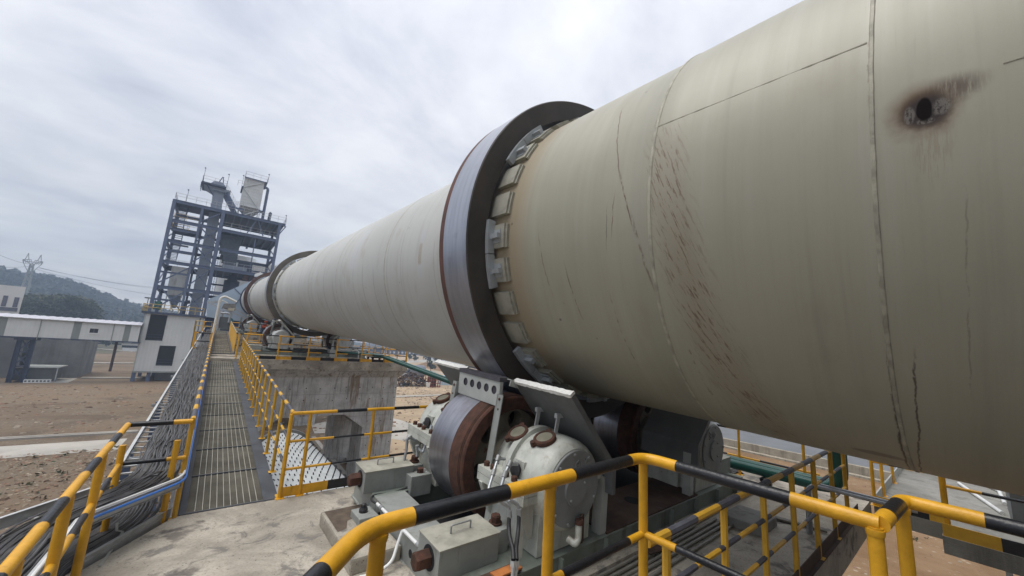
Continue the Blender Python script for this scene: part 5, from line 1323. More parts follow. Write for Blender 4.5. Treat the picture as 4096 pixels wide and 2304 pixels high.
b = MB(); b.box(5.9, 6.3, 24.0, 24.6, -1.13, -.6); tag(b.build('pump_cabinet', GREYL), 'small grey cabinet where the green pipes end on the middle pier', 'cabinet')
b = MB(); b.tube(fillet([(6.9, 21.9, -1.12), (6.9, 21.9, -.55), (6.55, 22.0, -.52), (6.0, 22.3, -.52)], .12, 4), .03, 8); tag(b.build('white_pipe', WHITE), 'bent white pipe end behind the middle pier railing', 'pipe')
# u-shaped bright pipe by the stair rail
for k in range(2):
    pts = [(6.86+.045*k, 1.62-.02*k, -2.25), (6.86+.045*k, 1.60-.02*k, -1.60+.02*k), (6.98+.045*k, .55, -1.63+.02*k)]
    pipe_thing('bent_pipe', pts, .021, GALV, ('left' if k == 0 else 'right')+' of two bright bent pipes standing at the front edge of the near deck', rad=.12, n=10, group='bright bent pipes')

# ---------------------------------------------------------------- right-hand platform beside the near deck
root = empty('concrete_platform', (12, -2, GZ), 'dusty concrete platform to the right of the near deck', 'platform')
b = MB(); b.prism([(8.62, -6), (15, -6), (15, 1.25), (9.30, 1.25), (9.30, .46), (8.62, .46)], 'z', -2.48, -2.25); b.build('slab', COND, root)
for x, y in ((9.5, -2.3), (14.5, -2.3), (9.5, -5.5), (14.5, -5.5)): b = MB(); b.box(x-.3, x+.3, y-.3, y+.3, GZ, -2.48); b.build('column', CONP, root)
def kick(p, q, h=.17, per=.62, label='', ph=.3):
    a, c = Vector(p), Vector(q); P, I = stripes([a, c], per, ph, .5); b = MB()
    for u, v, i in zip(P, P[1:], I): b.beam(u+Vector((0, 0, h/2)), v+Vector((0, 0, h/2)), .012, h, i)
    tag(b.build('kick_board', [YELD, BLK]), label, 'kick board', 'striped kick boards')
kick((9.31, 1.22, -2.25), (9.31, .46, -2.25), label='short striped kick board on the inner edge of the right platform'); kick((8.64, .45, -2.25), (8.64, -3, -2.25), label='long striped kick board on the near edge of the right platform', per=1.0, ph=.52); kick((13.5, 1.2, -2.25), (13.5, -3, -2.25), label='striped kick board on the far edge of the right platform')
handrail([(9.34, 1.24, -2.25), (9.34, .42, -2.25)], 'two-post handrail on the inner edge of the right platform', posts=[(9.34, 1.24, -2.25)], h=1.12, mids=(.72,), period=.8, phase=.22, duty=.55, rm=.022)
handrail([(8.70, .40, -2.25), (8.70, -3.0, -2.25)], 'dark striped handrail along the near edge of the right platform', posts=[(8.70, .40, -2.25), (8.70, -1.2, -2.25), (8.7, -2.9, -2.25)], h=1.12, mids=(.68,), period=1.0, phase=.36, duty=.6, rp=.036, rm=.022)
handrail([(10.2, 1.22, -2.25), (13.4, 1.22, -2.25)], 'yellow posts of the handrail on the far edge of the right platform', posts=[(10.2, 1.22, -2.25), (11.6, 1.22, -2.25)], h=1.12, mids=(.68,), period=1.0)
b = MB(); b.beam((9.4, 1.24, -2.17), (15, 1.24, -2.17), .02, .16); tag(b.build('edge_plate', GREYL), 'pale upright edge plate of the right platform', 'kick plate')
for k, (x, y) in enumerate(((11.4, .42), (13.2, .1))):
    p = atz(z8(1720 if k == 0 else 1905, 690), -2.23)
    pipe_thing('white_pipe', [(p.x, p.y, -2.22), (p.x-.9+k*.4, p.y-.22, -2.22), (p.x-2+k*.3, p.y-.5+k*.25, -2.22)], .03, WHITE, ('left' if k == 0 else 'right')+' white pipe lying on the right platform', rad=.1)
b = MB(); b.box(9.7, 11.6, -2.6, -.22, -2.25, -.9); tag(b.build('steel_box', GREYD), 'dark steel box under the kiln at the right edge', 'box')
b = MB(); p = atz(z8(2020, 1449), GZ); b.beam((8.9, -.10, GZ), (8.9, -.10, -2.49), .06, .06, up=(0, 1, 0)); tag(b.build('downpipe', GALV), 'grey downpipe below the right platform', 'pipe')

# ---------------------------------------------------------------- clad building, gallery and silo walls on the left
YB = 80.0
root = empty('clad_building', (-3.9, YB, GZ), 'white corrugated building at the tower foot with two dark openings', 'building')
xa, xb, za, zb = -7.45, -0.35, -6.55, 2.28
wins = [(-6.82, -4.86, -1.80, 2.2), (-5.04, -3.12, -5.6, -2.52)]
b = MB()
def wallstrip(x0, x1, z0, z1): b.box(x0, x1, YB, YB+.12, z0, z1)
wallstrip(xa, wins[0][0], wins[0][2], zb); wallstrip(wins[0][1], xb, wins[0][2], zb); wallstrip(wins[0][0], wins[0][1], wins[0][3], zb)
wallstrip(xa, xb, wins[1][3], wins[0][2]); wallstrip(xa, wins[1][0], wins[1][2], wins[1][3]); wallstrip(wins[1][1], xb, wins[1][2], wins[1][3]); wallstrip(xa, xb, za, wins[1][2])
b.box(xb-.12, xb, YB+.12, YB+9, za, zb); b.box(xa, xa+.12, YB+.12, YB+9, za, zb); b.box(xa, xb, YB+8.9, YB+9, za, zb)
b.build('wall', CLAD, root)
for k, (x0, x1, z0, z1) in enumerate(wins):
    b = MB(); b.box(x0-.1, x1+.1, YB-.06, YB-.004, z0-.12, z0); b.box(x0-.06, x0, YB-.04, YB-.004, z0, z1); b.box(x1, x1+.06, YB-.04, YB-.004, z0, z1); b.box(x0-.06, x1+.06, YB-.04, YB-.004, z1, z1+.06)
    w = b.build('window', BINW, root)
    b = MB(); b.box(x0, x1, YB+.08, YB+.10, z0, z1); b.build('opening', DARK, w)
    b = MB()
    for f in (.30, .17, .04): b.beam((x0, YB+.05, z0+.9*f/.3), (x1, YB+.05, z0+.9*f/.3), .05, .05)
    b.build('guard_bar', BLUSD, w)
for x in (-7.25, -5.6, -.7):
    for y in (80.4, 88.5): b = MB(); b.box(x-.22, x+.22, y-.22, y+.22, GZ, za); b.build('leg', BLUST, root)
b = MB(); b.box(-5.0, -1.2, 82, 86, GZ, za); b.build('plinth', CONW, root)
for x in (xa, xb-.16): b = MB(); b.box(x, x+.16, YB-.03, YB-.004, za, zb); b.build('corner_trim', GREYL, root)
b = MB(); b.box(xa-.03, xb+.03, YB-.05, YB-.005, za-.12, za+.10); b.build('base_flashing', GREY, root)
b = MB(); b.tube([(xb-.5, YB-.1, zb-.1), (xb-.5, YB-.1, za-.4)], .06, 8); b.build('downpipe', GREYD, root)

root = empty('conveyor_gallery', (-15, 78.5, GZ), 'long white corrugated conveyor gallery with grey bands and one small window', 'gallery')
b = MB(); y0 = 78.6; zt_, zb_ = .42, -2.06; cut = [(-34, -20.75), (-19.8, -14.1), (-13.35, -9.1), (-8.45, -7.46)]
wx0, wx1, wz0, wz1 = -12.5, -11.68, -1.1, -.5
for x0, x1 in cut:
    if x0 < wx0 < x1:
        b.box(x0, wx0, y0, y0+.1, zb_, zt_); b.box(wx1, x1, y0, y0+.1, zb_, zt_); b.box(wx0, wx1, y0, y0+.1, wz1, zt_); b.box(wx0, wx1, y0, y0+.1, zb_, wz0)
    else: b.box(x0, x1, y0, y0+.1, zb_, zt_)
b.box(-34, -7.46, y0+2.6, y0+2.7, zb_, zt_); b.build('wall', CLAD, root)
for x0, x1 in ((-20.75, -19.8), (-14.1, -13.35), (-9.1, -8.45)):
    b = MB(); b.box(x0+.003, x1-.003, y0+.02, y0+.1, zb_, zt_); b.build('grey_band', CLADG, root)
b = MB(); b.box(wx0-.08, wx1+.08, y0-.10, y0-.004, wz0-.12, wz0-.02); w = b.build('window', WHITE, root)
b = MB(); b.box(wx0, wx1, y0+.06, y0+.08, wz0, wz1); b.build('pane', GLASS, w)
b = MB(); b.box((wx0+wx1)/2-.02, (wx0+wx1)/2+.02, y0+.03, y0+.058, wz0, wz1); b.build('mullion', GREYD, w)
b = MB(); n = 68
vs = []
for k in range(n+1):
    x = -34+26.6*k/n; dz = .035*(1 if k % 2 else -1)
    vs += [(x, y0-.22, zt_-.04+dz), (x, y0+1.3, zt_+.42+dz), (x, y0+2.9, zt_-.04+dz)]
b.add(vs, [(k*3+j, (k+1)*3+j, (k+1)*3+j+1, k*3+j+1) for k in range(n) for j in range(2)]); b.build('roof_sheet', CLADY, root)
b = MB(); b.box(-34, -7.46, y0-.02, y0+2.7, zb_-.10, zb_-.004)
for k in range(12): b.box(-30+2*k, -29.2+2*k, y0-.05, y0+2.7, zb_-.2, zb_-.1)
b.build('floor_frame', BLUSD, root)
for x in (-17.0, -10.2): b = MB(); b.tube([(x, y0-.08, zt_-.1), (x, y0-.08, zb_-.3)], .045, 6); b.build('downpipe', GREY, root)
b = MB(); b.box(-34, -7.46, y0-.30, y0-.16, zt_-.14, zt_-.03); b.build('gutter', GREY, root)
# trestle and pole
root = empty('gallery_trestle', (-17.4, 79.5, GZ), 'dark braced steel trestle under the conveyor gallery', 'trestle')
t = [aty(zl(205, 905), 79.4), aty(zl(375, 905), 79.4), aty(zl(95, 1345), 79.4), aty(zl(215, 1330), 79.4)]
xl, xr_ = (t[0].x+t[2].x)/2, (t[1].x+t[3].x)/2
for x in (xl, xr_):
    b = MB(); b.ibeam((x, 79.4, GZ), (x, 79.4, -2.2), .42, .42, .05); b.build('leg', BLUSD, root)
for k in range(3):
    z0, z1 = -7.7+1.85*k, -5.95+1.85*k
    b = MB(); b.beam((xl, 79.4, z0), (xr_, 79.4, z1), .14, .14, up=(0, 1, 0)); b.beam((xr_, 79.45, z0), (xl, 79.45, z1), .14, .14, up=(0, 1, 0)); b.build('brace', BLUSD, root)
    b = MB(); b.beam((xl, 79.4, z1+.05), (xr_, 79.4, z1+.05), .16, .16); b.build('strut', BLUSD, root)
b = MB(); b.box(xl-.4, xr_+.4, 78.9, 80.4, -2.5, -2.17); b.build('cap_beam', BLUSD, root)
p0, p1 = aty(zl(1215, 940), 80), aty(zl(1140, 1228), 80)
b = MB(); b.tube([(p1.x, 79.8, p1.z-.3), (p1.x, 79.8, -2.1)], .16, 8); tag(b.build('gallery_pole', M('rust brown column', (0.055, 0.035, 0.04), 0.7)), 'single brown pole holding the gallery near the clad building', 'pole')
# concrete silo bases behind
def boxthing(name, x0, x1, y0, y1, z0, z1, mat, label, cat):
    b = MB(); b.box(x0, x1, y0, y1, z0, z1); o = b.build(name, mat); tag(o, label, cat); return o
q = [aty(zl(20, 895), 88), aty(zl(170, 1330), 88)]
boxthing('silo_wall', -34, -19.6, 86, 96, GZ, -2.0, M('darker silo concrete', (0.17, 0.175, 0.18), 0.9, var=0.15, scale=.3, dirt=.3), 'dark grey concrete wall behind the trestle at the far left', 'wall')
boxthing('silo_wall', -18.7, -13.9, 86, 96, GZ, -1.9, CONW, 'wide pale grey concrete wall behind the trestle', 'wall')
root = empty('lean_to_shed', (-15.2, 80.5, GZ), 'low grey sheet shed at the foot of the concrete wall', 'shed')
a0, a1 = aty(zl(255, 1212), 80), aty(zl(590, 1210), 80)
b = MB(); b.box(a0.x-.9, a1.x-.2, 80, 84, GZ+.2, a0.z-.05); b.build('wall', M('shed grey sheet', (0.10, 0.105, 0.105), 0.7, var=.2, scale=.6, dirt=.4), root)
b = MB(); b.box(a0.x-.6, a1.x+.2, 79.7, 84.2, a0.z, a0.z+.12); b.build('roof', GREYL, root)
b = MB(); b.beam((a1.x+.1, 79.9, GZ), (a1.x+.1, 79.9, a0.z), .1, .1, up=(0, 1, 0)); b.build('post', GALV, root)
a0, a1 = aty(zl(245, 1355), 79), aty(zl(495, 1350), 79)
for k in range(7):
    x = a0.x+(a1.x-a0.x)*k/6.3
    b = MB(); b.box(x, x+.34, 78.8, 79.2, GZ, GZ+.42, 0); b.box(x+.07, x+.27, 78.79, 78.80, GZ+.1, GZ+.34, 1); tag(b.build('white_block', [WHITE, GREYD]), ('leftmost', 'second', 'third', 'middle', 'fifth', 'sixth', 'rightmost')[k]+' hollow white block in the row before the grey shed', 'block', 'white blocks before the shed')
# white hall far left
root = empty('white_hall', (-40, 120, GZ), 'plain white hall with two slit windows and a dark band at the far left', 'building')
yh = 120.0; e1_, e2_ = aty(zl(262, 382), yh), aty(zl(205, 640), yh); xe = (e1_.x+e2_.x)/2; zt_ = e1_.z
b = MB(); b.prism([(xe-30, yh), (xe, yh), (xe*1.2, yh*1.2), (xe*1.2-30, yh*1.2)], 'z', GZ, zt_); b.build('wall', M('cream white wall', (0.62, 0.62, 0.60), 0.7, var=.04, scale=.2, dirt=.1), root)
for u0, u1 in (((62, 470), (35, 580)), ((180, 488), (150, 590))):
    a, c = aty(zl(*u0), yh), aty(zl(*u1), yh); xm = (a.x+c.x)/2
    b = MB(); b.box(xm-.3, xm+.3, yh-.08, yh-.01, c.z, a.z); b.build('window', M('slit glass', (0.10, 0.10, 0.14), 0.3), root)
a, c = aty(zl(100, 592), yh), aty(zl(100, 630), yh); b = MB(); b.box(xe-30, xe-.3, yh-.12, yh-.01, c.z, a.z); b.build('dark_band', M('hall band', (0.09, 0.10, 0.13), 0.5), root)
# small houses under the gallery
for k, (u0, v0, u1, v1, mt) in enumerate(((1255, 985, 1420, 1040, 'white'), (930, 965, 1250, 985, 'cream'))):
    a = atz(zl(u0, v1), GZ); d = a.y; c = aty(zl(u1, v1), d); t = aty(zl(u0, v0-25), d)
    root = empty('low_house', (a.x, d, GZ), ('white' if k == 0 else 'cream')+' low building far away under the gallery', 'building')
    b = MB(); b.box(a.x, c.x, d, d+8, GZ, t.z); b.build('wall', WHITE if k == 0 else M('cream wall', (0.55, 0.50, 0.36), .8), root)
    for f in (.25, .85):
        x = a.x+(c.x-a.x)*f; b = MB(); b.box(x-1.2, x+1.2, d-.1, d-.01, GZ+(t.z-GZ)*.45, GZ+(t.z-GZ)*.75); b.build('window', GLASS, root)
    b = MB(); b.box(a.x-.5, c.x+.5, d-.5, d+8.5, t.z, t.z+.5); b.build('roof', GREYD, root)
# ---------------------------------------------------------------- preheater tower
YF, YR_ = 80.0, 90.0
root = empty('preheater_tower', (0.4, 85, GZ), 'tall blue grey steel preheater tower with open floors, bins and a bucket elevator', 'tower')
FZ = (6.85, 10.95, 14.4, 17.8, 21.05)
cx = (-7.0, -3.4, -0.6, 7.85)
for x in cx:
    for y in (YF, YR_):
        z0 = 2.62 if x < 0 else GZ
        w = .36 if x in (cx[0], cx[3]) else (.42 if x == cx[2] else .26)
        b = MB(); b.ibeam((x, y, z0), (x, y, 21.0), w*1.25, w, .06, up=(0, 1, 0)); b.build('column', BLUST, root)
b = MB(); b.box(-7.85, 8.3, YF-.55, YR_+.3, 2.30, 2.60); b.build('base_deck', BLUSD, root)
for z in FZ:
    segs = [(cx[0], cx[2]), (cx[2], cx[3])] if z < 20 else [(cx[0]-.1, cx[2]), (cx[2], cx[3]+.9)]
    for x0, x1 in segs:
        for y in (YF, YR_):
            b = MB(); b.ibeam((x0, y, z-.28), (x1, y, z-.28), .3, .52, .06); b.build('beam', BLUST, root)
    for x in cx:
        b = MB(); b.ibeam((x, YF, z-.28), (x, YR_, z-.28), .26, .46, .05); b.build('cross_beam', BLUST, root)
for z in (9.0, 12.6, 16.1, 4.6):
    for x0, x1 in ((cx[0], cx[1]), (cx[2], cx[3])):
        if z == 4.6 and x0 > -1: continue
        b = MB(); b.ibeam((x0, YF+.1 if x0 < -1 else YR_, z), (x1, YF+.1 if x0 < -1 else YR_, z), .2, .3, .04); b.build('beam', BLUST, root)
# floor plates with joists under the right bay and the roof
def floor(x0, x1, y0, y1, z, joists=True):
    b = MB(); b.box(x0, x1, y0, y1, z, z+.08); b.build('floor_plate', BLUSD, root)
    if joists:
        n = int((x1-x0)/1.05)
        for k in range(n):
            x = x0+.6+k*1.05; b = MB(); b.ibeam((x, y0+.2, z-.2), (x, y1-.2, z-.2), .18, .36, .04); b.build('joist', BLUST, root)
floor(cx[2], cx[3]+.9, YF+.3, YR_+.6, 21.05); floor(cx[0], cx[2], YF+.3, YR_-3, 21.05, False); floor(cx[2], cx[3], YF+.3, YR_, 17.8); floor(cx[2], cx[3], YF+.3, YR_, 10.95); floor(cx[0], cx[1], YF+7, YR_, 17.8, False); floor(cx[0], cx[2], YF+7, YR_, 10.95, False)
# braces
for (x0, z0, x1, z1, y) in ((cx[1], 3.0, cx[2], 6.6, YF), (cx[2], 3.0, cx[1], 6.6, YF), (cx[1], 7.1, cx[2], 10.6, YF), (cx[2], 7.2, cx[1], 10.6, YF), (cx[1], 11.2, cx[2], 14.1, YF), (cx[2], 11.2, cx[1], 14.1, YF), (cx[1], 14.7, cx[2], 17.5, YF), (cx[2], 14.7, cx[1], 17.5, YF), (cx[1], 18.1, cx[2], 20.7, YF),
                            (cx[0]+.2, 7.2, cx[1], 10.3, YF), (cx[0]+.3, 3.0, cx[1], 6.3, YF), (cx[1], 3.0, cx[0]+.8, 6.3, YF+.1), (cx[3]-.2, 18.2, cx[3]+1, 20.6, YF), (3.2, 18.0, 4.3, 20.8, YF+.4), (5.6, 18.0, 4.4, 20.8, YF+.4)):
    b = MB(); b.beam((x0, y+.05, z0), (x1, y+.05, z1), .18, .18, up=(0, 1, 0)); b.build('brace', BLUST, root)
for x in (cx[0], cx[3]):
    for z0, z1 in zip((3.0, 7.0, 11.2, 14.6, 18.0), (6.6, 10.7, 14.1, 17.5, 20.8)):
        b = MB(); b.beam((x, YF, z0), (x, YR_, z1), .15, .15, up=(1, 0, 0)); b.build('brace', BLUST, root)
# stairs in the left bay
for k, (z0, z1) in enumerate(((11.0, 14.4), (14.4, 17.8), (17.8, 21.0))):
    y0_, y1_ = (YF+1.0, YF+4.2) if k % 2 == 0 else (YF+4.2, YF+1.0)
    b = MB()
    for sx in (-.62, .62): b.beam((-6.0+sx, y0_, z0), (-6.0+sx, y1_, z1), .05, .3)
    n = 12
    for j in range(n): b.beam((-6.62, y0_+(y1_-y0_)*j/n, z0+(z1-z0)*(j+.5)/n), (-5.38, y0_+(y1_-y0_)*j/n, z0+(z1-z0)*(j+.5)/n), .26, .05)
    for sx in (-.62, .62):
        for hh in (.55, 1.05): b.tube([(-6.0+sx, y0_, z0+hh), (-6.0+sx, y1_, z1+hh)], .035, 5)
    b.build('stair', BLUST, root)
for (x0, x1, y0, y1, z) in ((-6.7, -4.6, YF+.6, YF+1.6, 16.1), (-6.7, -3.5, YF+.4, YF+1.6, 17.8), (-6.7, -4.4, YF+3.8, YF+5.2, 14.4)):
    b = MB(); b.box(x0, x1, y0, y1, z-.06, z); b.build('landing', BLUST, root)
# guard rails of the floors
RAILT = M('tower rail grey', (0.40, 0.42, 0.44), 0.5, 0.2); RAILY = M('tower rail yellow', (0.52, 0.35, 0.07), 0.6)
def trail(pts, mat, h=1.1, step=1.3, r=.03):
    b = MB()
    for a, c in zip(pts, pts[1:]):
        a, c = Vector(a), Vector(c); n = max(1, int((c-a).length/step))
        for hh in (h, h*.55): b.tube([a+Vector((0, 0, hh)), c+Vector((0, 0, hh))], r, 5)
        for k in range(n+1): p = a.lerp(c, k/n); b.tube([p, p+Vector((0, 0, h))], r, 5)
    b.build('guard_rail', mat, root)
trail([(cx[0], YF, 21.1), (cx[3]+.9, YF, 21.1), (cx[3]+.9, YR_, 21.1)], RAILT); trail([(cx[0], YF, 21.1), (cx[0], YR_, 21.1)], RAILT)
trail([(cx[2], YF+.1, 17.9), (cx[3], YF+.1, 17.9)], RAILT); trail([(cx[0], YF+7, 17.9), (cx[1], YF+7, 17.9)], RAILY); trail([(cx[2], YF+.1, 11.0), (cx[3], YF+.1, 11.0)], RAILT); trail([(cx[0], YF+7, 11.0), (cx[2], YF+7, 11.0)], RAILT)
trail([(-7.8, YF-.5, 2.6), (cx[2], YF-.5, 2.6)], RAILY, 1.15, 1.0, .045); trail([(-7.8, YF-.5, 2.6), (-7.8, YR_, 2.6)], RAILY, 1.15, 1.2, .045); trail([(-6.7, YF+.5, 16.1), (-4.6, YF+.5, 16.1)], RAILY); trail([(-6.7, YF+.4, 17.8), (-3.5, YF+.4, 17.8)], RAILY)
# bucket elevator
b = MB(); b.box(-2.55, -1.05, 83, 85.2, 2.6, 25.0)
for k in range(15): b.box(-2.6, -1.0, 82.95, 85.25, 3.5+1.45*k, 3.58+1.45*k)
b.build('elevator_casing', BING, root)
b = MB(); b.box(-4.3, -.9, 81.6, 86.4, 25.5, 25.75); b.build('head_deck', BLUSD, root)
b = MB(); b.prism([(-2.7, 24.9), (-.9, 24.9), (-.2, 25.5), (-4.0, 25.5)], 'y', 82.4, 85.8); b.prism([(-3.4, 25.75), (-1.0, 25.75), (-1.1, 26.35), (-1.8, 26.8), (-2.8, 26.6)], 'y', 82.8, 85.4); b.build('elevator_head', BING, root)
trail([(-4.25, 81.7, 25.75), (-.95, 81.7, 25.75)], RAILT, 1.1, 1.1); trail([(-4.25, 81.7, 25.75), (-4.25, 86, 25.75)], RAILT, 1.1, 1.3); trail([(-4.35, 81.7, 24.6), (-4.35, 84, 24.6)], BLUST, 1.0, 1.0, .05)
b = MB(); b.beam((-2.4, 83.5, 26.0), (-1.7, 83.5, 28.0), .14, .14, up=(0, 1, 0)); b.beam((-1.4, 83.5, 26.0), (-1.6, 83.5, 28.0), .14, .14, up=(0, 1, 0)); b.beam((-2.1, 83.5, 26.9), (-1.5, 83.5, 26.9), .1, .1); b.build('hoist_frame', BLUST, root)
b = MB(); b.beam((-3.6, 82, 25.5), (-2.5, 83, 24.0), .12, .12); b.beam((-1.2, 82.5, 25.4), (-.9, 82.5, 24.3), .1, .1); b.build('bracket', BLUST, root)
b = MB(); b.beam((-.9, 83.5, 24.8), (1.3, 83.5, 21.2), .75, .75); b.build('chute', BLUST, root)
b = MB(); b.beam((-.8, 82.6, 25.3), (.9, 82.6, 22.6), .14, .35); b.beam((.9, 82.6, 22.6), (2.0, 82.6, 22.6), .14, .35); b.build('inclined_stair', BLUST, root)
trail([(-.8, 82.5, 25.4), (.9, 82.5, 22.7), (2.0, 82.5, 22.7)], RAILT, 1.0, .9); trail([(-.4, 81.6, 22.1), (1.9, 81.6, 22.9)], RAILT, 1.0, .8)
# filter bin on the roof
b = MB()
for k in range(9):
    z0, z1 = 23.5+.60*k, 24.08+.60*k; b.box(1.45, 4.55, 83, 86.5, z0, z1)
b.box(1.5, 4.5, 83.05, 86.45, 23.5, 28.9); b.build('filter_bin', BINW, root)
b = MB(); b.add([(1.45, 83, 23.48), (4.55, 83, 23.48), (4.55, 86.5, 23.48), (1.45, 86.5, 23.48), (2.5, 84.2, 21.9), (3.3, 84.2, 21.9), (3.3, 85.2, 21.9), (2.5, 85.2, 21.9)], [(0, 1, 5, 4), (1, 2, 6, 5), (2, 3, 7, 6), (3, 0, 4, 7), (4, 5, 6, 7), (3, 2, 1, 0)]); b.build('bin_cone', M('stained bin cone', (0.36, 0.34, 0.30), .6, var=.15, dirt=.7), root)
b = MB(); b.box(1.2, 1.5, 82.6, 86.8, 26.9, 27.05); b.box(4.5, 5.0, 82.6, 86.8, 28.85, 29.0); b.box(1.4, 5.0, 82.6, 83, 28.9, 29.0); b.box(4.4, 5.2, 82.5, 84, 23.1, 23.25); b.build('bin_deck', BLUST, root)
trail([(1.5, 82.7, 29.0), (5.0, 82.7, 29.0), (5.0, 86.5, 29.0)], RAILT, 1.1, 1.1); trail([(.6, 82.7, 27.0), (1.45, 82.7, 27.0)], RAILT, 1.0, .8); trail([(1.5, 82.7, 29.0), (1.5, 86.5, 29.0)], RAILT, 1.1, 1.2)
for a, c in (((1.5, 82.9, 27.0), (4.6, 82.9, 28.9)), ((1.5, 82.9, 27.0), (4.4, 82.9, 23.4)), ((1.5, 82.9, 21.2), (4.4, 82.9, 23.2)), ((1.2, 82.95, 21.2), (1.5, 82.95, 23.4)), ((4.6, 82.95, 21.2), (4.6, 82.95, 23.5)), ((3.4, 83.2, 21.2), (3.4, 83.2, 22.6)), ((1.5, 86.4, 21.2), (1.5, 86.4, 23.5)), ((4.5, 86.4, 21.2), (4.5, 86.4, 23.5))): b = MB(); b.beam(a, c, .14, .14, up=(0, 1, 0)); b.build('bin_brace', BINW, root)
b = MB(); b.tube(fillet([(4.5, 83.6, 28.2), (5.3, 83.6, 28.2), (5.25, 83.6, 21.1)], .45, 5), .24, 10); b.build('duct_pipe', BLUST, root)
b = MB(); b.tube([(6.2, 83, 21.1), (6.3, 83, 23.0)], .26, 10); b.tube([(6.3, 83, 23.0), (6.3, 83, 23.2), (6.1, 83, 23.3)], .27, 10); b.build('vent_pipe', BLUSD, root)
b = MB(); b.box(7.0, 7.8, 83, 84, 21.1, 21.5); b.beam((6.9, 83.4, 21.6), (8, 83.4, 21.6), .5, .1); b.build('roof_fan', BLUSD, root)
# stepped hopper inside the right bay
prof = [(-.45, 2.75, 17.4, 16.6), (-.35, 2.6, 16.6, 16.0), (-.15, 2.5, 16.0, 15.2), (-.1, 2.4, 15.2, 14.5), (.15, 2.55, 14.5, 13.6), (.5, 2.5, 13.6, 12.8), (.75, 2.55, 12.8, 12.0)]
b = MB()
for x0, x1, z1, z0 in prof:
    b.box(x0, x1, 82.6, 87, z0+.05, z1); b.box(x0-.06, x1+.06, 82.55, 87.05, z0, z0+.05)
b.build('stepped_hopper', M('hopper slate', (0.085, 0.11, 0.14), .6, var=.15, dirt=.2), root)
b = MB(); b.box(2.9, 5.0, 83, 86, 11.1, 13.0); b.build('cabinet', BLUSD, root)
b = MB(); b.box(.6, 4.2, 82, 84, 11.05, 11.9); b.build('feeder', BING, root)
b = MB(); b.tube([(1.6, 83.4, 11.6), (3.2, 83.4, 11.4)], .35, 10); b.build('feeder_drum', GREY, root)
b = MB(); b.lathe((2.5, 85, 6.9), (0, 0, 1), [(0, 1.15), (2.6, 1.15), (2.7, .8), (3.3, .6), (3.9, .6)], 24, 0, True, cap1=True); b.lathe((2.5, 85, 3), (0, 0, 1), [(0, .9), (3.8, .9)], 20, 0, True); b.build('dark_vessel', BLUSD, root)
for x in (3.8, 5.1, 6.0):
    b = MB(); b.box(x, x+.8, 81.2, 82, 9.6, 10.5); b.build('motor_unit', M('red brown unit', (0.09, 0.045, 0.04), .6, var=.3), root)
b = MB(); b.tube([(3.6, 82, 17.3), (3.6, 82, 15.9)], .03, 5); b.box(3.45, 3.75, 81.85, 82.15, 15.4, 15.9); b.build('chain_hoist', BLUSD, root)
b = MB(); b.ibeam((4.55, YF+.2, 11.0), (4.55, YF+.2, 17.5), .16, .16, .03, up=(0, 1, 0)); b.build('hanger', BLUST, root)
# white filter with cone in the lower left bay
b = MB()
for k in range(7): b.box(-5.75, -3.75, 82, 84.5, 6.55+.55*k, 7.07+.55*k)
b.box(-5.7, -3.8, 82.05, 84.45, 6.55, 10.4); b.box(-5.6, -3.85, 82.1, 84.4, 5.6, 6.5); b.build('filter_bin', BINW, root)
b = MB(); b.add([(-5.6, 82, 5.55), (-3.85, 82, 5.55), (-3.85, 84.5, 5.55), (-5.6, 84.5, 5.55), (-4.7, 83, 3.6), (-4.3, 83, 3.6), (-4.3, 83.5, 3.6), (-4.7, 83.5, 3.6)], [(0, 1, 5, 4), (1, 2, 6, 5), (2, 3, 7, 6), (3, 0, 4, 7), (4, 5, 6, 7), (3, 2, 1, 0)]); b.build('bin_cone', BING, root)
b = MB()
for a, c in (((-5.6, 81.95, 5.9), (-4.4, 81.95, 2.7)), ((-5.6, 82, 2.6), (-5.6, 82, 6.6)), ((-3.85, 82, 2.6), (-3.85, 82, 6.6))): b = MB(); b.beam(a, c, .14, .14, up=(0, 1, 0)); b.build('bin_leg', BINW, root)
b = MB(); b.lathe((-6.3, 80.6, 3.0), (0, 0, 1), [(0, .45), (1.3, .45)], 16, 0, True, cap1=True); b.build('green_drum', M('green drum', (0.03, 0.14, 0.10), .5), root)
b = MB(); b.tube(fillet([(-3.2, 82, 2.7), (-3.2, 82, 4.6), (-2.6, 82, 4.8)], .3, 4), .3, 10); b.build('duct_pipe', BLUSD, root)
# lightning rods
for k, (x, y, z, h) in enumerate(((-5.7, YF+1, 21.1, 2.2), (-4.2, 81.7, 25.8, 2.3), (-.9, 81.7, 25.8, 2.3), (1.2, 82.7, 27.0, 2.0), (5.0, 82.7, 29.0, 1.6), (8.6, YF, 21.1, 1.5))):
    b = MB(); b.tube([(x, y, z), (x+.05, y, z+h)], .03, 5); b.lathe((x, y, z+h), (0, 0, 1), [(0, .10), (.12, .12), (.2, .03)], 8, 0, True, cap0=True, cap1=True); b.build('roof_lamp', BLUSD, root)
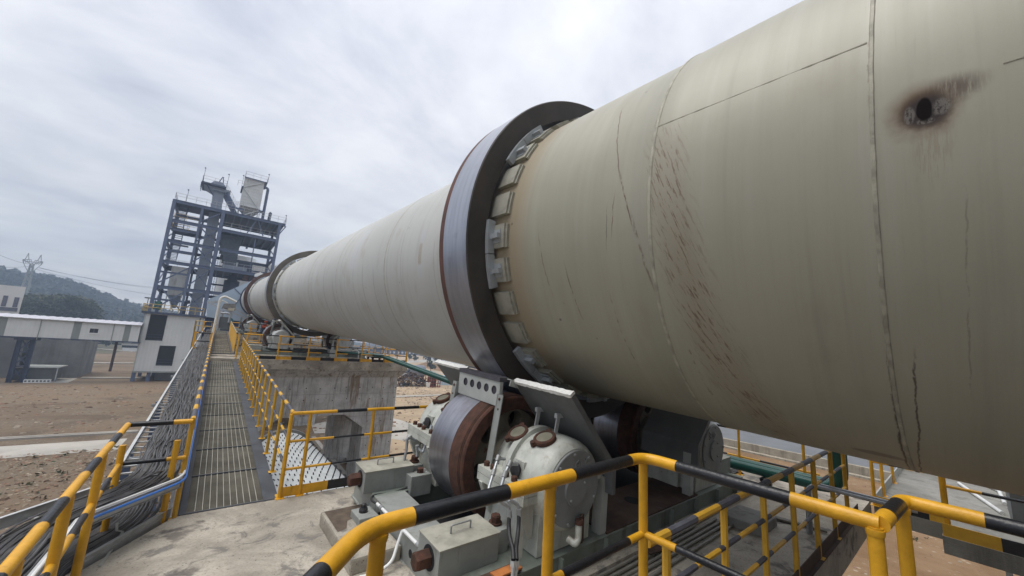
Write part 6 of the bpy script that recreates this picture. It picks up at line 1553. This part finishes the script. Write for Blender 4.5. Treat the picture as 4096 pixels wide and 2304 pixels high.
# white tank behind
root = empty('white_tank', (3.0, 98, GZ), 'tall white cylindrical tank standing behind the steel tower', 'tank')
b = MB(); b.lathe((3.4, 100, GZ), (0, 0, 1), [(0, 3.2), (24.5, 3.2), (25.2, 0.0001)], 36, 0, True); b.build('shell', M('tank white', (0.58, 0.60, 0.61), .5, var=.04, scale=.3, dirt=.15), root)
b = MB()
for x in (-.1, .3): b.tube([(x, 97.2, 0), (x, 97.2, 17)], .04, 5)
for k in range(24): b.tube([(-.1, 97.2, .4+.7*k), (.3, 97.2, .4+.7*k)], .03, 4)
b.build('ladder', BLUST, root)
root = empty('white_shed_wall', (6, 96, GZ), 'pale cladding wall seen through the tower floors', 'building')
b = MB(); b.box(4.5, 12, 97, 104, GZ, 15.6); b.build('wall', CLAD, root)
# low lamp mast at the left of the tower
p0, p1 = aty(zl(1515, 560), 110), aty(zl(1530, 500), 110)
b = MB(); b.tube([(p0.x, 110, p0.z-8), (p1.x, 110, p1.z)], .07, 6); b.box(p1.x-.6, p1.x+.6, 109.8, 110.2, p1.z, p1.z+.25); tag(b.build('yard_lamp', GREYD), 'thin yard lamp mast left of the tower', 'lamp')

# ---------------------------------------------------------------- pipework, drive and rails where the walkway ends
root = empty('leaning_pipes', (0.8, 36, wz(36)), 'tall white bent pipes leaning over the walkway end', 'pipe frame')
for (p, q, r, s_, t_) in (((400, 820), (470, 520), (545, 175), (620, 145), (815, 240)), ((430, 700), (480, 500), (540, 235), (580, 215), (660, 260))):
    pts = [aty((750+u/4.14, 1150+v/4.14), 34.0) for u, v in (p, q, r, s_, t_)]
    b = MB(); b.tube(fillet(pts, .35, 4), .075 if r[1] < 200 else .045, 8); b.build('bent_pipe', M('warm white pipe', (0.66, 0.65, 0.60), .45, var=.06), root)
pts = [aty((750+u/4.14, 1150+v/4.14), 33.9) for u, v in ((300, 1290), (345, 1040), (400, 820), (470, 520))]
b = MB(); b.tube(pts, .06, 8); b.build('riser', M('warm white pipe', (0.66, 0.65, 0.60), .45), root)
pts = [aty((750+u/4.14, 1150+v/4.14), 44.0) for u, v in ((495, 690), (520, 420), (680, 425), (705, 470), (680, 580))]
b = MB(); b.tube(fillet(pts, .2, 3), .09, 8); b.build('portal', GALV, root)
root = empty('inclined_conveyor', (3, 50, -.2), 'grey inclined conveyor frame below the kiln feed end', 'conveyor')
for (u0, v0, u1, v1) in ((480, 560, 990, 770), (740, 560, 1040, 730), (150, 425, 400, 400), (160, 445, 400, 425), (240, 455, 370, 520)):
    a, c = aty(zs(u0, v0), 50), aty(zs(u1, v1), 50); b = MB(); b.beam(a, c, .12, .14); b.build('stringer', GALV, root)
a, c = aty(zs(480, 500), 50), aty(zs(780, 500), 50); b = MB()
b.prism([(a.x, a.z-.2), (c.x, c.z-.45), (c.x-.1, c.z+.25), (a.x+1.0, a.z+.35), (a.x+.1, a.z+.25)], 'y', 50, 52); b.build('feed_box', M('feeder grey brown', (0.20, 0.19, 0.18), .7, var=.25, dirt=.4), root)
a = aty(zs(600, 560), 49.9); c = aty(zs(740, 550), 49.9); m = aty(zs(670, 610), 49.9)
b = MB(); b.prism([(a.x, a.z), (c.x, c.z), (m.x+.25, m.z), (m.x-.25, m.z)], 'y', 49.8, 51); b.build('hopper', M('cream hopper', (0.52, 0.47, 0.36), .6), root)
m2 = aty(zs(680, 690), 49.9); b = MB(); b.tube([(m.x, 50.3, m.z), (m2.x, 50.3, m2.z), (m2.x-.4, 50.3, m2.z)], .08, 8); b.build('spout', GALV, root)
for u in (510, 905): 
    a, c = aty(zs(u, 600 if u < 600 else 740), 50), aty(zs(u-40, 1000 if u < 600 else 760), 50); b = MB(); b.beam((a.x, 50.5, a.z), (a.x-.1, 50.5, c.z-1), .16, .16, up=(0, 1, 0)); b.build('leg', GREY, root)
p = aty(zs(600, 840), 46); root = empty('teal_fan', (p.x, 46, p.z-1.3), 'round teal fan casing at the end of the walkway', 'fan')
b = MB(); b.lathe((p.x, 46, p.z), (0, -1, 0), [(-.3, .45), (.0, .45), (.03, .40), (.03, .16), (.0, .0001)], 28, 0, True); b.build('casing', M('teal paint', (0.05, 0.16, 0.20), .5, var=.15), root)
b = MB(); b.box(p.x-.4, p.x+.4, 45.9, 46.4, p.z-.8, p.z-.4); b.build('base', GREYD, root)
a, c = aty(zs(400, 730), 44), aty(zs(520, 980), 44)
root = empty('control_cabinet', (a.x, 44, c.z-.1), 'dark cabinet and frame under the white portal at the walkway end', 'cabinet')
b = MB(); b.box(a.x+.1, c.x+.3, 44, 44.7, c.z, a.z); b.build('body', GREYD, root); b = MB(); b.box(a.x-.1, a.x+.1, 43.8, 44, c.z-.4, a.z+.6); b.build('post', GALV, root)
# small yellow barriers across the cable ladder further on
for k, (yy, lb) in enumerate(((23.0, 'nearer'), (35.0, 'further'))):
    x1 = wl(yy)-.10; x0 = x1-.62
    root = empty('ladder_barrier', (x0, yy, wz(yy)), lb+' yellow barrier with black bars bridging the cable ladder', 'barrier', 'barriers over the cable ladder')
    for x in (x0, x1):
        b = MB(); b.box(x-.04, x+.04, yy-.05, yy+.9, wz(yy)+.30, wz(yy)+1.15); b.build('yellow_panel', YEL, root)
    for q, hh in enumerate((1.1, .72, .40)):
        b = MB(); P, I = stripes([(x0, yy, wz(yy)+hh), (x1, yy, wz(yy)+hh)], .7, .12, .75); b.tube(P, .03, 8, I); b.build('bar', [YEL, BLK], root)
# platforms near the feed end with yellow rails
root = empty('feed_end_platform', (-0.6, 52, -.6), 'small steel platform with yellow rails left of the walkway end', 'platform')
b = MB(); b.box(-.9, .5, 52, 58, -.1, .0); b.build('floor_plate', BLUSD, root)
for x in (-.8, .4): b = MB(); b.box(x-.12, x+.12, 54, 54.24, GZ, -.1); b.build('leg', BLUSD, root)
def prail(root, pts, h=1.1, step=1.1, r=.04):
    b = MB()
    for a, c in zip(pts, pts[1:]):
        a, c = Vector(a), Vector(c); n = max(1, int((c-a).length/step))
        for hh in (h, h*.55): b.tube([a+Vector((0, 0, hh)), c+Vector((0, 0, hh))], r, 5)
        for k in range(n+1): p = a.lerp(c, k/n); b.tube([p, p+Vector((0, 0, h))], r, 5)
    b.build('guard_rail', RAILY, root)
prail(root, [(-.9, 52, 0), (.5, 52, 0)], 1.1, .7); prail(root, [(-.9, 52, 0), (-.9, 58, 0)])
root = empty('feed_platform', (6, 64, -.3), 'steel service platform behind the kiln feed end', 'platform')
b = MB(); b.box(1.5, 9.5, 62, 66, .58, .66); b.build('floor_plate', BLUSD, root)
for x in (1.8, 9.2): b = MB(); b.box(x-.15, x+.15, 63.8, 64.1, GZ, .58); b.build('leg', BLUSD, root)
prail(root, [(1.6, 62.1, .66), (4.0, 62.1, .66)], 1.1, 1.0)

# ---------------------------------------------------------------- the worker
def person():
    p = aty((1050, 1326), 42.3)
    root = empty('person', (p.x, 42.3, 0.20), 'worker in an orange top and dark trousers crouching beside the far rollers', 'person')
    H = 1.0
    V = [(0, 0, .40), (.08, 0, .58), (.17, 0, .76), (.21, 0, .86), (.24, -.02, .95), (.27, -.03, 1.06),
         (.0, .11, .38), (.34, .15, .47), (.06, .14, .09), (.24, .15, .04), (.0, -.11, .38), (.34, -.15, .47), (.06, -.14, .09), (.24, -.15, .04),
         (.16, .19, .79), (.34, .24, .60), (.54, .14, .64), (.62, .10, .65), (.16, -.19, .79), (.34, -.24, .60), (.54, -.14, .64), (.62, -.10, .65)]
    Rr = [.15, .145, .16, .075, .06, .10, .10, .075, .05, .045, .10, .075, .05, .045, .07, .05, .04, .04, .07, .05, .04, .04]
    Ed = [(0, 1), (1, 2), (2, 3), (3, 4), (4, 5), (0, 6), (6, 7), (7, 8), (8, 9), (0, 10), (10, 11), (11, 12), (12, 13), (2, 14), (14, 15), (15, 16), (16, 17), (2, 18), (18, 19), (19, 20), (20, 21)]
    me = bpy.data.meshes.new('body'); me.from_pydata(V, Ed, [])
    o = bpy.data.objects.new('body', me); C.objects.link(o)
    m = o.modifiers.new('skin', 'SKIN'); 
    if not me.skin_vertices: 
        bm = bmesh.new(); bm.from_mesh(me); bm.verts.layers.skin.verify(); bm.to_mesh(me); bm.free()
    for sv, r in zip(me.skin_vertices[0].data, Rr): sv.radius = (r, r*.85)
    me.skin_vertices[0].data[0].use_root = True
    o.modifiers.new('sub', 'SUBSURF').levels = 1
    dg = bpy.context.evaluated_depsgraph_get(); ev = o.evaluated_get(dg); m2 = bpy.data.meshes.new_from_object(ev)
    bpy.data.objects.remove(o); m2.name = 'body'
    SK = M('skin', (0.35, 0.20, 0.13), .6); OR = M('orange work top', (0.80, 0.13, 0.03), .7, var=.1); NV = M('navy trousers', (0.015, 0.02, 0.04), .8); BT = M('dark boots', (0.02, 0.018, 0.016), .6)
    m2.materials.clear()
    for mm in (SK, OR, NV, BT): m2.materials.append(mm)
    for f in m2.polygons:
        z = f.center.z; x = f.center.x
        f.material_index = 3 if z < .11 else (2 if z < .50 else (0 if z > .90 or x > .56 else 1)); f.use_smooth = True
    body = bpy.data.objects.new('body', m2); C.objects.link(body); body.parent = root
    b = MB(); b.lathe((.27, -.03, 1.06), (.1, 0, 1), [(0, .135), (.03, .125), (.08, .11), (.12, .06), (.135, .0001)], 16, 0, True); b.lathe((.30, -.03, 1.055), (.1, 0, 1), [(0, .0001), (0, .16), (.015, .155), (.015, .0001)], 16, 0)
    b.build('helmet', M('orange helmet', (0.85, 0.16, 0.02), .35), root, local=True)
    b = MB(); b.lathe((.37, -.03, 1.015), (1, 0, -.2), [(0, .016), (.03, .008)], 8, 0, cap1=True); b.build('nose', SK, root, local=True)
    b = MB()
    for sy in (-.035, .035): b.lathe((.355, -.03+sy, 1.045), (1, 0, 0), [(0, .012), (.01, .006)], 8, 0, cap1=True)
    b.build('eyes', BT, root, local=True)
    root.rotation_euler = (0, 0, R(-60))
person()

# ---------------------------------------------------------------- far right: houses, scrap yard
def house(p0, p1, ptop, depth, mat, label, wins=(), name='low_building', roof=None):
    a, c = atz(p0, GZ), atz(p1, GZ); r = ray(*ptop); k = math.hypot(a.x, a.y)/math.hypot(r.x, r.y); h = r.z*k-GZ
    root = empty(name, (a.x, a.y, GZ), label, 'building')
    d = (c-a); n = Vector((-d.y, d.x, 0)).normalized()
    if n.dot(a) < 0: n = -n
    L = d.length
    def quadbox(s0, s1, z0, z1, o0, o1, nm, m, par):
        b = MB(); u = d.normalized(); P = [a+u*s0+n*o0, a+u*s1+n*o0, a+u*s1+n*o1, a+u*s0+n*o1]
        b.prism([(p.x, p.y) for p in P], 'z', z0, z1); return b.build(nm, m, par)
    quadbox(0, L, GZ, GZ+h, 0, depth, 'wall', mat, root)
    for (f0, f1, g0, g1, m) in wins: quadbox(L*f0, L*f1, GZ+h*g0, GZ+h*g1, -.15, -.01, 'window' if m is not DARK else 'door', m, root)
    quadbox(-.3, L+.3, GZ+h, GZ+h+.25, -.3, depth, 'roof', roof or GREYD, root)
    return root
house(zp(1060, 395), zp(1680, 405), zp(1080, 320), 12, M('navy facade', (0.02, 0.022, 0.04), .6), 'long dark building with a row of white windows far beyond the middle pier', [(k*.115+.02, k*.115+.07, .25, .75, WHITE) for k in range(8)])
house(zp(1805, 500), zp(2500, 590), zp(1805, 432), 10, M('far white wall', (0.66, 0.67, 0.68), .6), 'low white building with a dark door beyond the pale far road', [(.10, .19, .02, .9, DARK), (.30, .33, .4, .65, GREYD)])
random.seed(11)
bm = bmesh.new()
b = MB(); cpt = atz(zp(1640, 985), GZ)
for _ in range(700):
    t, u = random.gauss(0, .42), random.gauss(0, .42); r = math.hypot(t, u)
    x, y = cpt.x+t*5.2, cpt.y+2.5+u*3.2; z = GZ+max(0, 2.6*(1-r*1.1)); s = random.uniform(.12, .38)
    d = Vector((random.gauss(0, 1), random.gauss(0, 1), random.gauss(0, .5))).normalized()
    b.beam(Vector((x, y, z))-d*s, Vector((x, y, z))+d*s, s*random.uniform(.3, .9), s*random.uniform(.2, .6), random.randrange(4))
bm.free(); tag(b.build('scrap_heap', [RUST, RUSTD, STN[2], M('scrap grey', (0.13, 0.13, 0.14), .7)]), 'heap of rust brown scrap behind the concrete pier', 'scrap heap', kind='stuff')
a = atz(zp(1800, 930), GZ); root = empty('scrap_tank', (a.x+1, a.y+4, GZ), 'grey cylindrical tank lying in the scrap yard under the green pipes', 'tank')
b = MB(); b.lathe((a.x-.8, a.y+4.5, GZ+2.2), (1, .15, 0), [(0, .0001), (.0, 1.2), (.15, 1.35), (2.6, 1.35), (2.75, 1.2), (2.75, .0001)], 24, 0, True); b.build('shell', M('tank slate grey', (0.16, 0.175, 0.21), .5, var=.15), root)
b = MB(); b.box(a.x-.4, a.x+1.6, a.y+3.7, a.y+5.2, GZ, GZ+1.0); b.build('cradle', RUSTD, root)
a, c = atz(zp(1870, 995), GZ), atz(zp(2115, 1000), GZ); root = empty('red_crate', (a.x, a.y, GZ), 'rusty red steel frame crate in the scrap yard', 'crate')
h = 2.2; b = MB(); w = c.x-a.x
for x in [a.x+w*k/5 for k in range(6)]:
    for y in (a.y, a.y+2.4): b.box(x-.06, x+.06, y-.06, y+.06, GZ, GZ+h)
for z in (.1, .75, 1.4, 2.15):
    for y in (a.y, a.y+2.4): b.box(a.x, c.x, y-.07, y+.07, GZ+z-.06, GZ+z+.06)
b.build('frame', M('rusty red paint', (0.20, 0.045, 0.03), .75, var=.3, scale=2), root); b = MB(); b.box(a.x+w*.35, a.x+w*.7, a.y+.2, a.y+2, GZ+.2, GZ+1.8); b.build('contents', RUSTD, root)
a = atz(zp(1845, 990), GZ); b = MB(); b.lathe((a.x, a.y-.4, GZ), (0, 0, 1), [(0, .32), (.95, .46), (.95, .40), (.4, .3), (.4, .0001)], 16, 0, True); tag(b.build('white_tub', WHITE), 'white tub standing before the scrap heap', 'tub')
a = atz(zp(1340, 965), GZ); b = MB(); b.tube([(a.x, a.y, GZ+.3), (a.x+2.6, a.y+.6, GZ+.3)], .28, 10); tag(b.build('steel_pipe', GREYD), 'dark pipe lying on the ground left of the scrap heap', 'pipe')
for k in range(4):
    a, c = atz(zp(1340, 800+14*k), GZ), atz(zp(1710, 812+11*k), GZ); b = MB(); b.beam((a.x, a.y, GZ+.8), (c.x, c.y, GZ+.8), .3, .3); tag(b.build('steel_section', GALV), ('furthest', 'third', 'second', 'nearest')[k]+' long steel section stacked behind the scrap heap', 'steel section', 'steel sections behind the scrap heap')
for k in range(5):
    a = atz(zp(1460+55*k, 800), GZ); b = MB(); b.beam((a.x, a.y, GZ+1), (a.x+1.2, a.y+.6, GZ+2.0+.4*(k % 2)), .7, .25); b.beam((a.x+.3, a.y, GZ), (a.x+.6, a.y, GZ+1.3), .5, .5); tag(b.build('scrap_machine', [BLK, RUSTD, BLUSD][k % 3]), ('leftmost', 'second', 'middle', 'fourth', 'rightmost')[k]+' jumbled machine part along the back of the scrap yard', 'scrap', 'machine parts in the scrap yard')
a = atz(zp(2170, 960), GZ); b = MB(); b.box(a.x-.5, a.x+1.8, a.y+.5, a.y+2, GZ, GZ+1.9); tag(b.build('blue_cabinet', M('pale blue paint', (0.36, 0.47, 0.55), .5)), 'pale blue cabinet at the right end of the scrap yard', 'cabinet')
b = MB(); p0 = aty(zp(2215, 820), 6.6); b.box(p0.x-.02, p0.x+.16, 6.05, 6.2, -2.25, -.62); tag(b.build('navy_post', M('navy paint', (0.02, 0.028, 0.055), .5)), 'dark navy post behind the far bearing of the foreground roller', 'post')

# ---------------------------------------------------------------- pylons and lines
def pylon(base, h, w, label):
    root = empty('pylon', base, label, 'pylon', 'lattice pylons on the hill'); X, Y, Z = 0, 0, 0
    def leg(sx, sy, z): t = z/h; k = w/2*(1-.72*min(1, t/.78)); return Vector((sx*k, sy*k, z))
    b = MB(); r = h*.0042
    lv = [0, .15, .29, .42, .54, .65, .74, .82]
    for sx in (-1, 1):
        for sy in (-1, 1):
            for a, c in zip(lv, lv[1:]): b.beam(leg(sx, sy, a*h), leg(sx, sy, c*h), r*2, r*2)
    for a, c in zip(lv, lv[1:]):
        for (s0, s1) in (((-1, -1), (1, -1)), ((1, -1), (1, 1)), ((1, 1), (-1, 1)), ((-1, 1), (-1, -1))):
            b.beam(leg(*s0, a*h), leg(*s1, c*h), r*1.2, r*1.2); b.beam(leg(*s1, a*h), leg(*s0, c*h), r*1.2, r*1.2); b.beam(leg(*s0, c*h), leg(*s1, c*h), r*1.2, r*1.2)
    b.build('mast', GREY, root, local=True)
    b = MB(); top = .82*h; arm = w*.85
    for sx in (-1, 1):
        b.beam(leg(sx, 0, top), (sx*arm, 0, top+h*.05), r*2, r*2); b.beam(leg(sx, 0, top+h*.06), (sx*arm, 0, top+h*.05), r*2, r*2); b.beam(leg(sx, 0, .70*h), (sx*arm*.95, 0, top+h*.02), r*1.5, r*1.5)
        b.beam((sx*arm*.8, 0, top+h*.05), (sx*arm*.62, 0, h*.97), r*1.5, r*1.5); b.beam((sx*arm*.42, 0, top+h*.05), (sx*arm*.62, 0, h*.97), r*1.5, r*1.5)
        for k in range(5): b.beam((sx*arm*k/5, 0, top), (sx*arm*(k+1)/5, 0, top+h*.055), r*1.2, r*1.2)
    for yy in (-w*.12, w*.12): b.beam((-arm, yy, top+h*.03), (arm, yy, top+h*.03), r*1.6, r*1.6)
    b.build('cross_arm', GREY, root, local=True); return root
DP = 300.0
pb, pt = aty(zl(345, 520), DP), aty(zl(345, 18), DP)
xm = aty(zl(330, 150), DP).x
py = pylon((xm, DP, hillz(xm, DP)-.5), pt.z-hillz(xm, DP)+.5, 3.9, 'lattice power pylon standing on the hill at the left edge')
p = aty(zl(1015, 440), 460); pt2 = aty(zl(1018, 405), 460); pylon((p.x, 460, p.z-4), pt2.z-p.z+4, 4, 'small distant lattice pylon on the ridge')
def wire(p, q, sag, label, r=.07):
    b = MB(); n = 14; b.tube([Vector(p).lerp(Vector(q), k/n)-Vector((0, 0, sag*4*(k/n)*(1-k/n))) for k in range(n+1)], r, 4, caps=False); tag(b.build('power_line', GREYD), label, 'power line', 'power lines')
for k, (u0, v0, u1, v1) in enumerate(((405, 185, 1590, 385), (380, 200, 1570, 460), (400, 180, 1590, 395))):
    wire(aty(zl(u0, v0), 300), aty(zl(u1, v1), 330), 1.2, ('upper', 'lowest', 'middle')[k]+' power line from the pylon towards the tower')
wire(aty(zl(290, 145), 300), aty(zl(-40, 35), 260), .5, 'power line leaving the pylon to the left, upper one'); wire(aty(zl(290, 168), 300), aty(zl(-40, 168), 260), .5, 'power line leaving the pylon to the left, lower one')
# ---------------------------------------------------------------- thin haze over the valley
hz = MB(); hz.box(-700, 700, -60, 560, GZ-1.0, 84)
hm = bpy.data.materials.new('haze'); hm.use_nodes = True; nt = hm.node_tree
for n in list(nt.nodes): nt.nodes.remove(n)
vo = nt.nodes.new('ShaderNodeVolumePrincipled'); vo.inputs['Color'].default_value = (0.62, 0.78, 1.0, 1); vo.inputs['Density'].default_value = 0.0013; vo.inputs['Anisotropy'].default_value = 0.2
oo = nt.nodes.new('ShaderNodeOutputMaterial'); nt.links.new(vo.outputs[0], oo.inputs['Volume'])
o = hz.build('haze', hm); tag(o, label='thin bluish haze over the valley', kind='stuff')
